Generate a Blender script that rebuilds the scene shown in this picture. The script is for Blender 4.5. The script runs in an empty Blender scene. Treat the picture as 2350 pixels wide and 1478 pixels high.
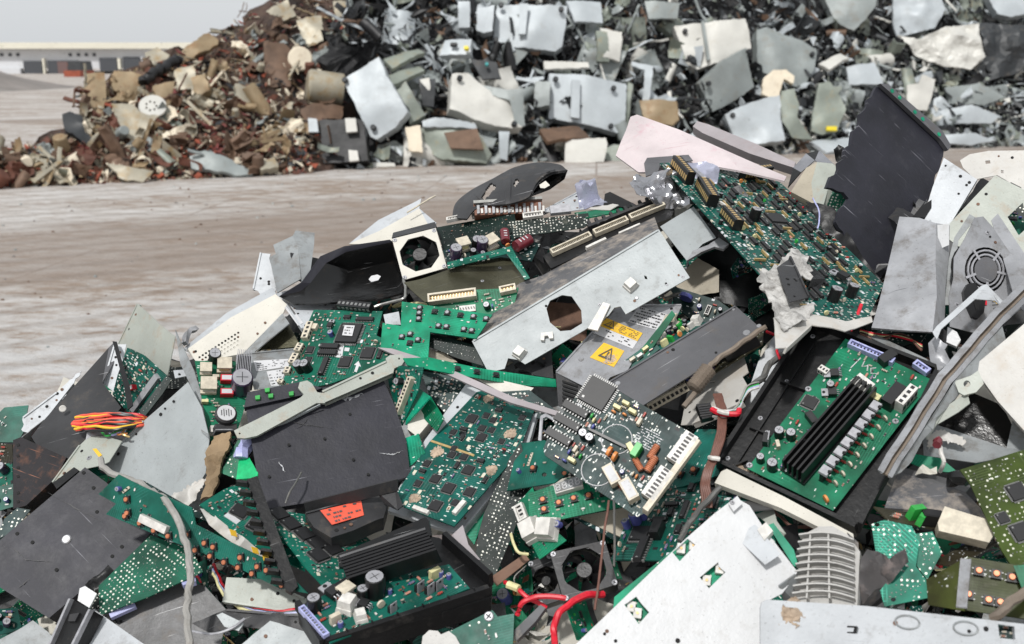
import bpy, math, random
from mathutils import Vector, Matrix, noise
from mathutils.geometry import delaunay_2d_cdt
R = math.radians
random.seed(7)
scn = bpy.context.scene
COL = scn.collection

# ------------------------------------------------------------------ camera
FPX = 2400.0; PITCH = R(13.8); CAM = Vector((0, 0, 1.15))
FW = Vector((0, math.cos(PITCH), -math.sin(PITCH))); UP = Vector((0, math.sin(PITCH), math.cos(PITCH))); RT = Vector((1, 0, 0))
def ray(px, py): return RT*((px-1175)/FPX) + UP*((739-py)/FPX) + FW
def pt(px, py, s): return CAM + ray(px, py)*s
cam = bpy.data.cameras.new('camera'); co = bpy.data.objects.new('camera', cam); COL.objects.link(co)
co.location = CAM; co.rotation_euler = (R(90)-PITCH, 0, 0)
cam.sensor_width = 36; cam.lens = 36*FPX/2350; cam.clip_start = 0.05; cam.clip_end = 6000
cam.dof.use_dof = True; cam.dof.focus_distance = 1.42; cam.dof.aperture_fstop = 9.0
scn.camera = co

# surfaces: z = a + b*y + c*x
class Surf:
    def __init__(s, a, b, c): s.a, s.b, s.c = a, b, c; s.n = Vector((-c, -b, 1)).normalized()
    def s_at(s, px, py):
        d = ray(px, py)
        den = d.z - s.b*d.y - s.c*d.x
        return (s.a - CAM.z + s.b*CAM.y + s.c*CAM.x)/den
HEAP = Surf(.53-.721, .7, .25)
BGR = Surf(-1.3*(12+.37*2.2), 1.3, -1.3*.37)
BGL = Surf(-.55*(10.2+.48*5), .55, -.55*.48)
CUR = [HEAP]

# ------------------------------------------------------------------ tags
def tag(o, label=None, cat=None, group=None, kind=None):
    if label: o['label'] = label
    if cat: o['category'] = cat
    if group: o['group'] = group
    if kind: o['kind'] = kind
    return o

# ------------------------------------------------------------------ mesh builder
class MB:
    def __init__(s): s.v = []; s.f = []; s.m = []
    def add(s, vs, fs, m=0):
        o = len(s.v); s.v.extend([tuple(v) for v in vs])
        for f in fs: s.f.append(tuple(i+o for i in f)); s.m.append(m)
    def box(s, cx, cy, z0, sx, sy, sz, m=0, rot=0, taper=1.0):
        c, d = math.cos(rot), math.sin(rot); vs = []
        for z, k in ((z0, 1), (z0+sz, taper)):
            for a, b in ((-1, -1), (1, -1), (1, 1), (-1, 1)):
                x, y = a*sx/2*k, b*sy/2*k
                vs.append((cx+x*c-y*d, cy+x*d+y*c, z))
        s.add(vs, [(3, 2, 1, 0), (4, 5, 6, 7), (0, 1, 5, 4), (1, 2, 6, 5), (2, 3, 7, 6), (3, 0, 4, 7)], m)
    def cyl(s, c, r, h, n=14, m=0, mt=None, ax=(0, 0, 1), r2=None, bev=0):
        ax = Vector(ax).normalized(); q = Vector((0, 0, 1)).rotation_difference(ax); c = Vector(c)
        r2 = r if r2 is None else r2
        rings = [(r, 0), (r2, h-bev), (r2-bev, h)] if bev else [(r, 0), (r2, h)]
        vs = []
        for rr, z in rings:
            for i in range(n):
                a = 2*math.pi*i/n; vs.append(c + q @ Vector((rr*math.cos(a), rr*math.sin(a), z)))
        fs = []
        for k in range(len(rings)-1):
            for i in range(n): j = (i+1) % n; fs.append((k*n+i, k*n+j, (k+1)*n+j, (k+1)*n+i))
        s.add(vs, fs, m)
        k = (len(rings)-1)*n
        s.add(vs[k:k+n], [tuple(range(n))], m if mt is None else mt)
        s.add(vs[0:n], [tuple(reversed(range(n)))], m)
    def tube(s, pts, r, n=7, m=0):
        pts = [Vector(p) for p in pts]; up = Vector((.31, .2, .93)); o = len(s.v); N = len(pts)
        for i, p in enumerate(pts):
            t = (pts[min(i+1, N-1)] - pts[max(i-1, 0)])
            t = t.normalized() if t.length > 1e-9 else Vector((1, 0, 0))
            a = t.cross(up)
            if a.length < 1e-3: a = t.cross(Vector((1, 0, 0)))
            a.normalize(); b = a.cross(t)
            rr = r[i] if isinstance(r, (list, tuple)) else r
            for k in range(n):
                th = 2*math.pi*k/n; s.v.append(tuple(p + a*math.cos(th)*rr + b*math.sin(th)*rr))
        for i in range(N-1):
            for k in range(n):
                l = (k+1) % n
                s.f.append((o+i*n+k, o+i*n+l, o+(i+1)*n+l, o+(i+1)*n+k)); s.m.append(m)
        s.f.append(tuple(o+k for k in reversed(range(n)))); s.m.append(m)
        s.f.append(tuple(o+(N-1)*n+k for k in range(n))); s.m.append(m)
    def mesh(s, name, mats, smooth=False):
        me = bpy.data.meshes.new(name); me.from_pydata(s.v, [], s.f)
        for mt in mats: me.materials.append(M(mt))
        me.polygons.foreach_set('material_index', s.m)
        me.polygons.foreach_set('use_smooth', [smooth]*len(s.f))
        if smooth:
            try: me.set_sharp_from_angle(angle=R(38))
            except Exception: pass
        me.update(); return me
    def build(s, name, mats, parent=None, smooth=False, mw=None):
        return link(name, s.mesh(name, mats, smooth), parent, mw)
def link(name, me, parent=None, mw=None):
    o = bpy.data.objects.new(name, me); COL.objects.link(o)
    if mw is not None: o.matrix_world = mw
    if parent: o.parent = parent
    return o
def empty(name, mw):
    o = bpy.data.objects.new(name, None); o.empty_display_size = .02; COL.objects.link(o); o.matrix_world = mw
    return o

def smooth_path(P, sub=6):
    P = [Vector(p) for p in P]
    if len(P) < 3:
        return [P[0].lerp(P[1], i/sub) for i in range(sub+1)]
    Q = [P[0]*2-P[1]] + P + [P[-1]*2-P[-2]]; out = []
    for i in range(1, len(Q)-2):
        p0, p1, p2, p3 = Q[i-1:i+3]
        for k in range(sub):
            t = k/sub
            out.append(.5*((2*p1)+(p2-p0)*t+(2*p0-5*p1+4*p2-p3)*t*t+(3*p1-p0-3*p2+p3)*t**3))
    out.append(P[-1]); return out

def pip(x, y, poly):
    c = False; j = len(poly)-1
    for i in range(len(poly)):
        xi, yi = poly[i][0], poly[i][1]; xj, yj = poly[j][0], poly[j][1]
        if (yi > y) != (yj > y) and x < (xj-xi)*(y-yi)/(yj-yi)+xi: c = not c
        j = i
    return c
def area(poly): return abs(sum(poly[i-1][0]*poly[i][1]-poly[i][0]*poly[i-1][1] for i in range(len(poly))))/2

def sheet_mb(poly, holes=(), th=.0012, warp=0, jag=0, seed=0, grid=None, wf=None, bend=None, m=0, ws=None):
    """flat outline (local metres) -> plate with thickness, dents (warp) and torn edges (jag)"""
    rg = random.Random(seed)
    A = max(area(poly), 1e-8); L = math.sqrt(A)
    g = grid or L/9
    need = warp > 0 or jag > 0 or bend is not None or wf is not None
    pts = []; edges = []
    def ring(pl, jg):
        st = len(pts); n = len(pl)
        for i in range(n):
            a, b = Vector(pl[i][:2]), Vector(pl[(i+1) % n][:2]); d = b-a
            k = max(1, int(d.length/(g*.7))) if need else 1
            nn = Vector((-d.y, d.x)).normalized() if d.length > 0 else Vector((0, 0))
            for j in range(k):
                p = a + d*(j/k)
                if j and jg: p = p + nn*rg.uniform(-jg, jg)
                pts.append(p)
        for i in range(st, len(pts)): edges.append((i, i+1 if i+1 < len(pts) else st))
        return [tuple(p) for p in pts[st:]]
    outer = ring(poly, jag); hs = [ring(h, jag*.4) for h in holes]
    if need:
        x0 = min(p[0] for p in outer); x1 = max(p[0] for p in outer); y0 = min(p[1] for p in outer); y1 = max(p[1] for p in outer)
        y = y0+g/2
        while y < y1:
            x = x0+g/2
            while x < x1:
                q = (x+rg.uniform(-.3, .3)*g, y+rg.uniform(-.3, .3)*g)
                if pip(q[0], q[1], outer) and not any(pip(q[0], q[1], h) for h in hs): pts.append(Vector(q))
                x += g
            y += g
    vs, es, fs, _, _, _ = delaunay_2d_cdt(pts, edges, [], 0, 1e-7)
    keep = []
    for f in fs:
        cx = sum(vs[i][0] for i in f)/len(f); cy = sum(vs[i][1] for i in f)/len(f)
        if pip(cx, cy, outer) and not any(pip(cx, cy, h) for h in hs): keep.append(tuple(f))
    so = Vector((seed*3.7 % 50, seed*1.3 % 40, 0)); fr = ws or 1.6/L
    def zf(x, y):
        z = 0
        if warp:
            z += warp*(noise.noise(Vector((x*fr, y*fr, 0))+so)*1.3 + .5*(abs(noise.noise(Vector((x*fr*2.3, y*fr*2.3, 5))+so))))
        if wf: z += wf(x, y)
        return z
    top = []; bot = []
    for p in vs:
        z = zf(p[0], p[1]); top.append((p[0], p[1], z)); bot.append((p[0], p[1], z-th))
    mb = MB(); n = len(vs); mb.v = top+bot
    cnt = {}
    for f in keep:
        a, b, c = vs[f[0]], vs[f[1]], vs[f[2]]
        if (b[0]-a[0])*(c[1]-a[1])-(b[1]-a[1])*(c[0]-a[0]) < 0: f = tuple(reversed(f))
        mb.f.append(f); mb.m.append(m); mb.f.append(tuple(i+n for i in reversed(f))); mb.m.append(m)
        for i in range(len(f)):
            e = (f[i], f[(i+1) % len(f)]); cnt[e] = 1
    for (a, b) in list(cnt):
        if (b, a) not in cnt: mb.f.append((b, a, a+n, b+n)); mb.m.append(m)
    if bend:
        mb.v = [bend(*p) for p in mb.v]
    return mb

# ------------------------------------------------------------------ frames fitted to the picture of a flat thing
class Frame:
    def __init__(s, O, X, Y, N): s.O, s.X, s.Y, s.N = O, X, Y, N
    def mw(s):
        m = Matrix.Identity(4)
        for i in range(3): m[i][0], m[i][1], m[i][2], m[i][3] = s.X[i], s.Y[i], s.N[i], s.O[i]
        return m
    def loc(s, px, py, h=0):
        d = ray(px, py); t = (s.O + s.N*h - CAM).dot(s.N)/d.dot(s.N)
        p = CAM + d*t - s.O
        return (p.dot(s.X), p.dot(s.Y))
    def shift(s, dx=0, dy=0, dz=0):
        return Frame(s.O+s.X*dx+s.Y*dy+s.N*dz, s.X, s.Y, s.N)
def cen(o): return (sum(p[0] for p in o)/len(o), sum(p[1] for p in o)/len(o))
def fit(outline, L=0, quad=None, hint=None, lam=.3, c=None):
    c = c or cen(outline); s0 = CUR[0].s_at(*c) - L; O = pt(c[0], c[1], s0)
    view = (CAM-O).normalized()
    h = Vector(hint).normalized() if hint else (CUR[0].n*.75 + view*.45).normalized()
    if h.dot(view) < .15: h = (h + view*(.2-h.dot(view))).normalized()
    if quad is None and len(outline) == 4: quad = outline
    n = h
    if quad:
        a = h.cross(Vector((0, 0, 1)) if abs(h.z) < .9 else Vector((1, 0, 0))).normalized(); b = h.cross(a)
        rays = [ray(*q) for q in quad]
        def cost(u, v):
            nn = (h + a*math.tan(u) + b*math.tan(v)).normalized()
            if nn.dot(view) < .22: return 9e9, nn
            P = []
            k = (O-CAM).dot(nn)
            for r_ in rays: P.append(r_*(k/r_.dot(nn)))
            cst = 0
            for i in range(4):
                e1 = (P[(i+1) % 4]-P[i]); e2 = (P[i-1]-P[i])
                cst += (e1.dot(e2)/(e1.length*e2.length))**2
            return cst/4*4 + lam*(u*u+v*v), nn
        best = (9e9, 0, 0, h)
        for st, rng in ((8, 6), (2, 4), (.5, 4)):
            bu, bv = best[1], best[2]
            for i in range(-rng, rng+1):
                for j in range(-rng, rng+1):
                    u, v = bu+R(i*st), bv+R(j*st)
                    cs, nn = cost(u, v)
                    if cs < best[0]: best = (cs, u, v, nn)
        n = best[3]
    q = quad or outline
    d0 = ray(*q[0]); d1 = ray(*q[1]); k = (O-CAM).dot(n)
    X = (d1*(k/d1.dot(n)) - d0*(k/d0.dot(n))).normalized(); Y = n.cross(X)
    return Frame(O, X, Y, n)
# ------------------------------------------------------------------ materials
_M = {}
def M(n):
    if n not in _M: _M[n] = MATS[n](n)
    return _M[n]
class NT:
    def __init__(s, name):
        s.mat = bpy.data.materials.new(name); s.mat.use_nodes = True; s.t = s.mat.node_tree
        s.b = s.t.nodes['Principled BSDF']; s.out = s.t.nodes['Material Output']
    def n(s, t, ins=None, **k):
        nd = s.t.nodes.new(t)
        for a, v in k.items(): setattr(nd, a, v)
        for a, v in (ins or {}).items():
            if hasattr(v, 'is_linked') or isinstance(v, bpy.types.NodeSocket): s.t.links.new(v, nd.inputs[a])
            else: nd.inputs[a].default_value = v
        return nd
    def math(s, op, a, b=0, cl=False):
        return s.n('ShaderNodeMath', {0: a, 1: b}, operation=op, use_clamp=cl).outputs[0]
    def mix(s, f, a, b):
        nd = s.t.nodes.new('ShaderNodeMix'); nd.data_type = 'RGBA'
        for i, v in ((0, f), (6, a), (7, b)):
            if isinstance(v, bpy.types.NodeSocket): s.t.links.new(v, nd.inputs[i])
            else: nd.inputs[i].default_value = v if i == 0 else (*v[:3], 1)
        return nd.outputs[2]
    def noise(s, v, sc, det=4, rough=.55): return s.n('ShaderNodeTexNoise', {'Vector': v, 'Scale': sc, 'Detail': det, 'Roughness': rough}).outputs[0]
    def ramp(s, f, lo, hi):
        return s.n('ShaderNodeMapRange', {0: f, 1: lo, 2: hi, 3: 0.0, 4: 1.0}, clamp=True).outputs[0]
    def coords(s, rnd=True):
        tc = s.n('ShaderNodeTexCoord').outputs['Object']
        if not rnd: return tc
        oi = s.n('ShaderNodeObjectInfo').outputs['Random']
        k = s.math('MULTIPLY', oi, 37.0)
        cb = s.n('ShaderNodeCombineXYZ', {0: k, 1: k, 2: k}).outputs[0]
        return s.n('ShaderNodeVectorMath', {0: tc, 1: cb}, operation='ADD').outputs[0]
    def mapv(s, v, sc=(1, 1, 1), rot=0):
        return s.n('ShaderNodeMapping', {'Vector': v, 'Scale': sc, 'Rotation': (0, 0, rot)}).outputs[0]
    def fin(s, col, rough=.5, metal=0, spec=.5, bump=None, bs=.2, bd=.001, coat=0):
        for nm, v in (('Base Color', col), ('Roughness', rough), ('Metallic', metal), ('Specular IOR Level', spec), ('Coat Weight', coat)):
            if isinstance(v, bpy.types.NodeSocket): s.t.links.new(v, s.b.inputs[nm])
            else: s.b.inputs[nm].default_value = (*v[:3], 1) if nm == 'Base Color' else v
        if bump is not None:
            b = s.n('ShaderNodeBump', {'Height': bump, 'Strength': bs, 'Distance': bd})
            s.t.links.new(b.outputs[0], s.b.inputs['Normal'])
        return s.mat
def surf(col, rough=.5, metal=0, var=.18, k=1.0, dirt=(.12, .1, .08), da=.25, scr=0.0, scol=None, bs=.42, coat=0, spec=.5, spk=.35):
    """painted / plastic / metal surface: blotches, grime, specks and scratches; k scales the pattern (1 = hand-sized things)"""
    def mk(name):
        t = NT(name); v = t.coords()
        lo = tuple(c*(1-var) for c in col); hi = tuple(min(1, c*(1+var)) for c in col)
        n1 = t.noise(v, 14*k, 5, .6); c = t.mix(t.ramp(n1, .3, .7), lo, hi)
        n2 = t.noise(v, 38*k, 6, .7)
        dm = t.math('MULTIPLY', t.ramp(n2, .62-.22*da, .74), min(1, da*1.6))
        c = t.mix(dm, c, dirt)
        n3 = t.noise(v, 330*k, 2, .6)
        c = t.mix(t.math('MULTIPLY', t.ramp(n3, .66, .72), spk), c, tuple(x*.35 for x in dirt))
        if scr:
            sc0 = scol or ((.55, .55, .56) if max(col) < .2 else tuple(x*.32 for x in col))
            for rot, sc in ((.5, 1), (2.2, 1.4), (1.3, .8)):
                sv = t.mapv(v, (9*k*sc, 420*k*sc, 9*k), rot)
                ns = t.noise(sv, 1.0, 2, .5); mk2 = t.noise(v, 24*k*sc, 2)
                f = t.math('MULTIPLY', t.math('MULTIPLY', t.ramp(ns, .70, .76), t.ramp(mk2, .5, .6)), scr)
                c = t.mix(f, c, sc0)
        r = t.math('ADD', t.math('MULTIPLY', n2, .3), rough-.15, True)
        bm = t.math('ADD', n1, t.math('MULTIPLY', n3, .12))
        return t.fin(c, r, metal, spec, bm, bs, .004/k, coat)
    return mk
def pcb(g, traces=.5, pads=.3, smd=.0, silk=.2, sp=420.0, metalpads=True, rough=.42, padc=(.42, .42, .38)):
    """circuit board: lacquer with copper traces, solder pads, print and tiny parts"""
    def mk(name):
        t = NT(name); v = t.coords()
        lo = tuple(c*.45 for c in g); hi = tuple(c*1.15 for c in g)
        n1 = t.noise(v, 26, 4); c = t.mix(t.ramp(n1, .35, .65), lo, hi)
        rnd = t.n('ShaderNodeObjectInfo').outputs['Random']
        c = t.mix(t.math('MULTIPLY', rnd, .32), c, t.mix(t.ramp(n1, .35, .65), (g[0]*1.5+.004, g[1]*.40, g[2]*.22), (g[0]*2+.010, g[1]*.85, g[2]*.45)))
        for rot, sc, thr in ((0, 1.0, .45), (math.pi/4, .8, .55), (math.pi/2, .7, .5)):
            bv = t.mapv(v, (1, 1, 1), rot)
            br = t.n('ShaderNodeTexBrick', {'Vector': bv, 'Scale': 60*sc, 'Mortar Size': .022, 'Brick Width': 1.7, 'Row Height': .16, 'Color1': (0, 0, 0, 1), 'Color2': (0, 0, 0, 1), 'Mortar': (1, 1, 1, 1)})
            mk_ = t.ramp(t.noise(bv, 17*sc, 1), thr+.10, thr+.13)
            c = t.mix(t.math('MULTIPLY', t.math('MULTIPLY', br.outputs['Color'], mk_), traces*.7), c, tuple(min(1, x*1.9+.05) for x in g))
        metal = 0.0
        zone = t.noise(v, 34, 2)
        if silk:
            sv = t.mapv(v, (1, 1, 1), 0)
            vo = t.n('ShaderNodeTexVoronoi', {'Vector': t.mapv(sv, (.55, 1.6, 1)), 'Scale': sp*.55, 'Randomness': .5}, distance='CHEBYCHEV')
            sc_ = t.n('ShaderNodeSeparateColor', {0: vo.outputs['Color']})
            f = t.math('MULTIPLY', t.math('LESS_THAN', vo.outputs['Distance'], .2), t.math('GREATER_THAN', sc_.outputs[1], 1-silk*.8))
            f = t.math('MULTIPLY', f, t.ramp(zone, .44, .48))
            c = t.mix(t.math('MULTIPLY', f, .85), c, (.75, .78, .74))
        if pads:
            vo = t.n('ShaderNodeTexVoronoi', {'Vector': v, 'Scale': sp*.5, 'Randomness': .18})
            sc_ = t.n('ShaderNodeSeparateColor', {0: vo.outputs['Color']})
            f = t.math('MULTIPLY', t.math('LESS_THAN', vo.outputs['Distance'], .27), t.math('GREATER_THAN', sc_.outputs[0], 1-pads))
            f = t.math('MULTIPLY', f, t.ramp(t.noise(v, 48, 1), .40, .43))
            c = t.mix(f, c, padc); metal = t.math('MULTIPLY', f, .4)
        if smd:
            vo = t.n('ShaderNodeTexVoronoi', {'Vector': t.mapv(v, (1, .7, 1)), 'Scale': sp*.36, 'Randomness': .55}, distance='CHEBYCHEV')
            sc_ = t.n('ShaderNodeSeparateColor', {0: vo.outputs['Color']})
            f = t.math('MULTIPLY', t.math('LESS_THAN', vo.outputs['Distance'], .26), t.math('GREATER_THAN', sc_.outputs[0], 1-smd))
            pc = t.mix(t.math('GREATER_THAN', sc_.outputs[1], .5), (.015, .015, .017), t.mix(t.math('GREATER_THAN', sc_.outputs[2], .5), (.6, .56, .45), (.62, .64, .66)))
            c = t.mix(f, c, pc)
        n3 = t.noise(v, 45, 5, .7)
        c = t.mix(t.math('MULTIPLY', t.ramp(n3, .6, .75), .35), c, (.2, .19, .15))
        r = t.math('ADD', t.math('MULTIPLY', n3, .35), rough-.12, True)
        return t.fin(c, r, metal, .26, n3, .12, .001, 0)
    return mk
def plain(col, rough=.4, metal=0, coat=0):
    def mk(name):
        t = NT(name); v = t.coords(); n = t.noise(v, 160, 3)
        c = t.mix(t.ramp(n, .35, .7), tuple(x*.8 for x in col), tuple(min(1, x*1.12) for x in col))
        return t.fin(c, rough, metal, .5, n, .1, .0005, coat)
    return mk
MATS = {
 'grey_paint': surf((.33, .355, .36), .5, .05, .14, da=.3, scr=.6),
 'grey_worn': surf((.25, .265, .27), .55, .1, .28, da=.6, scr=.7),
 'light_grey': surf((.46, .48, .50), .5, .05, .14, da=.3, scr=.5),
 'grey_dirty': surf((.10, .10, .105), .7, .1, .3, da=.7, dirt=(.42, .36, .3), scr=.5),
 'galv': surf((.34, .345, .36), .45, .35, .32, da=.5, scr=.8),
 'galv_dark': surf((.09, .09, .092), .5, .3, .4, da=.4, scr=.8),
 'bronze': surf((.10, .095, .06), .3, .6, .45, da=.2, dirt=(.05, .05, .03), scr=.3),
 'cream': surf((.57, .545, .48), .5, 0, .09, da=.12, dirt=(.3, .27, .2), scr=.3),
 'beige': surf((.36, .32, .25), .6, 0, .2, da=.3, scr=.3),
 'sage': surf((.35, .37, .33), .5, .05, .12, da=.3, dirt=(.35, .2, .1), scr=.4),
 'white': surf((.55, .555, .56), .42, 0, .07, da=.3, dirt=(.35, .33, .3), scr=.5, scol=(.4, .4, .4), coat=.1),
 'white_speck': surf((.50, .485, .455), .5, 0, .1, da=.6, dirt=(.45, .4, .34), scr=.7, scol=(.3, .28, .26)),
 'black_panel': surf((.017, .017, .025), .55, 0, .35, da=.3, dirt=(.05, .05, .058), scr=1, scol=(.25, .25, .28), spk=.1, spec=.4),
 'black_plastic': surf((.007, .007, .0075), .4, 0, .4, spec=.35, da=.2, dirt=(.1, .09, .08), scr=.6, scol=(.3, .3, .3)),
 'black_gloss': surf((.005, .005, .005), .22, 0, .3, da=.25, dirt=(.05, .028, .015), scr=.5, spec=.4),
 'rust_black': surf((.018, .016, .018), .55, 0, .4, spec=.3, da=.5, dirt=(.16, .07, .04), scr=.9, scol=(.4, .17, .1)),
 'charcoal': surf((.035, .035, .037), .5, .1, .3, da=.3, scr=.8, spec=.35),
 'slate': surf((.105, .105, .112), .45, .1, .2, da=.3, scr=.8),
 'rust': surf((.16, .09, .06), .75, .1, .4, da=.5, dirt=(.05, .03, .025)),
 'pink': surf((.56, .49, .495), .5, 0, .14, da=.3, dirt=(.50, .2, .27), scr=.6, scol=(.35, .1, .15)),
 'pinkgrey': surf((.33, .30, .31), .5, 0, .15, da=.4, dirt=(.3, .24, .24), scr=.4),
 'foil': surf((.38, .38, .40), .2, .85, .25, da=.3, dirt=(.2, .19, .18), bs=.5),
 'lavender': surf((.36, .37, .46), .3, .3, .2, da=.3, dirt=(.25, .2, .3), bs=.5),
 'tan': surf((.27, .19, .11), .85, 0, .25, da=.4, dirt=(.16, .1, .06)),
 'dirt_clod': surf((.40, .31, .23), .9, 0, .3, k=3, da=.4, bs=.8),
 'cloth': surf((.06, .055, .055), .6, 0, .4, da=.5, dirt=(.3, .24, .22)),
 'rib': surf((.43, .42, .40), .5, 0, .1, da=.3, scr=.4),
 'shred': surf((.46, .45, .43), .7, 0, .3, k=2.5, da=.8, dirt=(.12, .11, .1), bs=.6),
 'pcb': pcb((.001, .125, .085), smd=.14, silk=.45, pads=.45, sp=370),
 'pcb_busy': pcb((.001, .085, .068), smd=.42, silk=.55, pads=.5, sp=360),
 'pcb_dark': pcb((.001, .030, .030), smd=.26, silk=.5, pads=.4, sp=370),
 'pcb_bright': pcb((.002, .28, .16), traces=.3, silk=.10, pads=.08),
 'pcb_mid': pcb((.002, .175, .09), traces=.35, silk=.12, pads=.12),
 'pcb_grey': pcb((.004, .115, .088), traces=.3, silk=.12, pads=.10),
 'pcb_emerald': pcb((.002, .20, .13), traces=1.2, silk=0, pads=.6, sp=420, padc=(.6, .6, .55)),
 'pcb_solder': pcb((.001, .10, .062), traces=.15, silk=.0, pads=.72, sp=430, padc=(.62, .62, .55)),
 'pcb_solder_dark': pcb((.004, .018, .015), traces=.15, silk=.05, pads=.6, sp=440, padc=(.5, .5, .45)),
 'pcb_brown': pcb((.035, .035, .02), traces=.3, silk=.1, pads=.6, sp=380),
 'pcb_olive': pcb((.04, .066, .007), traces=.5, silk=.25, pads=.7, sp=400, padc=(.6, .6, .5)),
 'pcb_olive_plain': pcb((.04, .06, .008), traces=.2, silk=.05, pads=.08),
 'ic': plain((.010, .010, .011), .5), 'solder': plain((.24, .24, .235), .45, .5), 'silver': plain((.36, .36, .38), .45, .3),
 'copper': plain((.62, .22, .11), .4, .35), 'gold': plain((.65, .45, .2), .35, .6), 'orange': plain((.75, .28, .08), .45),
 'brown': plain((.2, .08, .045), .45), 'red': plain((.62, .012, .03), .45), 'orange_red': surf((.72, .10, .055), .6, 0, .15, k=1.5, da=.3, dirt=(.3, .08, .05), scr=.5),
 'yellow': surf((.78, .47, .03), .6, 0, .12, k=1.5, da=.35, dirt=(.35, .28, .18), scr=.6), 'yellow_dull': plain((.7, .65, .35), .5), 'blue': plain((.09, .10, .33), .4), 'periwinkle': plain((.40, .42, .68), .4),
 'green': plain((.03, .35, .06), .4), 'bright_green': plain((.01, .45, .16), .35), 'maroon': plain((.16, .02, .03), .3, 0, .3),
 'white_plastic': plain((.64, .62, .58), .45), 'cream_plastic': plain((.58, .52, .41), .5), 'black': plain((.006, .006, .0065), .4),
 'purple_cap': plain((.05, .03, .07), .3, 0, .3), 'heat_black': plain((.006, .006, .007), .4, .2), 'steel': plain((.34, .34, .32), .4, .7),
 'cable_grey': surf((.30, .29, .27), .6, 0, .15, k=2, da=.45, dirt=(.2, .18, .15)), 'cable_tan': surf((.2, .16, .125), .6, 0, .2, k=2, da=.4),
 'cable_dark': surf((.09, .09, .085), .5, 0, .2, k=2, da=.4, dirt=(.25, .22, .18)), 'cable_brown': plain((.16, .07, .05), .5),
 'paper': surf((.56, .56, .57), .65, 0, .08, k=1.5, da=.3, dirt=(.3, .28, .25), scr=.4), 'ink': plain((.08, .08, .08), .6), 'hole': plain((.004, .004, .004), .8),
 # far heaps (k small: the things are metre sized)
 'far_grey': surf((.43, .465, .485), .5, .1, .12, k=.16, da=.25, dirt=(.3, .29, .27)),
 'far_grey2': surf((.25, .275, .27), .5, .1, .18, k=.16, da=.35, dirt=(.2, .17, .13)),
 'far_white': surf((.55, .54, .50), .5, .05, .12, k=.16, da=.25, dirt=(.4, .36, .28)),
 'far_dark': surf((.028, .031, .034), .5, .1, .4, k=.2, da=.3),
 'far_sage': surf((.22, .245, .21), .5, .15, .25, k=.16, da=.4, dirt=(.3, .22, .1)),
 'far_black': surf((.007, .007, .008), .5, 0, .4, k=.2, da=.2, dirt=(.06, .06, .06)),
 'far_brown': surf((.14, .085, .055), .65, .2, .35, k=.2, da=.5, dirt=(.06, .04, .03)),
 'far_rust': surf((.12, .045, .028), .75, .1, .4, k=.2, da=.4, dirt=(.08, .04, .03)),
 'far_galv': surf((.35, .32, .25), .5, .25, .2, k=.2, da=.6, dirt=(.30, .19, .07)),
 'far_olive': surf((.28, .21, .125), .55, .2, .25, k=.2, da=.6, dirt=(.22, .12, .05)),
 'far_red': surf((.16, .035, .03), .7, 0, .35, k=.2, da=.3), 'far_cream': surf((.68, .60, .47), .6, 0, .15, k=.2, da=.3, dirt=(.3, .2, .12)),
 'far_orange': surf((.3, .07, .035), .7, 0, .3, k=.2, da=.3),
 'far_teal': plain((.02, .3, .3), .5), 'far_yellow': plain((.75, .6, .02), .5),
 'rubble': surf((.005, .005, .005), .6, .1, .6, k=1, da=.4, dirt=(.06, .055, .05), bs=1.0),  # near black, painted for the shadow between the pieces of the heap
 'rubble_shade_far': surf((.008, .008, .009), .7, 0, .6, k=.3, da=.5, dirt=(.1, .1, .1), bs=1.0),  # near black base colours the gaps of the far heap as shade
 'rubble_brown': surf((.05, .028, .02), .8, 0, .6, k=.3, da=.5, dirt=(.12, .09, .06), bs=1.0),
 'wall': surf((.62, .63, .65), .7, 0, .05, k=.01, da=.1), 'roof_band': surf((.72, .69, .58), .7, 0, .06, k=.01, da=.1),
 'opening': plain((.07, .075, .085), .7), 'brick_red': plain((.17, .11, .105), .8), 'mound': surf((.21, .19, .175), .95, 0, .2, k=.05, da=.4, dirt=(.25, .22, .2), bs=.6),
}
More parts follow.
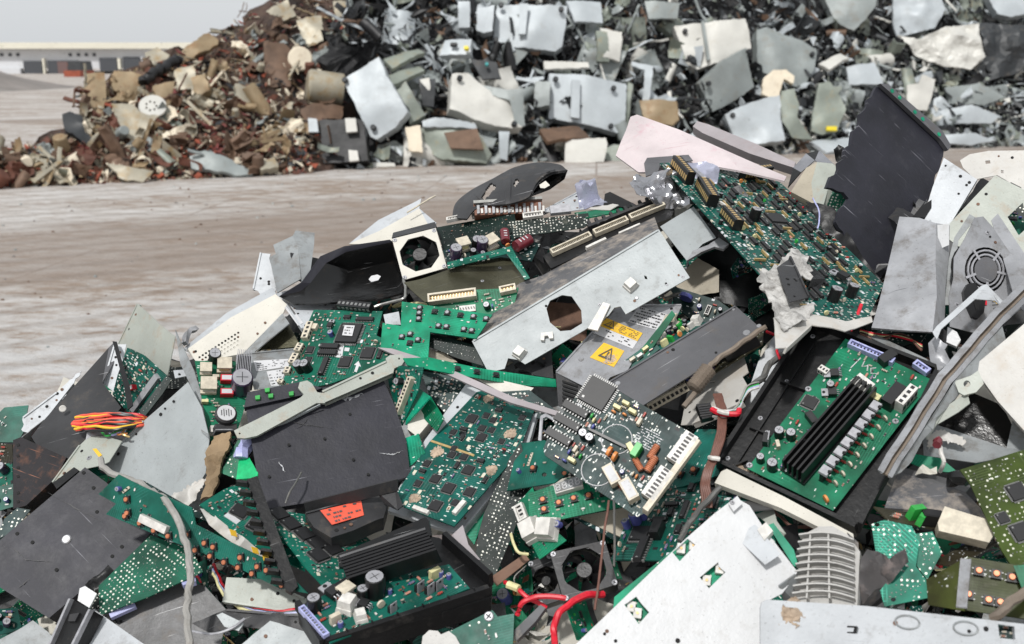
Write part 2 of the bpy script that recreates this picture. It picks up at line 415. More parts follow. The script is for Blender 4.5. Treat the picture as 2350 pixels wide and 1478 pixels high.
# ------------------------------------------------------------------ electronic parts (unit meshes, cached)
_C = {}
def comp(kind, v=0):
    """-> mesh, footprint x, footprint y (metres, in board scale)"""
    key = (kind, v)
    if key in _C: return _C[key]
    rg = random.Random(hash(kind) % 1000 if False else sum(map(ord, kind))+v*17); mb = MB()
    if kind == 'chip':
        l = (.012, .017, .022, .028)[v % 4]; w = .0075
        mb.box(0, 0, .001, l, w*.8, .0032, 0, 0, .94)
        n = int(l/.0022)
        for i in range(n):
            x = -l/2+l*(i+.5)/n
            for sy in (-1, 1): mb.box(x, sy*w*.5, 0, .0009, w*.24, .0018, 1)
        mb.box(-l*.42, 0, .0042, .001, .0016, .0001, 1)
        mt = ['ic', 'solder']; sx, sy = l, w*1.3
    elif kind == 'square_chip':
        l = (.013, .017, .021)[v % 3]; mb.box(0, 0, .0006, l*.82, l*.82, .0022, 0, 0, .96)
        for a in range(4):
            c, d = math.cos(a*math.pi/2), math.sin(a*math.pi/2)
            for i in range(13):
                q = -l*.37+l*.74*i/12; x, y = l*.445, q
                mb.box(x*c-y*d, x*d+y*c, 0, .0007 if a % 2 else l*.09, l*.09 if a % 2 else .0007, .0010, 1)
        mb.box(-l*.28, l*.28, .0028, .0014, .0014, .0001, 1)
        mt = ['ic', 'solder']; sx = sy = l*1.05
    elif kind == 'capacitor':
        r = (.0032, .0045, .006)[v % 3]; h = (.0075, .011, .015)[v % 3]
        mb.cyl((0, 0, 0), r, h, 14, 0, 1, bev=.0006); mb.box(r*.0, 0, h, r*1.1, .0004, .0001, 2); mb.box(0, 0, h, .0004, r*1.1, .0001, 2)
        mb.box(r*.92, 0, h*.12, r*.25, r*.7, h*.7, 2)
        mt = [('black', 'blue', 'purple_cap')[(v//3) % 3], 'silver', 'charcoal']; sx = sy = r*2.1
    elif kind == 'maroon_capacitor':
        mb.cyl((-.009, 0, .006), .0058, .019, 16, 0, 1, ax=(1, 0, 0), bev=.001)
        for i in range(3): mb.box(-.004+i*.004, 0, .0117, .0012, .004, .0003, 2)
        mt = ['maroon', 'maroon', 'paper']; sx, sy = .02, .012
    elif kind == 'resistor':
        l = .0065; mb.cyl((-l/2, 0, .0016), .0013, l, 7, 0, ax=(1, 0, 0))
        for x in (-.0018, 0, .0018): mb.cyl((x-.0003, 0, .0016), .00145, .0006, 7, 2, ax=(1, 0, 0))
        for s in (-1, 1): mb.tube([(s*l/2, 0, .0016), (s*(l/2+.002), 0, .0014), (s*(l/2+.0022), 0, 0)], .0003, 4, 1)
        mt = [('beige', 'cream_plastic', 'blue', 'brown')[v % 4], 'solder', ('orange_red', 'ic', 'gold', 'red')[v % 4]]; sx, sy = l*1.7, .0034
    elif kind == 'surface_part':
        mb.box(0, 0, 0, .0034, .0018, .0011, 0); mb.box(-.0019, 0, 0, .0007, .0018, .0012, 1); mb.box(.0019, 0, 0, .0007, .0018, .0012, 1)
        mt = [('ic', 'beige', 'white_plastic', 'brown')[v % 4], 'solder']; sx, sy = .005, .0026
    elif kind == 'disc_capacitor':
        r = .0032; vs = []
        mb.cyl((0, -.0009, r+.0005), r, .0018, 12, 0, ax=(0, 1, 0))
        mb.tube([(-.0018, 0, .0015), (-.002, 0, 0)], .0003, 4, 1); mb.tube([(.0018, 0, .0015), (.002, 0, 0)], .0003, 4, 1)
        mt = [('orange', 'cream_plastic', 'green', 'blue', 'yellow_dull')[v % 5], 'solder']; sx, sy = .007, .003
    elif kind == 'film_capacitor':
        mb.box(0, 0, 0, .009, .004, .008, 0, 0, .95); mt = [('cream_plastic', 'yellow_dull', 'white_plastic', 'green')[v % 4]]; sx, sy = .009, .004
    elif kind == 'orange_pin_strip':
        mb.box(0, 0, .0006, .017, .0022, .0032, 0)
        for i in range(7): mb.box(-.0075+i*.0025, 0, 0, .0008, .0009, .001, 1)
        mt = ['gold', 'solder']; sx, sy = .019, .003
    elif kind == 'connector':
        l = (.014, .024, .034)[v % 3]; w = .006; h = .006
        mb.box(0, -w*.42, 0, l, w*.16, h, 0); mb.box(0, w*.42, 0, l, w*.16, h, 0); mb.box(-l/2+.0005, 0, 0, .001, w*.7, h, 0); mb.box(l/2-.0005, 0, 0, .001, w*.7, h, 0)
        mb.box(0, 0, 0, l-.001, w*.7, .002, 1)
        n = int(l/.0026)
        for i in range(n): mb.box(-l/2+l*(i+.5)/n, 0, .002, .0008, .0008, .0032, 2)
        mt = [('cream_plastic', 'white_plastic', 'black')[(v//3) % 3], 'ic', 'solder']; sx, sy = l, w
    elif kind == 'push_button':
        mb.box(0, 0, 0, .0082, .0082, .0036, 0, 0, .95); mb.cyl((0, 0, .0036), .0027, .0022, 12, 1, bev=.0005)
        for a in (-1, 1):
            for b in (-1, 1): mb.box(a*.0046, b*.0025, 0, .0016, .0009, .0012, 2)
        mt = ['ic', 'copper', 'solder']; sx = sy = .0095
    elif kind == 'pale_button':
        mb.box(0, 0, 0, .0078, .0078, .0036, 0, 0, .95); mb.cyl((0, 0, .0036), .0028, .0014, 12, 1, bev=.0004)
        for a in (-1, 1):
            for b in (-1, 1): mb.box(a*.0044, b*.0025, 0, .0016, .0009, .0012, 2)
        mt = ['ic', 'silver' if v % 4 else 'ic', 'solder']; sx = sy = .0095
    elif kind == 'transistor':
        mb.box(0, 0, 0, .009, .0045, .008, 0, 0, .95); mb.box(0, -.0026, 0, .0088, .0009, .0125, 1); mb.cyl((0, -.0034, .0102), .0014, .0004, 8, 2, ax=(0, 1, 0))
        mt = ['ic', 'silver', 'ic']; sx, sy = .01, .006
    elif kind == 'flat_transistor':
        mb.box(0, 0, .0035, .0088, .0085, .0035, 0, 0, .95); mb.box(0, .0075, .0035, .0088, .0065, .001, 1); mb.cyl((0, .0085, .0045), .0016, .0003, 10, 2)
        for x in (-.0025, 0, .0025): mb.tube([(x, -.0042, .005), (x, -.0065, .0045), (x, -.007, 0)], .0005, 4, 1)
        mt = ['ic', 'silver', 'hole']; sx, sy = .0095, .02
    elif kind == 'copper_coil':
        for i in range(9): mb.cyl((-.008+i*.0018, 0, .0045), .0042, .0014, 12, 0, ax=(1, 0, 0), r2=.0038)
        mb.cyl((-.009, 0, .0045), .0034, .018, 10, 1, ax=(1, 0, 0)); mt = ['copper', 'brown']; sx, sy = .018, .0095
    elif kind == 'transformer':
        mb.box(0, 0, 0, .018, .016, .004, 0); mb.box(0, 0, .004, .013, .012, .009, 1, 0, .97); mb.box(0, 0, .013, .018, .016, .003, 0); mb.box(0, 0, .003, .0185, .006, .0125, 2)
        mt = ['cream_plastic', ('yellow_dull', 'red', 'white_plastic')[v % 3], 'charcoal']; sx, sy = .02, .018
    elif kind == 'relay':
        mb.box(0, 0, 0, .019, .010, .011, 0, 0, .97); mb.box(0, 0, .011, .015, .007, .0002, 1); mt = [('black', 'cream_plastic', 'red')[v % 3], ('ic', 'paper', 'paper')[v % 3]]; sx, sy = .02, .011
    elif kind == 'signal_lamp':
        mb.cyl((0, 0, 0), .0017, .003, 8, 0, bev=.0009); mt = [('red', 'green')[v % 2]]; sx = sy = .004
    elif kind == 'solder_joint':
        mb.cyl((0, 0, 0), .0009, .0008, 6, 0, r2=.0004); mt = ['solder']; sx = sy = .003
    elif kind == 'screw':
        mb.cyl((0, 0, 0), .0036, .0012, 14, 0, bev=.0006); mb.box(0, 0, .0012, .0045, .0008, .0001, 1, .7); mb.box(0, 0, .0012, .0008, .0045, .0001, 1, .7); mt = ['silver', 'hole']; sx = sy = .007
    elif kind == 'rivet':
        mb.cyl((0, 0, 0), .0045, .0015, 14, 0, bev=.001); mt = ['galv']; sx = sy = .009
    elif kind == 'white_clip':
        mb.box(0, 0, 0, .015, .013, .004, 0, .2, .9); mb.box(0, 0, .004, .012, .0115, .006, 0, .2, .85); mt = ['white_plastic']; sx = sy = .015
    elif kind == 'clod':
        pass
    if kind == 'clod':
        sp = sheet_mb([(.012*math.cos(a*.7)*rg.uniform(.6, 1.2), .012*math.sin(a*.7)*rg.uniform(.6, 1.2)) for a in range(9)], th=.001, warp=.0022, jag=.0012, seed=v, grid=.0018, ws=420, wf=lambda x, y: max(0, .0018-(x*x+y*y)*15))
        mb = sp; mt = ['dirt_clod']; sx = sy = .02
    _C[key] = (mb.mesh(kind, mt, kind in ('capacitor', 'copper_coil', 'maroon_capacitor', 'disc_capacitor', 'clod')), sx, sy)
    return _C[key]
NV = dict(chip=4, square_chip=3, capacitor=9, resistor=4, surface_part=4, disc_capacitor=5, film_capacitor=4, connector=9, push_button=1, pale_button=4,
          transistor=1, transformer=3, relay=3, signal_lamp=2, clod=4)
ABBR = dict(ch='chip', q='square_chip', cap='capacitor', mc='maroon_capacitor', r='resistor', s='surface_part', d='disc_capacitor', fc='film_capacitor', op='orange_pin_strip',
            cn='connector', pb='push_button', wb='pale_button', t='transistor', ft='flat_transistor', coil='copper_coil', tr='transformer', rl='relay', led='signal_lamp', sj='solder_joint', sc='screw', rv='rivet', wc='white_clip', cl='clod')
PARTNAME = {'clod': 'dried_mud', 'pale_button': 'push_button'}
def put(root, kind, x, y, rot=0, v=0, sc=1.0, z=.0, cnt=None):
    me, sx, sy = comp(kind, v)
    o = bpy.data.objects.new(PARTNAME.get(kind, kind), me); COL.objects.link(o); o.parent = root
    o.location = (x, y, z); o.rotation_euler = (0, 0, rot); o.scale = (sc, sc, sc)
    return o

def poly_local(fr, outline, h=0): return [fr.loc(x, y, h) for x, y in outline]
def scuff(root, fr, pts, w, mt='galv', z=.0012, name='scuff_mark'):
    mb = MB(); P = [Vector(fr.loc(x, y)) for x, y in pts]; g = random.Random(int(pts[0][0]))
    Q = [P[0].lerp(P[1], 0)]
    for a, b in zip(P, P[1:]):
        for i in range(1, 9): Q.append(a.lerp(b, i/8)+Vector((g.uniform(-1, 1), g.uniform(-1, 1)))*w*.5)
    vs = []
    for i, q in enumerate(Q):
        d = (Q[min(i+1, len(Q)-1)]-Q[max(i-1, 0)]).normalized(); nn = Vector((-d.y, d.x))*w*g.uniform(.1, .8)*math.sin(math.pi*(i+.3)/len(Q)); vs += [(*(q-nn), z), (*(q+nn), z)]
    mb.add(vs, [(2*i, 2*i+2, 2*i+3, 2*i+1) for i in range(len(Q)-1)]); return mb.build(name, [mt], root)
def decal(root, fr, outline, mt, name='label', z=.0007, th=.0005):
    pl = poly_local(fr, outline); me = sheet_mb(pl, th=th).mesh(name, [mt])
    o = link(name, me, root); o.location = (0, 0, z-(root.location.z if root.type == 'MESH' and root.parent else 0)); return o
def bilin(q, u, v):
    a = [q[0][i]*(1-u)+q[1][i]*u for i in (0, 1)]; b = [q[3][i]*(1-u)+q[2][i]*u for i in (0, 1)]
    return (a[0]*(1-v)+b[0]*v, a[1]*(1-v)+b[1]*v)
def textlines(root, fr, quad, n, mt='ink', z=.0012, name='printing', seed=1, u0=.06, u1=.94, dens=.75, hh=.2):
    """rows of small print on a label, one mesh"""
    rg = random.Random(seed); pl = poly_local(fr, quad); mb = MB()
    for k in range(n):
        u = u0; v = (k+.5)/n; d = hh/n
        while u < u1:
            w = rg.uniform(.03, .10); e = min(u+w, u1)
            if rg.random() < dens:
                c = [bilin(pl, u, v-d), bilin(pl, e, v-d), bilin(pl, e, v+d), bilin(pl, u, v+d)]
                mb.add([(p[0], p[1], z) for p in c], [(0, 1, 2, 3)])
            u = e+.02
    return mb.build(name, [mt], root)
def bar(root, fr, x1, y1, x2, y2, w, h, mts, name='connector', n=0, z=0, kind='slot'):
    a, b = Vector(fr.loc(x1, y1)), Vector(fr.loc(x2, y2)); L = (b-a).length; rot = math.atan2((b-a).y, (b-a).x); c = (a+b)/2
    mb = MB()
    if kind == 'slot':
        mb.box(0, 0, 0, L, w, h*.55, 0); mb.box(0, -w*.4, h*.55, L, w*.2, h*.45, 0); mb.box(0, w*.4, h*.55, L, w*.2, h*.45, 0)
        mb.box(-L/2+.0012, 0, h*.55, .0024, w*.6, h*.45, 0); mb.box(L/2-.0012, 0, h*.55, .0024, w*.6, h*.45, 0)
        n = n or max(3, int(L/.004))
        for i in range(n): mb.box(-L/2+L*(i+.5)/n, 0, h*.55, L/n*.4, w*.35, h*.2, 1)
    elif kind == 'block':
        mb.box(0, 0, 0, L, w, h, 0, 0, .98)
        n = n or max(3, int(L/.006))
        for i in range(n):
            x = -L/2+L*(i+.5)/n
            mb.box(x, 0, h*.98, L/n*.55, w*.4, h*.04, 1); mb.box(x, -w*.5, h*.3, L/n*.6, .0008, h*.4, 1)
    elif kind == 'pins':
        mb.box(0, 0, 0, L, w, h*.4, 0)
        n = n or int(L/.0035)
        for i in range(n): mb.box(-L/2+L*(i+.5)/n, 0, h*.4, .001, .001, h*.6, 1)
    elif kind == 'fins':
        n = n or 6
        mb.box(0, 0, 0, L, w, h*.18, 0)
        for i in range(n): mb.box(0, -w/2+w*(i+.5)/n, h*.18, L, w/n*.34, h*.82, 0)
    elif kind == 'solid':
        mb.box(0, 0, 0, L, w, h, 0, 0, .96)
    elif kind == 'comb':
        n = n or int(L/.012)
        mb.box(0, 0, 0, L, w*.4, h, 0)
        for i in range(n): mb.box(-L/2+L*(i+.5)/n, w*.5, h*.2, L/n*.35, w, h*.5, 0)
    o = mb.build(name, mts, root); o.location = (c.x, c.y, z); o.rotation_euler = (0, 0, rot); return o

LIPPED = {'grey_paint', 'grey_worn', 'light_grey', 'galv', 'sage', 'cream', 'slate', 'charcoal', 'galv_dark', 'white_speck', 'white'}
def lips(mb, pl, hl, seed, th):
    """folded lip on the longest edge, screw holes and a few chips along the border"""
    g = random.Random(seed+5); n = len(pl)
    E = sorted(range(n), key=lambda i: -math.dist(pl[i], pl[(i+1) % n]))[:2]
    cx, cy = cen(pl)
    for k, i in enumerate(E):
        a, b = Vector(pl[i]), Vector(pl[(i+1) % n]); d = b-a; L = d.length
        if L < .03: continue
        nn = Vector((-d.y, d.x))/L
        if nn.dot(Vector((cx, cy))-a) < 0: nn = -nn
        m_ = (a+b)/2+nn*.0012
        if k == 0 or g.random() < .4: mb.box(m_.x, m_.y, -max(th, .001)-.005, L*.985, .0024, max(th, .001)+.0068, 0, math.atan2(d.y, d.x))
        for t in range(g.randrange(1, 4)):
            u = g.uniform(.08, .92); q = a+d*u+nn*g.uniform(.007, .012)
            if pip(q.x, q.y, pl) and not any(pip(q.x, q.y, h) for h in hl): mb.cyl((q.x, q.y, -.0002), g.uniform(.0014, .0024), .0009, 9, g.choice((1, 1, 1, 2)))
def panel(label, outline, L, mt, name='metal_sheet', cat='metal sheet', th=.0012, warp=0, jag=0, holes=(), q=None, hint=None, lam=.3, seed=None, smooth=None,
          group=None, wf=None, ex=(), bars=(), z0=0, bend=None, grid=None, pname=None, ws=None, root=None, on=None):
    fr = fit(outline, L, q, hint, lam)
    if on: fr = lay(on[0], on[1], outline)
    seed = seed if seed is not None else int(outline[0][0]*3+outline[0][1]) % 997
    pl = poly_local(fr, outline); hl = [poly_local(fr, h) for h in holes]
    mb_ = sheet_mb(pl, hl, th, warp, jag, seed, grid, wf, bend, ws=ws); mts = [mt]
    if mt in LIPPED and CUR[0] is HEAP and area(pl) > .0012 and warp < .0045 and not bend and not wf:
        lips(mb_, pl, hl, seed, th); mts = [mt, 'hole', 'rust']
    me = mb_.mesh(pname or name, mts, smooth if smooth is not None else (warp > 0 or wf is not None))
    if ex or bars or root:
        rt = empty(name, fr.mw()); o = link(pname or 'sheet', me, rt)
        extras(rt, fr, ex, bars)
    else:
        rt = link(name, me, None, fr.mw())
    tag(rt, label, cat, group)
    return rt, fr
def extras(rt, fr, ex, bars):
    cnt = {}
    for e in ex:
        k = ABBR[e[0]]; x, y = fr.loc(e[1], e[2]); rot = R(e[3]) if len(e) > 3 else 0; sc = e[4] if len(e) > 4 else 1; v = e[5] if len(e) > 5 else 0
        put(rt, k, x, y, rot, v, sc)
    for b in bars: bar(rt, fr, *b[:4], *b[4:6], b[6], name=b[7] if len(b) > 7 else 'connector', kind=b[8] if len(b) > 8 else 'slot', n=b[9] if len(b) > 9 else 0)
def populate(rt, fr, pl, holes, pop, seed, taken, sc=1.0, margin=.003):
    rg = random.Random(seed); xs = [p[0] for p in pl]; ys = [p[1] for p in pl]
    def ok(x, y, hx, hy):
        for a, b in ((-1, -1), (1, -1), (1, 1), (-1, 1), (0, 0)):
            if not pip(x+a*(hx+margin), y+b*(hy+margin), pl): return False
        for h in holes:
            if pip(x, y, h): return False
        for (X, Y, A, B) in taken:
            if abs(x-X) < hx+A and abs(y-Y) < hy+B: return False
        return True
    for item in pop.split():
        k, n = item.split(':'); v0 = None
        if '.' in k: k, v0 = k.split('.'); v0 = int(v0)
        kind = ABBR[k]; n = min(int(n), 100)
        got = 0; tries = 0
        while got < n and tries < n*14:
            tries += 1
            v = v0 if v0 is not None else rg.randrange(NV.get(kind, 1))
            me, sx, sy = comp(kind, v); rot = rg.choice((0, 0, math.pi/2)) if kind != 'clod' else rg.uniform(0, 6)
            hx, hy = (sx/2*sc, sy/2*sc) if rot == 0 else (sy/2*sc, sx/2*sc)
            x, y = rg.uniform(min(xs), max(xs)), rg.uniform(min(ys), max(ys))
            if not ok(x, y, hx, hy): continue
            put(rt, kind, x, y, rot, v, sc*rg.uniform(.9, 1.08)); taken.append((x, y, hx+.0004, hy+.0004)); got += 1
def board(label, outline, L, mt='pcb', pop='', ex=(), bars=(), q=None, hint=None, lam=.3, th=.0018, jag=0, holes=(), name='circuit_board', cat='circuit board', seed=None, group=None, sc=1.0, avoid=(), warp=0):
    fr = fit(outline, L, q, hint, lam)
    seed = seed if seed is not None else int(outline[0][0]*3+outline[0][1]) % 997
    pl = poly_local(fr, outline); hl = [poly_local(fr, h) for h in holes]
    rt = empty(name, fr.mw()); tag(rt, label, cat, group)
    link('board', sheet_mb(pl, hl, th, warp, jag, seed).mesh('board', [mt]), rt)
    taken = []
    for e in ex:
        me, sx, sy = comp(ABBR[e[0]], e[5] if len(e) > 5 else 0); x, y = fr.loc(e[1], e[2]); m = max(sx, sy)/2*(e[4] if len(e) > 4 else 1); taken.append((x, y, m, m))
    for b in bars:
        A, B = Vector(fr.loc(b[0], b[1])), Vector(fr.loc(b[2], b[3])); k = max(1, int((B-A).length/.008))
        for i in range(k+1): c = A.lerp(B, i/k); taken.append((c.x, c.y, b[4]*.55, b[4]*.55))
    for a in avoid:
        x, y = fr.loc(a[0], a[1]); taken.append((x, y, a[2], a[2]))
    extras(rt, fr, ex, bars)
    if pop: populate(rt, fr, pl, hl, pop, seed, taken, sc)
    return rt, fr

def lay(f, dz, outline):
    c = cen(outline); x, y = f.loc(c[0], c[1], dz); return Frame(f.O+f.X*x+f.Y*y+f.N*dz, f.X, f.Y, f.N)
def group_under(name, label, cat, objs, group=None):
    r = empty(name, Matrix.Translation(objs[0].matrix_basis.translation)); tag(r, label, cat, group)
    for o in objs:
        for k in ('label', 'category', 'group'):
            if k in o: del o[k]
        mw = o.matrix_basis.copy(); o.parent = r; o.matrix_basis = r.matrix_basis.inverted() @ mw
    return r
def facets(label, verts, faces, mt, name='bent_sheet', cat='metal sheet', th=.0015, group=None, smooth=False, mats=None, mi=None, root=None, part='panel'):
    """folded sheet: verts (px, py, lift)"""
    P = [pt(x, y, CUR[0].s_at(x, y)-L) for x, y, L in verts]
    O = sum(P, Vector())/len(P); mb = MB(); n = len(P)
    # vertex normals towards the camera
    nr = [Vector() for _ in P]; ff = []
    for f in faces:
        a, b, c = P[f[0]], P[f[1]], P[f[2]]; k = (b-a).cross(c-a)
        if k.dot(CAM-a) < 0: f = tuple(reversed(f)); k = -k
        ff.append(tuple(f)); k = k.normalized() if k.length else Vector((0, -1, 0))
        for i in f: nr[i] += k
    vs = [p-O for p in P] + [p-O-(nr[i].normalized() if nr[i].length else Vector((0, -1, 0)))*th for i, p in enumerate(P)]
    fs = []; ms = []; E = {}
    for j, f in enumerate(ff):
        m = mi[j] if mi else 0
        fs.append(f); ms.append(m); fs.append(tuple(i+n for i in reversed(f))); ms.append(m)
        for i in range(len(f)): E[(f[i], f[(i+1) % len(f)])] = m
    for (a, b), m in E.items():
        if (b, a) not in E: fs.append((b, a, a+n, b+n)); ms.append(m)
    mb.v = [tuple(v) for v in vs]; mb.f = fs; mb.m = ms
    if root is None:
        o = mb.build(name, mats or [mt], None, smooth, Matrix.Translation(O)); tag(o, label, cat, group); return o
    o = mb.build(part, mats or [mt], None, smooth, Matrix.Translation(O)); reparent(o, root); return o
def reparent(o, root):
    mw = o.matrix_world.copy() if o.parent else Matrix.LocRotScale(o.location, o.rotation_euler if o.rotation_mode != 'QUATERNION' else o.rotation_quaternion, o.scale)
    o.parent = root; rm = root_mw(root); o.matrix_basis = rm.inverted() @ mw
def root_mw(r): return Matrix.LocRotScale(r.location, r.rotation_euler, r.scale)
def cable(label, pts, r, mt, name='cable', cat='cable', group=None, n=7, sub=6, taper=None, root=None, part='wire'):
    P = smooth_path([pt(x, y, CUR[0].s_at(x, y)-L) for x, y, L in pts], sub); O = P[len(P)//2].copy()
    P = [p + Vector((noise.noise(p*70), noise.noise(p*70+Vector((5, 0, 0))), noise.noise(p*70+Vector((0, 5, 0)))))*r*.7 if not isinstance(r, list) else p for p in P]
    mb = MB(); mb.tube([p-O for p in P], r, n)
    o = mb.build(name if root is None else part, [mt], None, True, Matrix.Translation(O))
    if root is None: tag(o, label, cat, group)
    else: reparent(o, root)
    return o
def fan(label, quad, L, dep=.022, frame_mt='steel', blade='black', holes8=True, name='cooling_fan', hubr=.26, hint=None, plate=True, ell=.9):
    fr = fit(quad, L, quad, hint); pl = poly_local(fr, quad); rt = empty(name, fr.mw()); tag(rt, label, 'fan')
    c = (sum(p[0] for p in pl)/4, sum(p[1] for p in pl)/4); a = math.sqrt(area(pl)); r = a*.47*ell
    k = 8 if holes8 else 28
    hole = [(c[0]+r*(1.04 if holes8 else 1)*math.cos(2*math.pi*(i+.5)/k), c[1]+r*(1.04 if holes8 else 1)*math.sin(2*math.pi*(i+.5)/k)) for i in range(k)]
    ho = [(c[0]+r*math.cos(2*math.pi*i/28), c[1]+r*math.sin(2*math.pi*i/28)) for i in range(28)]
    if plate:
        link('grille_plate', sheet_mb(pl, [hole], .0015).mesh('grille_plate', [frame_mt]), rt)
    o = link('housing', sheet_mb(pl, [ho], dep).mesh('housing', [blade]), rt); o.location = (0, 0, -.0018)
    mb = MB(); mb.cyl((c[0], c[1], -dep*.9), a*hubr*.62, dep*.8, 24, 0, bev=.001); hub = mb.build('hub', ['black_plastic'], rt, True)
    for i in range(7):
        t = 2*math.pi*i/7; mb = MB(); vs = []
        for j in range(5):
            rr = a*hubr*.6+(r*.95-a*hubr*.6)*j/4
            for (dt, z) in ((-.30, -dep*.75), (.0, -dep*.45), (.30, -dep*.2)):
                aa = t+dt*(1+.1*j)+.06*j; vs.append((c[0]+rr*math.cos(aa), c[1]+rr*math.sin(aa), z))
        fs = [(j*3+q, j*3+q+1, j*3+q+4, j*3+q+3) for j in range(4) for q in range(2)]
        n = len(vs); mb.add(vs+[(x, y, z-.0012) for x, y, z in vs], fs+[tuple(reversed([i+n for i in f])) for f in fs]); mb.build('blade', ['black_plastic'], hub, True)
    for p in pl:
        x, y = p[0]*.9+c[0]*.1, p[1]*.9+c[1]*.1; put(rt, 'screw', x, y, .3, 0, .9)
    return rt, fr
# ================================================================== FOREGROUND HEAP
CUR[0] = HEAP
# ---- ridge, left part
perf = []
for r_ in range(4):
    for i in range(13 - r_):
        cx, cy = 458+r_*3 + i*7.4+r_*4, 822+r_*5.2 - i*4.7 - 2
        perf.append([(cx+3*math.cos(a*1.047), cy+2.7*math.sin(a*1.047)) for a in range(6)])
panel('cream perforated equipment cover with rows of round holes, sloping down on the left ridge', [(428, 803), (530, 728), (632, 674), (658, 698), (648, 722), (560, 811), (452, 832)], .03, 'cream', 'perforated_cover', 'cover',
      holes=perf, q=[(428, 803), (632, 674), (652, 722), (452, 832)], ws=6, warp=.001)
facets('narrow pale grey metal edge strip above the perforated cream cover', [(420, 800, .02), (520, 718, .02), (625, 660, .02), (634, 675, .025), (530, 729, .025), (428, 806, .025)], [(0, 1, 4, 5), (1, 2, 3, 4)], 'light_grey', 'edge_strip', 'metal strip')
facets('grey worn flange plate leaning below the perforated cream cover', [(648, 719, .04), (664, 742, .05), (575, 815, .05), (558, 812, .04)], [(0, 1, 2, 3)], 'grey_worn', 'flange_plate', 'metal sheet')
panel('dark brown glassy plate lying between the perforated cover and the labelled sheet', [(580, 815), (662, 742), (690, 795), (600, 803)], .02, 'bronze', 'dark_plate', 'plate')
r_, f_ = panel('pale slotted cover corner with a long white barcode sticker, under the black curved shell', [(632, 674), (700, 655), (790, 672), (770, 700), (720, 745), (692, 756), (655, 700)], .022, 'light_grey', 'slotted_cover', 'cover', q=[(632, 674), (790, 672), (750, 730), (680, 750)], root=1, pname='cover_sheet')
decal(r_, f_, [(636, 683), (652, 679), (696, 742), (684, 748)], 'paper', 'sticker'); textlines(r_, f_, [(646, 683), (651, 681), (693, 740), (688, 742)], 1, dens=1, seed=5)
for i in range(5): decal(r_, f_, [(737+i*8, 690-i*3), (741+i*8, 688-i*3), (750+i*8, 700-i*3), (746+i*8, 702-i*3)], 'hole', 'slot')
facets('long thin cream and grey bent panel pointing up behind the cooling fan', [(800, 560, .0), (868, 505, .0), (955, 462, .0), (967, 455, .0), (962, 478, .0), (870, 530, .005), (1002, 512, .0), (985, 520, .01), (880, 560, .01)],
       [(0, 1, 5), (1, 2, 4, 5), (2, 3, 4), (4, 6, 7), (5, 4, 7, 8), (0, 5, 8)], 'cream', 'bent_metal', 'metal sheet', mats=['cream', 'light_grey'], mi=[1, 1, 1, 1, 0, 0])
cable('thin straight cream rod sticking out over the bent cream panel', [(934, 488, .03), (966, 468, .03), (999, 449, .03)], .0014, 'cream_plastic', 'thin_rod', 'rod')
facets('grey galvanised bracket with a folded flap, standing left of the black curved shell', [(627, 562, .050), (672, 541, .050), (678, 529, .046), (722, 534, .034), (721, 560, .034), (712, 625, .036), (693, 648, .044), (636, 672, .05), (618, 590, .05), (633, 583, .052), (684, 566, .052), (690, 640, .048)],
       [(0, 1, 10, 9), (1, 2, 3, 4, 10), (10, 4, 5, 6, 11), (9, 10, 11, 7, 8), ], 'grey_worn', 'folded_bracket', 'bracket')
panel('pale grey flat plate with a notched foot at the far left of the galvanised bracket', [(597, 580), (621, 583), (618, 592), (636, 660), (630, 672), (600, 680), (592, 668), (580, 664)], .03, 'light_grey', 'notched_plate', 'plate', warp=.001)
# black curved shell
facets('glossy black hollow plastic shell with a raised rim, left of the cooling fan',
       [(640, 680, .04), (693, 648, .055), (735, 588, .06), (790, 565, .06), (893, 550, .06), (898, 556, .055), (795, 578, .05), (748, 604, .045), (712, 650, .045), (690, 668, .04),
        (800, 620, .0), (900, 600, .0), (925, 650, .04), (925, 672, .045), (870, 686, .05), (790, 692, .05), (720, 697, .05), (672, 697, .05), (790, 655, .01), (905, 650, .02)],
       [(0, 1, 8, 9), (1, 2, 7, 8), (2, 3, 6, 7), (3, 4, 5, 6), (8, 7, 10, 18), (7, 6, 10), (6, 5, 11, 10), (10, 11, 19, 18), (5, 12, 11), (11, 12, 19), (19, 12, 13), (18, 19, 13, 14), (9, 8, 18, 16), (18, 14, 15), (18, 15, 16), (0, 9, 16, 17)],
       'black_gloss', 'curved_shell', 'plastic shell', mats=['black_gloss', 'black_panel'], mi=[1, 1, 1, 1]+[0]*12, smooth=True, th=.003)
cable('bent steel rod running under the right corner of the black shell', [(805, 735, .07), (870, 700, .07), (922, 688, .075), (931, 672, .075), (926, 640, .07)], .0022, 'steel', 'bent_rod', 'rod')
panel('small pale oval sticker inside the black curved shell', [(846, 641), (852, 633), (866, 630), (874, 634), (868, 643), (852, 647)], .052, 'paper', 'oval_sticker', 'sticker', th=.0003)
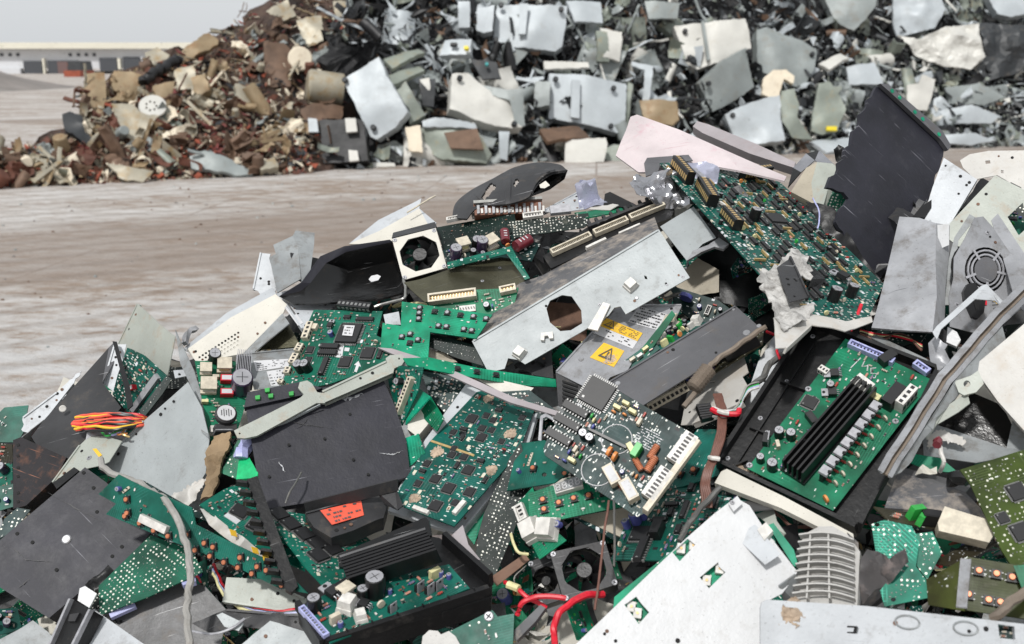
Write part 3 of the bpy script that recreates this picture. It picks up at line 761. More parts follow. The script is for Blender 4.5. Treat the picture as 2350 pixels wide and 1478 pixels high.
# cooling fan + power supply
fan('black cooling fan behind a square white steel grille, on the ridge of the heap', [(900, 548), (1000, 523), (1026, 614), (925, 643)], .07, frame_mt='cream')
facets('black plastic side and top edge strip with two screws above the cooling fan', [(899, 546, .07), (902, 534, .05), (998, 509, .05), (1003, 521, .07)], [(0, 1, 2, 3)], 'black_plastic', 'edge_cover', 'plastic strip')
r_, f_ = panel('dark bronze reflective steel plate of an opened power supply, right below the fan', [(927, 648), (1166, 584), (1207, 640), (1195, 655), (1150, 668), (975, 692)], .045, 'bronze', 'power_supply_plate', 'metal plate', q=[(927, 648), (1166, 584), (1207, 640), (975, 692)], warp=.003,
      ex=[('sc', 1040, 622, 0, .8), ('sc', 1147, 615, 0, .7), ('sc', 1107, 645, 0, .7)], bars=[], smooth=True)
facets('thin green board edge with white component feet, on top of the bronze plate', [(1026, 602, .07), (1172, 565, .07), (1216, 638, .045), (1205, 642, .045), (1163, 582, .07), (1028, 616, .07)], [(0, 1, 4, 5), (1, 2, 3, 4)], 'pcb', 'board_edge', 'circuit board')
board('opened power supply board crowded with maroon capacitors and white transformers, right of the fan', [(1016, 575), (1165, 535), (1240, 560), (1220, 600), (1150, 590), (1030, 612)], .035, 'pcb_dark', pop='cap:10 r:14 d:8 fc:5 s:20',
      ex=[('tr', 1125, 566, 15, 1.1, 2), ('mc', 1198, 567, 15, 1.5), ('mc', 1158, 550, 70, 1.2), ('tr', 1062, 570, 0, 1.0, 0), ('cap', 1045, 590, 0, 1.4, 8), ('cap', 1093, 567, 0, 1.2, 2), ('cap', 1105, 572, 0, 1.4, 8), ('cap', 1085, 585, 0, 1.0, 1)], q=[(1016, 575), (1165, 535), (1200, 590), (1030, 612)], sc=1.2, name='power_supply_board')
# curved slotted cover on the ridge
def arch():
    top = [(1037, 500), (1046, 466), (1080, 437), (1132, 409), (1180, 384), (1232, 373), (1282, 377), (1301, 390)]
    bot = [(1072, 502), (1088, 482), (1110, 472), (1140, 470), (1175, 466), (1214, 451), (1224, 425), (1242, 398)]
    T = smooth_path([(x, y, 0) for x, y in top], 14); B = smooth_path([(x, y, 0) for x, y in bot], 14)
    V = []; n = len(T); K = 24
    for i in range(n):
        for k in range(K):
            t = k/(K-1); x = T[i].x*(1-t)+B[i].x*t; y = T[i].y*(1-t)+B[i].y*t
            rib = .005 if (28 < i < 36 or 49 < i < 55) else 0
            V.append((x, y, .0+.05*math.sin(math.pi*(.12+.8*t)*.6)+rib*math.sin(math.pi*t)))
    F = []; slots = [[(1104, 452), (1126, 418), (1140, 428), (1112, 460)], [(1176, 425), (1184, 410), (1192, 414), (1182, 430)]]
    for i in range(n-1):
        for k in range(K-1):
            f = (i*K+k, i*K+k+1, (i+1)*K+k+1, (i+1)*K+k); cx = sum(V[j][0] for j in f)/4; cy = sum(V[j][1] for j in f)/4
            if not any(pip(cx, cy, q) for q in slots): F.append(f)
    return V, F
V_, F_ = arch()
cv = facets('x', V_, F_, 'charcoal', 'cover_shell', 'plastic cover', smooth=True, th=.0035)
mo = facets('x', [(1214, 452, .03), (1226, 412, .02), (1258, 384, .0), (1285, 378, .0), (1303, 391, .0), (1296, 410, .0), (1262, 434, .0)], [(0, 1, 2, 3, 4, 5, 6)], 'black_gloss', 'cover_mouth', 'plastic cover', mats=['black_gloss'])
group_under('plastic_cover', 'grey black curved plastic cover with cut slots, arching over the back of the ridge', 'plastic cover', [cv, mo])
panel('torn pale yellow sticker inside the mouth of the curved cover', [(1238, 424), (1252, 415), (1262, 425), (1250, 432), (1240, 431)], .045, 'cream', 'torn_sticker', 'sticker', th=.0004)
# slot bar
r_, f_ = panel('row of steel card slots with copper springs, standing in front of the curved cover', [(1086, 466), (1243, 456), (1247, 488), (1090, 494)], .03, 'brown', 'slot_housing', 'connector block', th=.02, pname='slot_back', root=1)
for i in range(9):
    x = 1094+i*17.6
    decal(r_, f_, [(x, 474-i*.8), (x+6, 473.6-i*.8), (x+7, 492-i*.5), (x+1, 493-i*.5)], 'galv', 'slot_plate', z=.004, th=.004)
    decal(r_, f_, [(x+9, 480-i*.8), (x+14, 479.6-i*.8), (x+15, 490-i*.5), (x+10, 490.6-i*.5)], 'white_plastic', 'slot_contact', z=.002, th=.002)
decal(r_, f_, [(1086, 465), (1243, 455), (1244, 461), (1087, 471)], 'steel', 'top_rail', z=.006, th=.006)
# solder side boards
board('dark solder side circuit board edged with white connectors, below the card slots', [(1000, 522), (1078, 508), (1180, 489), (1186, 520), (1165, 543), (1060, 570), (1018, 577)], .028, 'pcb_solder_dark', pop='sj:60 s:30', q=[(1000, 522), (1180, 489), (1170, 543), (1018, 577)],
      bars=[(1026, 509, 1070, 500, .008, .006, ['white_plastic', 'ic'], 'connector', 'slot'), (1084, 500, 1134, 490, .008, .006, ['white_plastic', 'ic'], 'connector', 'slot'), (1142, 490, 1176, 485, .008, .006, ['white_plastic', 'ic'], 'connector', 'slot')], sc=.8)
board('narrow dark circuit board with silver solder specks, beneath the long slot rail on the ridge', [(1168, 509), (1350, 489), (1354, 512), (1340, 522), (1180, 546)], .034, 'pcb_solder_dark', pop='sj:70 s:30', q=[(1168, 509), (1350, 489), (1352, 518), (1180, 546)],
      bars=[(1200, 500, 1246, 494, .009, .007, ['white_plastic', 'ic'], 'connector', 'slot'), (1262, 487, 1310, 482, .014, .007, ['silver', 'steel'], 'metal_connector', 'solid')], sc=.8)
board('bright green board edge sloping behind the slot rail on the ridge', [(1318, 488), (1425, 474), (1432, 484), (1345, 500)], .01, 'pcb_mid')
# slot rail
r_, f_ = panel('long black expansion card rail with cream contact strips, rising to the right along the ridge', [(1246, 588), (1345, 523), (1500, 462), (1548, 478), (1540, 500), (1420, 545), (1264, 616)], .03, 'black_plastic', 'card_rail', 'slot rail', th=.02, q=[(1246, 588), (1500, 462), (1540, 500), (1264, 616)], root=1, pname='rail_body')
bar(r_, f_, 1266, 586, 1356, 545, .010, .008, ['cream_plastic', 'ic'], 'slot', kind='slot', n=26, z=.001)
bar(r_, f_, 1364, 541, 1440, 509, .010, .008, ['cream_plastic', 'ic'], 'slot', kind='slot', n=22, z=.001)
bar(r_, f_, 1446, 506, 1524, 474, .010, .008, ['cream_plastic', 'ic'], 'slot', kind='slot', n=22, z=.001)
bar(r_, f_, 1345, 575, 1392, 553, .004, .006, ['white_plastic', 'ic'], 'strip', kind='solid', z=.001); bar(r_, f_, 1420, 542, 1470, 520, .003, .006, ['white_plastic', 'ic'], 'strip', kind='solid', z=.001)
bar(r_, f_, 1350, 528, 1500, 468, .012, .010, ['charcoal', 'ic'], 'support', kind='comb', n=9, z=-.001)
facets('narrow black channel edge running below the card rail', [(1240, 560, .0), (1262, 616, .03), (1268, 640, .02), (1250, 640, .0), (1210, 580, .0)], [(0, 1, 2, 3, 4)], 'black_plastic', 'channel_edge', 'plastic strip')
# big grey chassis
r_, f_ = panel('large grey metal chassis with octagonal hole and white clips, diagonal across the heap',
      [(1083, 783), (1512, 526), (1583, 637), (1436, 721), (1424, 703), (1410, 706), (1396, 724), (1340, 758), (1230, 822), (1205, 836), (1190, 826), (1166, 822), (1158, 846), (1121, 855)], .075, 'grey_paint', 'chassis', 'metal chassis', th=.0018,
      holes=[[(1254, 708), (1262, 690), (1290, 677), (1312, 680), (1334, 712), (1336, 742), (1310, 758), (1286, 760), (1262, 740)], [(1478, 632), (1484, 634), (1486, 641), (1480, 640)]], q=[(1083, 783), (1512, 526), (1583, 637), (1121, 855)], hint=(-.1, -.72, .7), root=1, pname='front_plate',
      ex=[('wc', 1448, 657, 0, 1.15), ('wc', 1193, 812, 10, 1.1), ('sc', 1567, 635, 0, .6), ('sc', 1376, 699, 0, .6), ('sc', 1531, 653, 0, .5), ('rv', 1461, 684, 0, .6)])
decal(r_, f_, [(1385, 697), (1401, 702), (1372, 762), (1350, 757)], 'white_plastic', 'strap', z=.005, th=.004)
decal(r_, f_, [(1243, 768), (1270, 765), (1271, 780), (1262, 781), (1259, 774), (1251, 775), (1250, 785), (1242, 784)], 'white_plastic', 'clip', z=.006, th=.006)
facets('top', [(1083, 782, .075), (1140, 690, .03), (1192, 650, .03), (1245, 632, .03), (1380, 555, .03), (1502, 498, .03), (1512, 526, .076)], [(0, 1, 2, 3), (0, 3, 4, 6), (4, 5, 6)], 'grey_dirty', root=r_, part='top_flange')
panel('brown worn metal seen through the octagonal hole of the big chassis', [(1240, 690), (1350, 700), (1345, 785), (1250, 770)], .0, 'rust', 'inner_plate', 'metal sheet')  # brown metal; the rust tone also paints the inside of the hole darker
# curved grey plate right of chassis
facets('pale grey curved plate with pointed corner, between the chassis and big green board', [(1515, 520, .05), (1552, 497, .055), (1592, 474, .05), (1618, 510, .06), (1643, 545, .055), (1612, 560, .05), (1576, 598, .045), (1550, 565, .05)], [(0, 1, 7), (1, 2, 3), (1, 3, 4, 5), (1, 5, 6, 7)], 'grey_paint', 'curved_plate', 'metal plate', smooth=True)
facets('small steel bar with a rusty end sticking out below the curved plate', [(1576, 598, .05), (1590, 575, .05), (1625, 562, .05), (1650, 545, .05), (1672, 560, .05), (1660, 572, .045), (1640, 566, .05), (1610, 578, .05)], [(0, 1, 2, 7), (2, 3, 4, 5, 6, 7)], 'galv', 'steel_bar', 'metal bar', th=.004)
panel('worn olive brown sheet in the shadow right of the chassis', [(1545, 650), (1600, 590), (1650, 620), (1650, 670), (1600, 680), (1570, 675)], -.03, 'beige', 'worn_sheet', 'metal sheet', warp=.004)
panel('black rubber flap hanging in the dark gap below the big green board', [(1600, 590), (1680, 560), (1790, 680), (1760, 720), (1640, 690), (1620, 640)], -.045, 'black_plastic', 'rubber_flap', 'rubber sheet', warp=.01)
# warning label power supply
r_, f_ = panel('steel power supply case with yellow warning labels and a vented end', [(1275, 854), (1405, 712), (1425, 700), (1565, 700), (1545, 745), (1470, 800), (1440, 850), (1400, 866), (1385, 886), (1335, 884)], .045, 'galv', 'power_supply_case', 'power supply', q=[(1275, 854), (1410, 705), (1520, 760), (1385, 886)], root=1, pname='lid', hint=(-.1, -.75, .7))
Y1 = [(1392, 731), (1475, 766), (1452, 801), (1360, 764)]
wl = decal(r_, f_, Y1, 'paper', 'warning_label'); yl = [bilin(Y1, 0, 0), bilin(Y1, 1, 0), bilin(Y1, 1, .52), bilin(Y1, 0, .52)]
decal(wl, f_, yl, 'yellow', 'label_band', z=.0013)
def tri(root, fr, q, c, s, z=.0022):
    """black outlined warning triangle with its mark, in label coordinates"""
    pl = poly_local(fr, q); mb = MB()
    T = [(0, -1), (.95, .75), (-.95, .75)]
    def mp(p): return bilin(pl, c[0]+p[0]*s[0], c[1]+p[1]*s[1])
    for i in range(3):
        a, b = T[i], T[(i+1) % 3]; k = .72
        mb.add([(*mp(a), z), (*mp(b), z), (*mp((b[0]*k, b[1]*k)), z), (*mp((a[0]*k, a[1]*k)), z)], [(0, 1, 2, 3)])
    mb.add([(*mp(p), z) for p in ((-.1, -.3), (.1, -.3), (.06, .25), (-.06, .25))], [(0, 1, 2, 3)])
    mb.add([(*mp(p), z) for p in ((-.08, .34), (.08, .34), (.08, .5), (-.08, .5))], [(0, 1, 2, 3)])
    o = mb.build('warning_symbol', ['ink'], root); o.location.z = -root.location.z
tri(wl, f_, Y1, (.22, .26), (.15, .24))
textlines(r_, f_, [bilin(Y1, .42, .05), bilin(Y1, .97, .05), bilin(Y1, .97, .48), bilin(Y1, .42, .48)], 5, z=.0019, seed=3)
textlines(r_, f_, [bilin(Y1, .05, .58), bilin(Y1, .97, .58), bilin(Y1, .97, .95), bilin(Y1, .05, .95)], 3, mt='charcoal', z=.0013, seed=8, dens=.4)
Y2 = [(1386, 787), (1433, 806), (1409, 843), (1354, 821)]
wl2 = decal(r_, f_, Y2, 'yellow', 'warning_label'); tri(wl2, f_, Y2, (.5, .5), (.3, .38))
W1 = [(1467, 704), (1532, 722), (1508, 758), (1441, 739)]
decal(r_, f_, W1, 'paper', 'rating_label'); textlines(r_, f_, W1, 6, z=.0013, seed=4, dens=.8, mt='charcoal')
put(r_, 'clod', *f_.loc(1400, 826), 0, 1, .9); put(r_, 'rivet', *f_.loc(1334, 825), 0, 0, .8)
facets('end', [(1275, 855, .046), (1335, 885, .046), (1325, 948, .03), (1282, 932, .03)], [(0, 1, 2, 3)], 'charcoal', root=r_, part='vented_end')
for i in range(7):
    y = 872+i*9; q_ = [(1290, y, .046), (1326, y+12, .046), (1325, y+16, .046), (1290, y+4, .046)]
    facets('v', [(a, b, c-.005*i*.35+.001) for a, b, c in q_], [(0, 1, 2, 3)], 'hole', root=r_, part='vent_slot', th=.0004)
# thin upright board
board('narrow green circuit board standing on edge, right of the warning labels', [(1428, 856), (1542, 712), (1550, 722), (1470, 838), (1440, 868)], .055, 'pcb_mid', pop='r:3 s:6', q=[(1428, 856), (1542, 712), (1550, 722), (1440, 868)], lam=1)
# slate plate
r_, f_ = panel('long flat slate grey plate with two rivets, resting across the middle right of the heap', [(1392, 880), (1688, 702), (1750, 757), (1476, 930)], .07, 'slate', 'slate_plate', 'metal plate', th=.002, ex=[('rv', 1742, 748, 0, .7), ('rv', 1714, 764, 0, 1.1), ('rv', 1683, 710, 0, .5), ('rv', 1418, 880, 0, .8)])
board('narrow green board with black fins peeking out below the slate plate', [(1475, 931), (1752, 760), (1750, 790), (1560, 905), (1500, 940)], .045, 'pcb_brown', pop='cap:4 r:8 d:6',
      bars=[(1490, 940, 1580, 890, .012, .012, ['cream_plastic', 'ic'], 'connector', 'block'), (1670, 830, 1745, 790, .012, .014, ['heat_black'], 'heat_sink', 'comb')], q=[(1475, 931), (1752, 760), (1750, 790), (1500, 940)], lam=1)
cable('dirty tan cable with a ribbed ferrite sleeve, below the slate plate', [(1760, 748, .09), (1700, 788, .085), (1650, 822, .08), (1622, 850, .08), (1598, 895, .075), (1570, 935, .07)], .0035, 'cable_tan')
def ferrite():
    a, b = pt(1628, 845, HEAP.s_at(1628, 845)-.086), pt(1590, 893, HEAP.s_at(1590, 893)-.082); O = (a+b)/2; mb = MB(); n = 16; P = []; Rr = []
    for i in range(n+1): P.append(a.lerp(b, i/n)-O); Rr.append(.0105 if i % 2 else .0085)
    Rr[0] = .005; Rr[-1] = .006; mb.tube(P, Rr, 12); tag(mb.build('ferrite_sleeve', ['cable_tan'], None, False, Matrix.Translation(O)), 'ribbed tan sleeve threaded on the dirty cable below the slate plate', 'ferrite sleeve')
ferrite()
panel('dirty white ribbed plastic panel with stepped edge, below the slate plate', [(1562, 975), (1578, 905), (1600, 872), (1675, 815), (1706, 812), (1716, 852), (1702, 862), (1720, 893), (1702, 915), (1706, 925), (1590, 975)], .035, 'white_speck', 'ribbed_plastic', 'plastic panel', warp=.002, q=[(1562, 975), (1690, 815), (1720, 893), (1590, 975)])
for i, (x, y) in enumerate([(1585, 700), (1530, 690), (1625, 715), (1650, 732)]): pass
board('small green board with a blue disc, in the dark right of the rating label', [(1540, 655), (1650, 690), (1690, 720), (1600, 745), (1545, 700)], -.01, 'pcb_dark', pop='cap:4 r:8 d:6 fc:3', ex=[('d', 1575, 690, 0, 3, 3), ('cn', 1625, 715, 90, 1, 3), ('fc', 1535, 683, 60, 1.3, 0)])
board('cluster of pale parts on a green board between the labelled case and the slate plate', [(1485, 790), (1560, 735), (1625, 740), (1520, 805)], .04, 'pcb_busy', pop='fc:5 cap:4 d:5 r:8', ex=[('tr', 1545, 752, 30, 1, 2), ('wc', 1510, 785, 30, .9), ('wc', 1600, 742, 15, 1)])
board('green board sliver with pale caps squeezed above the slate plate', [(1430, 830), (1500, 780), (1515, 800), (1450, 850)], .05, 'pcb_busy', pop='fc:4 r:5 d:4')
# big board top right
_, fbig = board('big dark green circuit board with chip rows and orange parts, leaning at right', [(1514, 374), (1560, 372), (1770, 398), (1832, 458), (2028, 652), (1990, 735), (1850, 740), (1738, 623)], .06, 'pcb_busy', pop='op:20 r:30 s:100 d:14 cap.0:8',
      q=[(1514, 374), (1770, 398), (2028, 652), (1738, 623)], sc=.92, hint=(-.1, -.62, .75), name='large_circuit_board',
      ex=[('q', 1780, 505, 0, 1.6, 2), ('cap', 1728, 505, 0, 1.2, 2), ('led', 1812, 445, 0, 1, 0), ('led', 1820, 455, 0, 1, 0), ('led', 1828, 463, 0, 1, 0), ('led', 1842, 478, 0, 1, 0), ('cap', 1910, 690, 0, 1.2, 2), ('cap', 1950, 680, 0, 1.1, 2), ('ft', 1930, 645, 30, 1.6)],
      bars=[(1545, 385, 1580, 425, .013, .02, ['black', 'gold'], 'connector', 'block'), (1700, 412, 1762, 404, .012, .018, ['black', 'gold'], 'connector', 'block'), (1605, 432, 1632, 475, .016, .018, ['black', 'gold'], 'connector', 'block'),
            (1660, 495, 1690, 530, .014, .016, ['black', 'gold'], 'connector', 'block'), (1650, 465, 1690, 490, .004, .003, ['white_plastic', 'ic'], 'connector', 'solid'), (1585, 392, 1615, 420, .008, .008, ['silver'], 'crystal', 'solid')])
def chip_rows(rt, fr, outline, dx, dy, drop, seed, skip=(), kinds=(('chip', 2), ('chip', 1), ('orange_pin_strip', 0)), sc=1.0):
    g = random.Random(seed); pl = poly_local(fr, outline); xs = [p[0] for p in pl]; ys = [p[1] for p in pl]; x = min(xs); i = 0
    while x < max(xs):
        y = min(ys) + (i % 2)*dy*.4
        while y < max(ys):
            if g.random() > drop and all(pip(x+a*.006, y+b*.015, pl) for a, b in ((-1, -1), (1, -1), (1, 1), (-1, 1))) and not any(abs(x-X) < r and abs(y-Y) < r for X, Y, r in skip):
                k, v = g.choices(kinds, (3, 3, 2))[0]; put(rt, k, x+g.uniform(-.001, .001), y+g.uniform(-.003, .003), math.pi/2, v, sc)
            y += dy
        x += dx; i += 1
bigb = [o for o in COL.objects if o.name == 'large_circuit_board'][0]
chip_rows(bigb, fbig, [(1590, 400), (1770, 405), (1832, 465), (2010, 650), (1975, 715), (1870, 715), (1750, 600), (1640, 460)], .0125, .031, .22, 4, [(*fbig.loc(1780, 505), .02), (*fbig.loc(1825, 640), .03), (*fbig.loc(1930, 680), .025)])
cable('thin violet wire drooping along the right edge of the big green board', [(1865, 455, .08), (1878, 480, .08), (1880, 505, .07), (1876, 525, .07)], .0010, 'periwinkle', 'wire', 'wire')
# shredded capacitor foil
panel('shredded white metal foil torn open over the lower left corner of the big board', [(1735, 625), (1775, 612), (1822, 572), (1850, 585), (1862, 640), (1830, 640), (1850, 690), (1835, 700), (1870, 710), (1860, 730), (1800, 760), (1775, 720)], .085, 'shred', 'torn_foil', 'metal foil', on=(fbig, .014), warp=.008, jag=.003, th=.0012, grid=.008, ws=60)
panel('flattened black wrapper plate on top of the shredded white foil', [(1783, 615), (1815, 590), (1858, 682), (1812, 694)], .105, 'charcoal', 'black_wrapper', 'wrapper', on=(fbig, .024), warp=.001)
facets('black torn curled plastic behind the shredded white foil', [(1850, 600, .10), (1880, 625, .10), (1895, 640, .10), (1870, 680, .10), (1852, 672, .11), (1862, 640, .12)], [(0, 1, 2, 5), (5, 2, 3, 4)], 'black_gloss', 'curled_plastic', 'plastic')
panel('white folded plastic strip curving below the shredded foil to the right', [(1775, 730), (1850, 722), (1940, 738), (2000, 725), (2003, 738), (1940, 760), (1860, 745), (1800, 800), (1780, 800)], .07, 'white_speck', 'white_strip', 'plastic strip', on=(fbig, .010), warp=.003)
panel('pale lavender smooth card beneath the black tray, seen beside the red wire', [(1740, 830), (1782, 762), (1860, 742), (1700, 990), (1690, 980)], .03, 'light_grey', 'pale_card', 'card')
# tall black sheet upper right
def tall_sheet():
    o = [(2012, 198), (2030, 208), (2150, 318), (2166, 345), (2160, 372), (2134, 445), (2122, 492), (2096, 500), (2072, 498), (2056, 540), (2042, 600), (2020, 640), (1985, 612), (1945, 560), (1916, 510), (1926, 480), (1946, 456), (1935, 442), (1898, 430), (1908, 404), (1922, 398), (1926, 372), (1940, 362), (1942, 338), (1955, 330), (1958, 300), (1970, 292), (1972, 262), (1984, 252), (1990, 228), (2000, 222)]
    def wf(x, y): return 0
    rt, fr = panel('tall matt black plastic panel with jagged left edge and green holed rim, upper right', o, .015, 'black_panel', 'black_plastic_sheet', 'plastic panel', th=.006, warp=.004, jag=.0022, q=[(2012, 198), (2166, 345), (2060, 600), (1930, 460)], hint=(-.12, -.88, .42), lam=.9, root=1, pname='sheet', grid=.012, ws=7, smooth=True)
    decal(rt, fr, [(2010, 197), (2028, 198), (2152, 304), (2172, 338), (2166, 349), (2148, 324), (2030, 214)], 'slate', 'rim', z=.0085, th=.007)
    for (x, y) in ((2037, 214), (2054, 229), (2089, 262), (2107, 278), (2144, 313)):
        c = fr.loc(x, y); mb = MB(); mb.cyl((c[0], c[1], .0075), .0032, .002, 10, 0); mb.build('screw_hole', ['pcb_bright'], rt)
tall_sheet()
panel('ragged black plastic ear on the left edge of the tall black panel', [(1913, 345), (1924, 332), (1938, 340), (1958, 352), (1936, 365), (1932, 376), (1918, 370)], .005, 'black_plastic', 'torn_ear', 'plastic scrap', warp=.004)
facets('black hooked plastic tab under the right corner of the tall black panel', [(2128, 455, .02), (2120, 470, .02), (2138, 458, .02), (2138, 475, .02), (2122, 500, .02), (2095, 497, .02)], [(0, 1, 4, 5), (1, 2, 3, 4)], 'black_plastic', 'hooked_tab', 'plastic scrap', th=.003)
board('small bright green solder side board peeking out under the black panel', [(1898, 470), (1912, 435), (1948, 450), (1930, 490), (1918, 496)], .0, 'pcb_solder', pop='sj:14')
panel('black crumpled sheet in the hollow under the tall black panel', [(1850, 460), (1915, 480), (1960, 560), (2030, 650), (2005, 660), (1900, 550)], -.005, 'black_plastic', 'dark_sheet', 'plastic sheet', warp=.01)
facets('half stripped grey and tan packet standing left of the tall black panel', [(1815, 440, .0), (1850, 385, .0), (1878, 365, .0), (1898, 385, .01), (1917, 400, .01), (1900, 435, .01), (1890, 470, .01), (1868, 468, .0), (1862, 420, .0), (1875, 372, .0)], [(0, 1, 9, 8, 7), (9, 3, 4, 5, 8), (8, 5, 6, 7)], 'sage', 'stripped_packet', 'packet', mats=['beige', 'sage'], mi=[0, 1, 1], th=.01)
facets('crumpled black and silver film behind the grey and tan packet', [(1808, 430, -.02), (1820, 385, -.02), (1850, 352, -.02), (1880, 345, -.02), (1915, 378, -.01), (1895, 385, .0), (1870, 368, -.01), (1838, 395, -.01)], [(0, 1, 7), (1, 2, 6, 7), (2, 3, 6), (3, 4, 5, 6)], 'foil', 'crumpled_film', 'plastic film', mats=['black_gloss', 'foil'], mi=[0, 1, 0, 1], smooth=True)
panel('light grey marbled sheet behind the right edge of the tall black panel', [(2120, 500), (2140, 430), (2166, 362), (2243, 412), (2178, 520), (2130, 540)], -.02, 'light_grey', 'marbled_sheet', 'plastic sheet')
panel('speckled white sheet with small punched holes at the right edge of the ridge', [(2203, 368), (2225, 354), (2270, 346), (2352, 345), (2400, 360), (2400, 460), (2352, 440), (2289, 402), (2238, 412), (2210, 385)], -.03, 'white_speck', 'punched_sheet', 'metal sheet', holes=[[(2261, 369), (2272, 368), (2273, 375), (2262, 376)], [(2297, 390), (2303, 391), (2303, 398), (2297, 397)]])
r_, f_ = panel('large sage grey sheet with rust marks and a rectangular hole, right edge', [(2284, 402), (2352, 436), (2420, 480), (2420, 700), (2300, 640), (2172, 545), (2180, 512)], .0, 'sage', 'sage_sheet', 'metal sheet', holes=[[(2312, 498), (2347, 465), (2360, 520), (2338, 540)]], warp=.001)
panel('black socket bracket clipped on the upper edge of the sage sheet', [(2309, 428), (2320, 418), (2344, 430), (2336, 440), (2326, 432), (2320, 440), (2334, 447), (2330, 452)], .012, 'black_plastic', 'socket_bracket', 'bracket', th=.004)
# grey box chassis right
facets('dented galvanised box cover with a white corner, standing right of the big green board', [(2064, 497, .07), (2110, 500, .075), (2148, 512, .08), (2147, 600, .085), (2150, 680, .085), (2140, 762, .08), (2060, 757, .08), (2000, 752, .08), (2018, 690, .075), (2040, 600, .07), (2092, 610, .077), (2180, 517, .06), (2178, 585, .06), (2170, 660, .06), (2168, 740, .05), (2152, 600, .08)],
       [(0, 1, 10, 9), (1, 2, 3, 10), (9, 10, 7, 8), (10, 3, 4, 6), (10, 6, 7), (4, 5, 6), (2, 11, 12, 3), (3, 12, 13, 4), (4, 13, 14, 5)], 'galv', 'box_cover', 'metal cover', th=.003, smooth=True)
panel('small bright white tape patch on the edge of the dented box cover', [(2151, 516), (2178, 514), (2178, 562), (2153, 573)], .083, 'white', 'tape_patch', 'tape', th=.0004, hint=(-.2, -.8, .5))
# fan plate
ell = [(2262+47*math.cos(a*.2618)*1.0-8*math.sin(a*.2618), 620+52*math.sin(a*.2618)+10*math.cos(a*.2618)) for a in range(24)]
r_, f_ = panel('silver power supply with a stamped round fan grille and black mains socket, right', [(2190, 590), (2215, 545), (2236, 500), (2256, 497), (2278, 520), (2330, 600), (2352, 700), (2300, 745), (2240, 765), (2180, 750), (2178, 680), (2188, 640)], .06, 'galv', 'power_supply', 'power supply', holes=[ell], q=[(2200, 520), (2300, 560), (2310, 745), (2180, 745)], root=1, pname='face_plate', smooth=True, warp=.002,
      ex=[('sc', 2266, 534, 0, .9), ('sc', 2218, 660, 0, .8), ('sc', 2196, 700, 0, .9), ('sc', 2234, 731, 0, .8), ('sc', 2264, 718, 0, .8)])
for k, (ra, rb, a0, a1) in enumerate([(.82, .89, .3, 5.9), (.64, .71, 0, 6.28)]):
    n = 22; c = f_.loc(2262, 620); mb = MB(); vs = []
    rx = abs(f_.loc(2309, 620)[0]-c[0])+.001; 
    P_ = [f_.loc(*e) for e in ell]
    for i in range(24):
        for rr in (ra, rb): vs.append((c[0]+(P_[i][0]-c[0])*rr, c[1]+(P_[i][1]-c[1])*rr, .001)); 
    fs = [(2*i, 2*((i+1) % 24), 2*((i+1) % 24)+1, 2*i+1) for i in range(24)]
    mb.add(vs, fs); mb.add([(x, y, z-.002) for x, y, z in vs], [tuple(reversed(f)) for f in fs]); mb.build('grille_ring', ['silver'], r_)
mb = MB(); mb.add([(f_.loc(2262, 620)[0]+(p[0]-f_.loc(2262, 620)[0])*.56, f_.loc(2262, 620)[1]+(p[1]-f_.loc(2262, 620)[1])*.56, .001) for p in [f_.loc(*e) for e in ell]], [tuple(range(24))]); mb.build('grille_centre', ['slate'], r_)
for a in range(5):
    A_ = f_.loc(*ell[(a*5) % 24]); c = f_.loc(2262, 620); mb = MB(); d = Vector((A_[0]-c[0], A_[1]-c[1])); m_ = (c[0]+d.x*.78, c[1]+d.y*.78); mb.box(m_[0], m_[1], .0005, d.length*.5, .003, .001, 0, math.atan2(d.y, d.x)); mb.build('grille_spoke', ['silver'], r_)
mb = MB(); c = f_.loc(2262, 620); mb.cyl((c[0], c[1], -.0065), .042, .002, 24); mb.build('interior_shade', ['hole'], r_)  # black disc stands in for the shaded inside behind the grille
decal(r_, f_, [(2215, 655), (2232, 652), (2256, 690), (2252, 720), (2238, 735), (2226, 730), (2208, 690), (2206, 672)], 'black', 'mains_socket', z=.006, th=.006)
decal(r_, f_, [(2222, 680), (2236, 676), (2246, 700), (2234, 716)], 'hole', 'socket_opening', z=.0066)
decal(r_, f_, [(2252, 684), (2262, 688), (2262, 702), (2254, 700)], 'red', 'switch', z=.003, th=.003)
decal(r_, f_, [(2270, 686), (2288, 686), (2312, 712), (2276, 726)], 'yellow', 'rating_label', z=.001); textlines(r_, f_, [(2272, 690), (2290, 690), (2306, 710), (2278, 722)], 4, z=.0018)
facets('lath shaped silver bracket with a triangular corner, in front of the mains socket', [(2140, 762, .1), (2150, 748, .1), (2252, 656, .1), (2264, 652, .1), (2315, 705, .09), (2308, 712, .09), (2284, 690, .09), (2238, 686, .1), (2160, 755, .1), (2150, 780, .1)], [(0, 1, 8, 9), (1, 2, 7, 8), (2, 3, 6, 7), (3, 4, 5, 6)], 'light_grey', 'angle_bracket', 'bracket')
facets('bent galvanised flange with a long slot at the right edge, over the sage sheet', [(2275, 505, .05), (2290, 490, .05), (2350, 580, .06), (2420, 680, .06), (2420, 800, .07), (2330, 690, .07), (2310, 620, .06)], [(0, 1, 2, 6), (2, 3, 4, 5, 6)], 'galv', 'slotted_flange', 'metal flange')
panel('grey strip between the box cover and the power supply face', [(2176, 600), (2190, 545), (2225, 491), (2240, 500), (2200, 550), (2188, 640), (2178, 700), (2168, 700)], .05, 'grey_worn', 'grey_strip', 'metal strip')
panel('small chipped white plastic block below the dented box cover', [(2175, 750), (2196, 762), (2205, 780), (2195, 795), (2172, 785)], .07, 'white', 'white_block', 'plastic block', th=.006)
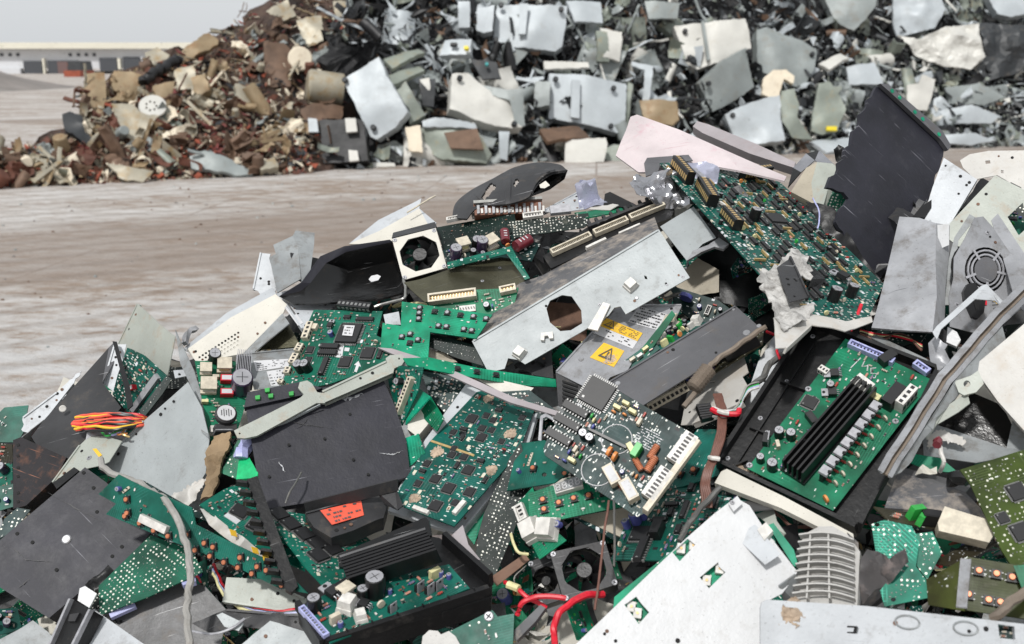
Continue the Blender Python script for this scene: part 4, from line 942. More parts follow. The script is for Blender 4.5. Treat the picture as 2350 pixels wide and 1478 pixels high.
panel('crumpled silver bracket with folded corners, between the box cover and the black tray', [(2130, 790), (2148, 765), (2175, 790), (2168, 802), (2180, 825), (2150, 860), (2135, 830)], .075, 'galv', 'crumpled_bracket', 'bracket', warp=.01, grid=.007, ws=50)
# steel beams
OLD = lambda *a, **k: None
OLD('long bent steel angle bar', [(2013, 1085, .13), (2030, 1060, .13), (2150, 860, .125), (2180, 830, .12), (2290, 725, .11), (2352, 655, .11), (2420, 585, .1), (2420, 625, .105), (2352, 690, .115), (2300, 745, .115), (2200, 845, .125), (2175, 875, .13), (2060, 1060, .135), (2022, 1092, .135), (2355, 712, .105), (2310, 762, .105), (2240, 850, .11), (2170, 950, .12), (2075, 1075, .125), (2048, 1090, .13)],
       [(0, 1, 12, 13), (1, 2, 11, 12), (2, 3, 10, 11), (3, 4, 9, 10), (4, 5, 8, 9), (5, 6, 7, 8), (8, 14, 15, 9), (9, 15, 16, 10), (10, 16, 17, 11), (11, 17, 18, 12), (12, 18, 19, 13)], 'galv', 'steel_angle_bar', 'steel bar', th=.004, mats=['galv', 'grey_worn'], mi=[0]*6+[1]*5)
def angle_bar():
    g = random.Random(12)
    base = [(2030, 1086, .135), (2168, 868, .128), (2295, 722, .116), (2460, 560, .10)]
    C = []
    for (p, q) in zip(base, base[1:]):
        for i in range(6): t = i/6; C.append((p[0]+(q[0]-p[0])*t+g.uniform(-2, 2), p[1]+(q[1]-p[1])*t+g.uniform(-2, 2), p[2]+(q[2]-p[2])*t+g.uniform(-.0015, .0015)))
    C.append(base[-1])
    V = []; F = []; mi = []; offs = [(-18, -.002), (-3, .003), (-1, -.006), (7, -.006), (9, .003), (20, -.002)]
    for i, (x, y, L) in enumerate(C):
        a = C[max(i-1, 0)]; b = C[min(i+1, len(C)-1)]; dx, dy = b[0]-a[0], b[1]-a[1]; l = math.hypot(dx, dy); nx, ny = -dy/l, dx/l
        for o_, h in offs: V.append((x+nx*o_, y+ny*o_, L+h))
    k = len(offs)
    for i in range(len(C)-1):
        for j in range(k-1): F.append((i*k+j, i*k+j+1, (i+1)*k+j+1, (i+1)*k+j)); mi.append(1 if j in (1, 2) else 0)
    r = facets('x', V, F, 'galv', 'bar', 'steel bar', th=.003, mats=['galv', 'cable_tan'], mi=mi)
    fl = facets('x', [(2045, 1094, .12), (2068, 1084, .118), (2092, 1060, .117), (2118, 1010, .117), (2142, 984, .115), (2152, 950, .113), (2192, 915, .11), (2228, 868, .108), (2262, 838, .105), (2310, 785, .1), (2300, 748, .11), (2240, 812, .118), (2188, 878, .122), (2120, 985, .125), (2080, 1045, .125)], [(0, 1, 2, 14), (14, 2, 3, 13), (13, 3, 4, 5), (13, 5, 6, 12), (12, 6, 7, 11), (11, 7, 8, 10), (10, 8, 9)], 'grey_worn', 'flange', 'steel bar', th=.003)
    group_under('steel_angle_bar', 'long bent steel angle bar with a groove, crossing down beside the black tray', 'steel bar', [r, fl])
angle_bar()
r_, f_ = panel('grey lug with a round bolt hole on the edge of the white speckled panel', [(2190, 875), (2228, 862), (2245, 850), (2258, 880), (2240, 900), (2212, 907), (2200, 900)], .12, 'sage', 'bolt_lug', 'bracket', holes=[[(2219+8*math.cos(a*.6283), 881+8*math.sin(a*.6283)) for a in range(10)]], th=.003)
facets('jagged torn grey bracket end below the bolt lug', [(2120, 970, .11), (2175, 930, .11), (2220, 900, .11), (2226, 925, .11), (2200, 945, .105), (2150, 975, .1), (2128, 1010, .1)], [(0, 1, 5, 6), (1, 2, 3, 4, 5)], 'sage', 'torn_bracket', 'bracket')
r_, f_ = panel('sunlit white speckled panel reaching out of the right edge', [(2233, 842), (2352, 742), (2480, 650), (2480, 1120), (2352, 990), (2290, 920)], .105, 'white_speck', 'speckled_sheet', 'metal panel', th=.006, warp=.001)
panel('black sheet standing in for the shaded cavity under the white speckled panel', [(2150, 985), (2230, 900), (2300, 930), (2335, 1000), (2320, 1030), (2200, 1010)], .03, 'black_gloss', 'cavity_shade', 'plate')  # black sheet painted in for the shade of an open cavity
facets('grey frame corner with a square hole around the shaded cavity, right edge', [(2140, 985, .05), (2150, 975, .05), (2310, 1028, .04), (2325, 960, .04), (2420, 1040, .04), (2420, 1060, .04), (2352, 1040, .045), (2240, 1062, .05), (2120, 1045, .055), (2118, 1010, .055)], [(0, 1, 2, 7, 8, 9), (2, 3, 4, 5, 6, 7)], 'grey_worn', 'frame_corner', 'metal frame')
panel('chalky white broken edge strip below the grey frame corner', [(2125, 1000), (2160, 985), (2215, 1008), (2210, 1022), (2150, 1010), (2130, 1030)], .065, 'white_speck', 'chalky_strip', 'metal strip', jag=.002, warp=.002)
cable('short white wire with a red glass lamp at its end, right of the steel bar', [(2158, 1085, .08), (2166, 1060, .1), (2160, 1035, .1), (2156, 1018, .1)], .0022, 'white_plastic', 'lamp_wire', 'wire')
cable('small dark red lamp at the tip of the white wire', [(2153, 1022, .105), (2156, 1010, .105), (2150, 1004, .105)], .0045, 'maroon', 'small_lamp', 'lamp')
# ---- tray with board
tray = [(1645, 1068), (1752, 905), (1858, 745), (2150, 858), (2130, 930), (1968, 1222), (1840, 1160)]
r_, f_ = panel('black plastic tray holding a green power board with silver transistors, lower right', tray, .085, 'black_plastic', 'component_tray', 'plastic tray', th=.012, q=[(1645, 1068), (1858, 745), (2150, 858), (1968, 1222)], root=1, pname='tray_floor', hint=(-.25, -.6, .8))
for nm, a, b in (('rim', (1645, 1068), (1858, 745)), ('rim', (1858, 745), (2150, 858)), ('rim', (1968, 1222), (1645, 1068)), ('rim', (2150, 858), (1968, 1222))):
    bar(r_, f_, *a, *b, .005, .014, ['black_plastic'], nm, kind='solid', z=0)
bar(r_, f_, 1680, 1085, 1870, 790, .002, .005, ['black_plastic'], 'rib', kind='solid'); 
for a, b in (((1720, 985), (1790, 1012)), ((1790, 880), (1862, 905)), ((1660, 1085), (1716, 1060))): bar(r_, f_, *a, *b, .002, .006, ['black_plastic'], 'rib', kind='solid')
for x, y in ((1865, 772), (1806, 876), (1760, 993), (1745, 960), (1670, 1052)): put(r_, 'screw', *f_.loc(x, y), 0, 0, .8)
for i in range(4): put(r_, 'clod', *f_.loc(1690+i*16, 1078+i*9), i, i, .7)
brd = [(1715, 1075), (1940, 777), (2142, 873), (1912, 1172)]
g2 = Frame(f_.O+f_.N*.012, f_.X, f_.Y, f_.N)
b_ = empty('power_board', g2.mw()); tag(b_, 'bright green power board with long heat sink and eight silver transistors in the black tray', 'circuit board')
pl = poly_local(g2, brd); link('board', sheet_mb(pl, th=.0018).mesh('board', ['pcb_mid']), b_)
fx = [('t', 0, 0)]
extras(b_, g2, [('cap', 1745, 1058, 0, 1, 1), ('cap', 1788, 1000, 0, 1.2, 1), ('cap', 1815, 1005, 0, 1.2, 1), ('cap', 1772, 1075, 0, 1.3, 1), ('cap', 1805, 1085, 0, .8, 0), ('cap', 1905, 892, 0, 1, 1), ('cap', 1940, 915, 0, 1, 1), ('q', 1858, 925, 0, 1.1, 1), ('rl', 1862, 965, 60, .8, 0), ('sc', 1720, 1068, 0, 1), ('sc', 1855, 893, 0, 1), ('sc', 2055, 967, 0, 1), ('sc', 2140, 880, 0, .8),
     ('ft', 1915, 862, 30, 1.1), ('ft', 1910, 905, 30, 1.1), ('t', 1757, 1015, 20, 1.3), ('fc', 1785, 1025, 40, 1), ('d', 1895, 1150, 60, 1.4, 0), ('t', 1847, 1030, 60, 1.1)],
     [(1818, 1098, 1985, 905, .030, .026, ['heat_black'], 'heat_sink', 'fins', 5), (1948, 792, 2050, 836, .008, .008, ['periwinkle', 'ic'], 'ribbon_connector', 'slot'), (2098, 838, 2130, 860, .008, .008, ['periwinkle', 'ic'], 'ribbon_connector', 'slot'),
      (1960, 885, 1995, 912, .016, .018, ['white_plastic', 'ic'], 'connector', 'block', 3), (2060, 945, 2095, 905, .010, .018, ['white_plastic', 'ic'], 'connector', 'block', 4), (2030, 940, 2066, 898, .013, .016, ['black', 'ic'], 'relay', 'solid'), (1880, 850, 1900, 862, .008, .008, ['white_plastic', 'ic'], 'connector', 'block', 3),
      (2005, 918, 2018, 925, .008, .01, ['yellow_dull', 'ic'], 'film_capacitor', 'solid'), (2020, 838, 2052, 818, .011, .011, ['black', 'silver'], 'large_capacitor', 'solid')])
A_, B_ = Vector(g2.loc(1882, 1108)), Vector(g2.loc(2012, 940)); rot = math.atan2((B_-A_).y, (B_-A_).x)
for i in range(8):
    c = A_.lerp(B_, (i+.5)/8); mb = MB(); mb.box(0, 0, 0, .0115, .004, .016, 0); mb.box(0, -.001, .016, .0118, .011, .003, 1, 0, .88); mb.cyl((0, -.006, .0166), .002, .004, 8, 2); o = mb.build('power_transistor', ['ic', 'silver', 'hole'], b_); o.location = (c.x, c.y, 0); o.rotation_euler = (0, 0, rot)
    n_ = Vector((math.sin(rot), -math.cos(rot)))*.014; put(b_, 'disc_capacitor', c.x-n_.x*-1.0, c.y-n_.y*-1.0, rot+1.2, 1, 1.1); put(b_, 'resistor', c.x+n_.x*.45, c.y+n_.y*.45, rot+1.57, 3, 1.0)
populate(b_, g2, pl, [], 'r:14 s:60 sj:12', 5, [(x, y, .008, .008) for x, y in [g2.loc(1818+i*17, 1098-i*20) for i in range(11)]] + [(*g2.loc(1882+i*14, 1108-i*18), .016, .016) for i in range(11)])
mb = MB()
for st in ([(1985, 826), (1978, 842), (1992, 840)], [(1992, 838), (1990, 852)], [(2010, 845), (1998, 846), (1999, 858), (2012, 858), (2008, 868), (1996, 867)], [(1952, 845), (1975, 822)]):
    mb.tube([(*g2.loc(x, y), .0006) for x, y in st], .0007, 4)
mb.build('chalk_mark', ['paper'], b_)
cable('thick black cable looping over the left edge of the tray', [(1850, 735, .12), (1845, 750, .12), (1815, 800, .11), (1770, 835, .1), (1745, 870, .1), (1715, 895, .09)], .004, 'cable_dark')
cable('thin red wire looping beside the thick black cable over the tray corner', [(1880, 722, .12), (1850, 717, .125), (1815, 730, .12), (1795, 770, .11), (1783, 800, .11), (1790, 825, .11)], .0016, 'red', 'wire', 'wire')
cable('short straight red wire standing between the big board and the tray', [(1975, 700, .09), (1968, 725, .095), (1962, 738, .09), (1952, 760, .09)], .0022, 'red', 'wire', 'wire')
for i, c in enumerate(('red', 'yellow_dull', 'black', 'cable_brown')):
    cable('loose thin %s wire in the dark between the tray and the box cover' % {'red': 'red', 'yellow_dull': 'yellow', 'black': 'black', 'cable_brown': 'brown'}[c], [(1975, 758+i*3, .05), (2020, 768+i*4, .05), (2070, 775-i*3, .05), (2115, 792+i*4, .05)], .0016, c, 'wire', 'wire')
panel('grey edge strip running behind the upper rim of the black tray', [(2000, 775), (2010, 768), (2140, 830), (2135, 842)], .05, 'grey_worn', 'edge_strip', 'metal strip')
facets('dark board with silver solder blobs under the box cover', [(2035, 765, .05), (2130, 762, .05), (2110, 790, .05), (2050, 785, .05)], [(0, 1, 2, 3)], 'pcb_solder_dark', 'solder_board', 'circuit board')
# ribbon cable
for i in range(4):
    cable('w', [(1636+i*3, 920, .09), (1647+i*3, 960, .11), (1640+i*3, 1020, .12), (1626+i*3, 1060, .12), (1615+i*3, 1100, .115), (1620+i*4, 1165, .1)], .0017, 'cable_brown', 'ribbon_cable' , 'cable', None) if False else None
rb = empty('ribbon_cable', Matrix.Translation(pt(1640, 1020, HEAP.s_at(1640, 1020)-.11))); tag(rb, 'brown ribbon cable bound with white ties, hanging left of the black tray', 'cable')
for i in range(5):
    cable('', [(1638+i*4, 905, .09), (1650+i*4, 950, .11), (1646+i*4, 1000, .12), (1630+i*4, 1050, .12), (1612+i*4, 1100, .115), (1612+i*5, 1165, .1)], .0017, 'cable_brown', root=rb)
for y, x in ((945, 1657), (1052, 1636)):
    cable('', [(x-9, y-3, .125), (x+2, y, .128), (x+16, y+2, .125)], .0026, 'white_plastic', root=rb, part='cable_tie')
r_, f_ = panel('black flat plug full of red and white wires, left of the ribbon cable', [(1598, 928), (1630, 924), (1640, 955), (1612, 962)], .1, 'black', 'cable_plug', 'plug', th=.01, root=1, pname='plug_body')
for i in range(5): decal(r_, f_, [(1604+i*.6, 932+i*5.5), (1628+i*.6, 929+i*5.5), (1628+i*.6, 931.5+i*5.5), (1604+i*.6, 934.5+i*5.5)], 'charcoal', 'plug_slot', z=.001)
for i, (c, nm) in enumerate((('red', 'red'), ('white_plastic', 'white'), ('periwinkle', 'lavender'), ('green', 'green'), ('black', 'black'), ('cable_grey', 'grey'))):
    cable('thin %s wire curving out of the black plug towards the tray' % nm, [(1636, 930+i*5, .105), (1665, 940+i*3, .115), (1694, 940-i*2, .11), (1712, 905-i*3, .105), (1742, 893-i*3, .1)] if i != 0 else [(1634, 940, .11), (1660, 948, .12), (1690, 948, .12), (1696, 938, .12)], .0016 if i else .0032, c, 'wire', 'wire')
# ---- board with terminal blocks
board('dark green control board packed with resistors, copper coils and white terminal blocks, in the centre', [(1247, 1030), (1262, 990), (1345, 878), (1372, 870), (1606, 1005), (1478, 1178), (1462, 1186), (1250, 1045)], .15, 'pcb_dark',
      q=[(1247, 1035), (1355, 870), (1606, 1005), (1470, 1186)], pop='fc.1:4 fc.0:4 d:26 cap.0:12 ch.0:6 r:100 s:100', name='control_board', hint=(-.15, -.8, .6), sc=.95,
      ex=[('q', 1371, 905, 0, 1.9, 2), ('ch', 1345, 918, 90, 1.1, 1), ('ch', 1322, 942, 90, 1.5, 2), ('ch', 1303, 972, 90, 1.5, 2), ('ch', 1283, 1005, 90, 1.5, 2), ('coil', 1500, 1040, 0, 1, 0), ('coil', 1495, 1068, 0, 1.1, 0), ('coil', 1465, 1068, 60, .9, 0), ('coil', 1425, 1112, 60, .8), ('coil', 1418, 1100, 60, .8), ('fc', 1462, 1040, 0, 1.8, 3), ('fc', 1450, 1035, 60, 1.5, 1), ('rl', 1405, 1095, 60, 1.2, 1),
          ('rl', 1445, 1130, 60, 1.3, 1), ('led', 1389, 925, 0, 1.4, 0), ('led', 1386, 932, 0, 1.3, 1), ('cap', 1340, 1000, 0, 1.1, 1), ('cap', 1355, 1010, 0, 1.1, 1), ('cap', 1428, 1085, 0, .8, 3), ('d', 1400, 1040, 0, 1.8, 0), ('d', 1412, 1052, 0, 1.8, 0)],
      bars=[(1590, 1003, 1545, 1065, .016, .012, ['white_plastic', 'ic'], 'terminal_block', 'block', 8), (1533, 1083, 1487, 1148, .016, .012, ['white_plastic', 'ic'], 'terminal_block', 'block', 8), (1604, 1012, 1480, 1180, .007, .012, ['cream_plastic', 'ic'], 'edge_rail', 'solid'), (1350, 985, 1440, 1030, .003, .004, ['black'], 'jumper', 'solid')],
      avoid=[(1415, 1008, .02), (1372, 1078, .022), (1510, 1000, .02)])
fr = None
for o in list(COL.objects):
    if o.name == 'control_board':
        m = o.matrix_world; X, Y, N = (Vector([m[i][k] for i in range(3)]) for k in range(3)); fr = Frame(Vector(m.translation), X, Y, N); cb = o
for x, y, r in ((1415, 1008, .017), (1372, 1078, .018)):
    c = fr.loc(x, y); mb = MB(); mb.tube([(c[0]+r*math.cos(a*.2618), c[1]+r*math.sin(a*.2618), .0004) for a in range(25)], .0006, 4); mb.build('printed_circle', ['paper'], cb)
textlines(cb, fr, [(1470, 975), (1530, 1005), (1505, 1045), (1445, 1012)], 8, 'paper', .0006, seed=9, dens=.7)
# ---- long board on a steel carrier
panel('pale steel carrier plate under the long board covered with square chips', [(1072, 878), (1112, 892), (1240, 925), (1205, 1050), (1058, 1224), (1040, 1222), (890, 1172), (930, 1090), (975, 1010)], .055, 'light_grey', 'carrier_plate', 'metal plate', th=.008, q=[(1072, 878), (1240, 925), (1058, 1224), (900, 1165)])
board('long dark green board covered with square chips and dried mud, left of the centre', [(1100, 893), (1232, 925), (1188, 1042), (1042, 1208), (897, 1152), (985, 1015)], .07, 'pcb_busy', q=[(1100, 893), (1232, 925), (1042, 1208), (897, 1152)], pop='q.0:7 ch.0:8 cl:16 s:100 r:14', sc=.8,
      ex=[('q', 1083, 962, 0, 0.94, 1), ('q', 1132, 965, 0, 0.78, 0), ('q', 1128, 988, 0, 0.78, 0), ('q', 1105, 1005, 0, 0.86, 1), ('q', 1037, 1045, 0, 0.86, 0), ('q', 1065, 1050, 0, 0.86, 0), ('q', 1042, 1030, 0, 0.70, 0), ('q', 1075, 1080, 0, 0.94, 1), ('q', 980, 1065, 0, 0.86, 0), ('q', 1000, 1100, 0, 0.86, 1), ('q', 1030, 1122, 0, 1.01, 1), ('q', 1078, 1130, 0, 0.86, 1), ('q', 1000, 1162, 0, 1.01, 1)],
      bars=[(949, 1166, 985, 1180, .005, .004, ['white_plastic', 'ic'], 'connector', 'solid'), (1042, 1182, 1068, 1152, .006, .004, ['white_plastic', 'ic'], 'connector', 'solid'), (988, 1012, 1088, 1046, .003, .001, ['gold'], 'gold_strip', 'solid')], holes=[[(1062+9*math.cos(a*.6283), 996+8*math.sin(a*.6283)) for a in range(10)]])
# ---- display board etc
board('grey green L shaped board with one copper button, left of the control board', [(1163, 1126), (1190, 1018), (1250, 1010), (1300, 1050), (1305, 1085), (1272, 1108)], .085, 'pcb_grey', q=[(1163, 1126), (1190, 1018), (1295, 1012), (1272, 1108)], ex=[('pb', 1226, 1078, 0, 1), ('cap', 1193, 1084, 0, .8, 3)], pop='s:5', bars=[(1212, 1070, 1222, 1040, .003, .003, ['cream_plastic', 'solder'], 'connector', 'pins')], holes=[[(1249+6*math.cos(a*.7854), 1089+5*math.sin(a*.7854)) for a in range(8)]])
rt, fr = board('green button board with a four digit display, below the control board', [(1212, 1132), (1275, 1112), (1400, 1085), (1500, 1110), (1492, 1150), (1430, 1162), (1216, 1206)], .085, 'pcb_mid', q=[(1212, 1132), (1400, 1085), (1425, 1160), (1216, 1206)], name='display_board',
      ex=[('pb', 1247, 1150, 0, 1.05), ('pb', 1250, 1172, 0, 1.05), ('pb', 1284, 1157, 0, 1.05), ('pb', 1318, 1147, 0, 1.05), ('pb', 1352, 1140, 0, 1.05), ('pb', 1385, 1132, 0, 1.05), ('pb', 1316, 1086, 0, .9), ('pb', 1297, 1090, 0, .9)], pop='s:8')
D = [(1273, 1119), (1336, 1096), (1340, 1122), (1278, 1140)]
decal(rt, fr, D, 'white_plastic', 'display', z=.008, th=.008); dl = poly_local(fr, D)
decal(rt, fr, [bilin(D, .02, .03), bilin(D, .98, .03), bilin(D, .98, .9), bilin(D, .02, .9)], 'grey_worn', 'display_face', z=.0086)
mb = MB()
for k in range(4):
    u0 = .07+k*.235; u1 = u0+.13; v0, v1 = .2, .78; vm = .49
    for (a, b) in (((u0, v0), (u1, v0)), ((u0, vm), (u1, vm)), ((u0, v1), (u1, v1)), ((u0, v0), (u0, vm)), ((u1, v0), (u1, vm)), ((u0, vm), (u0, v1)), ((u1, vm), (u1, v1))):
        A = Vector(bilin(dl, *a)); B = Vector(bilin(dl, *b)); d = (B-A); p = Vector((-d.y, d.x)).normalized()*.0006
        A2, B2 = A+d*.08, B-d*.08
        mb.add([(*(A2-p), .0092), (*(B2-p), .0092), (*(B2+p), .0092), (*(A2+p), .0092)], [(0, 1, 2, 3)])
mb.build('display_digits', ['paper'], rt)
board('plain green board with copper buttons behind the control board, left of the ribbon cable', [(1520, 1125), (1545, 1060), (1600, 985), (1652, 985), (1650, 1090), (1560, 1118)], .06, 'pcb_grey', ex=[('pb', 1595, 1082, 0, 1.1), ('pb', 1563, 1090, 0, 1)], q=[(1520, 1125), (1600, 985), (1655, 1000), (1640, 1095)])
board('green board with bright white lugs and film capacitors, under the display board', [(1178, 1165), (1222, 1118), (1245, 1190), (1300, 1240), (1238, 1284)], .075, 'pcb_mid', pop='sj:12 s:10', ex=[('wc', 1262, 1215, 30, 1.8), ('wc', 1225, 1218, 60, 1.8), ('cap', 1285, 1205, 30, 1.2, 3)], bars=[(1192, 1160, 1205, 1195, .012, .006, ['white_plastic', 'ic'], 'connector', 'slot')], q=[(1178, 1165), (1222, 1118), (1300, 1240), (1238, 1284)])
board('long dark board with rows of solder points, right of the mud covered board', [(1170, 1050), (1195, 1015), (1218, 1110), (1175, 1230), (1128, 1342), (1085, 1325), (1098, 1225), (1110, 1180)], .05, 'pcb_solder_dark', q=[(1160, 1060), (1215, 1080), (1128, 1342), (1072, 1320)], pop='sj:100')
facets('bright green board edge behind the long solder dotted board', [(1062, 1215, .04), (1118, 1125, .045), (1110, 1190, .04), (1088, 1250, .035)], [(0, 1, 2, 3)], 'pcb_bright', 'board_edge', 'circuit board')
facets('flared worn grey brown plastic foot below the mud covered board', [(985, 1230, .07), (1040, 1225, .08), (1062, 1205, .08), (1075, 1250, .08), (1103, 1285, .08), (1060, 1280, .08), (1010, 1265, .07)], [(0, 1, 6), (1, 2, 3, 5, 6), (3, 4, 5)], 'pinkgrey', 'flared_foot', 'plastic scrap', th=.002, mats=['cloth', 'pinkgrey'], mi=[0, 1, 1])
board('broad green circuit board with small chips and green capacitors, under the white panel corner', [(1402, 1284), (1452, 1160), (1520, 1098), (1640, 1080), (1745, 1112), (1700, 1165), (1600, 1235), (1532, 1286)], .07, 'pcb_busy', q=[(1402, 1284), (1475, 1120), (1660, 1130), (1560, 1286)], pop='ch:14 r:24 s:80 cap:8 d:6',
      ex=[('cap', 1440, 1210, 0, 1.4, 3), ('cap', 1462, 1200, 0, 1.3, 4), ('cap', 1478, 1190, 90, 1.3, 3), ('q', 1470, 1228, 0, 1.5, 1), ('rl', 1512, 1225, 0, 1.1, 0), ('ch', 1475, 1265, 0, 1.6, 2)])
for sgn, xx in ((0, 0), (1, 20)):
    cable('thin %s wire hanging straight down in front of the display board' % ('brown', 'dark')[sgn], [(1398+xx*.6, 1150, .13), (1390+xx, 1200, .13), (1378+xx*1.6, 1300, .12), (1366+xx*2.4, 1400, .11)][:4 if not sgn else 3], .0013, ('cable_brown', 'cable_dark')[sgn], 'wire', 'wire')
cable('dark grey cable sloping from the ribbon cable to the white panel corner', [(1650, 1120, .11), (1610, 1165, .11), (1580, 1205, .11), (1560, 1240, .11)], .0032, 'cable_dark')
# ---- green strips
board('long narrow bright green board with black push buttons, below the button panel', [(925, 822), (985, 820), (1100, 845), (1275, 870), (1277, 888), (1190, 884), (1040, 858), (935, 838)], .085, 'pcb_bright', q=[(925, 820), (1276, 870), (1277, 888), (932, 838)], ex=[('wb', 1050, 848, 0, .9, 4), ('wb', 1094, 855, 0, .9, 4), ('wb', 1138, 862, 0, .9, 4)], lam=1.2)
facets('thin frayed purple grey board edge running diagonally under the green strips', [(866, 797, .10), (900, 800, .1), (990, 828, .1), (1090, 872, .1), (1180, 912, .1), (1282, 944, .09), (1278, 954, .09), (1172, 924, .1), (1085, 886, .1), (985, 840, .1), (900, 812, .1)], [(0, 1, 10), (1, 2, 9, 10), (2, 3, 8, 9), (3, 4, 7, 8), (4, 5, 6, 7)], 'pinkgrey', 'board_edge', 'circuit board', th=.003)
board('bright green keypad board with pale domed buttons, left of the big chassis', [(922, 692), (1130, 722), (1093, 777), (987, 762), (982, 827), (873, 798), (878, 741), (920, 748)], .095, 'pcb_bright', q=[(922, 692), (1130, 722), (1100, 780), (905, 760)], name='keypad_board', pop='s:8',
      ex=[('wb', 964, 709, 5, .95, 1), ('wb', 963, 721, 5, .95, 1), ('wb', 962, 734, 5, .95, 1), ('wb', 998, 717, 5, .95, 4), ('wb', 1027, 720, 5, .95, 1), ('wb', 1057, 725, 5, .95, 4), ('wb', 1087, 729, 5, .95, 1), ('wb', 1116, 734, 5, .95, 1), ('wb', 1007, 750, 5, .95, 1), ('wb', 1025, 752, 5, .95, 1), ('wb', 1065, 758, 5, .95, 1), ('wb', 1083, 761, 5, .95, 1),
          ('wb', 942, 769, 5, .95, 1), ('wb', 923, 775, 5, .95, 1), ('wb', 960, 782, 5, .95, 1), ('wb', 941, 789, 5, .95, 4)])
for k, (x, y) in enumerate(((940, 752), (950, 720))): pass
board('board with long cream connectors on the ridge, above the keypad board', [(975, 690), (1090, 665), (1190, 660), (1180, 700), (1135, 725), (985, 705)], .06, 'pcb_mid', pop='r:6 s:16 d:4', bars=[(985, 692, 1095, 678, .013, .012, ['cream_plastic', 'gold'], 'connector', 'slot'), (1055, 712, 1092, 708, .01, .008, ['white_plastic', 'solder'], 'connector', 'pins'), (1148, 672, 1185, 664, .010, .01, ['cream_plastic', 'gold'], 'connector', 'slot')], ex=[('cap', 1118, 706, 0, 1, 1)])
board('dark board strip with dense solder points, under the notch of the keypad board', [(985, 765), (1090, 792), (1110, 840), (1050, 822), (985, 795)], .06, 'pcb_solder_dark', pop='sj:50')
panel('beige pebble textured scrap under the keypad board', [(982, 800), (1030, 815), (1050, 832), (1000, 830), (978, 825)], .05, 'beige', 'beige_scrap', 'plastic scrap', warp=.004)
panel('small grey white chip of casing behind the left end of the keypad board', [(880, 722), (915, 715), (920, 745), (885, 745)], .08, 'light_grey', 'casing_chip', 'plastic scrap')
panel('black plastic wedge between the chassis foot and the green strip', [(1180, 838), (1265, 792), (1270, 868), (1230, 862)], .03, 'charcoal', 'black_wedge', 'plastic scrap')
panel('pale cream flat sheet with a dark slot, below the long green strip', [(1080, 862), (1130, 868), (1225, 890), (1210, 905), (1160, 905)], .06, 'cream', 'cream_sheet', 'metal sheet')
board('dark board with printed lines and a black chip, right of the mud covered board', [(1130, 900), (1215, 895), (1280, 945), (1250, 965), (1190, 945)], .06, 'pcb_dark', pop='ch:2 s:20 r:4')
facets('bent bare wire frame left of the control board', [(1235, 1010, .08), (1240, 955, .09), (1252, 948, .09), (1285, 968, .09), (1283, 973, .09), (1254, 956, .09), (1246, 960, .09), (1242, 1012, .08)], [(0, 1, 6, 7), (1, 2, 5, 6), (2, 3, 4, 5)], 'silver', 'bent_rod', 'wire')
# ---- left main board
board('green controller board with a white labelled chip and white arrow mark, upper left', [(720, 711), (878, 714), (864, 770), (930, 800), (905, 830), (760, 880), (690, 895), (643, 887)], .085, 'pcb', q=[(720, 711), (878, 714), (850, 860), (643, 887)], name='controller_board', pop='ch:10 q.0:3 s:90 r:22 cap.0:6 d:6',
      ex=[('q', 803, 768, 0, 1.9, 2), ('cap', 762, 770, 0, 1.2, 3), ('q', 793, 832, 0, 1.2, 1), ('q', 845, 812, 0, 1.3, 1), ('ch', 758, 798, 0, 1.3, 2), ('ch', 753, 812, 0, 1.3, 2), ('ch', 745, 843, 90, 1.3, 2), ('cap', 692, 850, 0, 1.5, 1), ('cap', 707, 849, 0, 1.5, 1), ('ft', 760, 750, 0, .9)],
      bars=[(780, 704, 856, 712, .011, .010, ['black', 'solder'], 'connector', 'block'), (702, 783, 716, 745, .010, .008, ['cream_plastic', 'ic'], 'connector', 'block', 4), (685, 812, 695, 795, .010, .008, ['cream_plastic', 'ic'], 'connector', 'block', 3), (672, 840, 684, 818, .010, .008, ['cream_plastic', 'ic'], 'connector', 'block', 3), (660, 862, 666, 848, .009, .007, ['cream_plastic', 'ic'], 'connector', 'block', 2), (645, 884, 650, 876, .009, .007, ['cream_plastic', 'ic'], 'connector', 'block', 2),
            (722, 760, 728, 748, .007, .006, ['cream_plastic', 'ic'], 'connector', 'solid')], avoid=[(780, 805, .012), (820, 842, .012)])
cbm = [o for o in COL.objects if o.name == 'controller_board'][0]; m = cbm.matrix_world
fr = Frame(Vector(m.translation), *(Vector([m[i][k] for i in range(3)]) for k in range(3)))
decal(cbm, fr, [(795, 753), (818, 754), (812, 778), (789, 776)], 'paper', 'chip_label', z=.0066, th=.0004); textlines(cbm, fr, [(797, 755), (816, 756), (810, 776), (791, 774)], 3, z=.007, seed=2, hh=.2)
decal(cbm, fr, [(776, 787), (791, 788), (785, 822), (769, 820)], 'paper', 'sticker'); textlines(cbm, fr, [(778, 790), (789, 791), (783, 820), (772, 818)], 3, z=.0012, seed=2)
decal(cbm, fr, [(796, 786), (808, 787), (806, 794), (793, 793)], 'paper', 'sticker'); decal(cbm, fr, [(792, 798), (803, 799), (801, 807), (790, 806)], 'paper', 'sticker')
decal(cbm, fr, [(813, 853), (818, 839), (813, 838), (823, 829), (829, 842), (824, 841), (819, 855)], 'paper', 'arrow_mark')
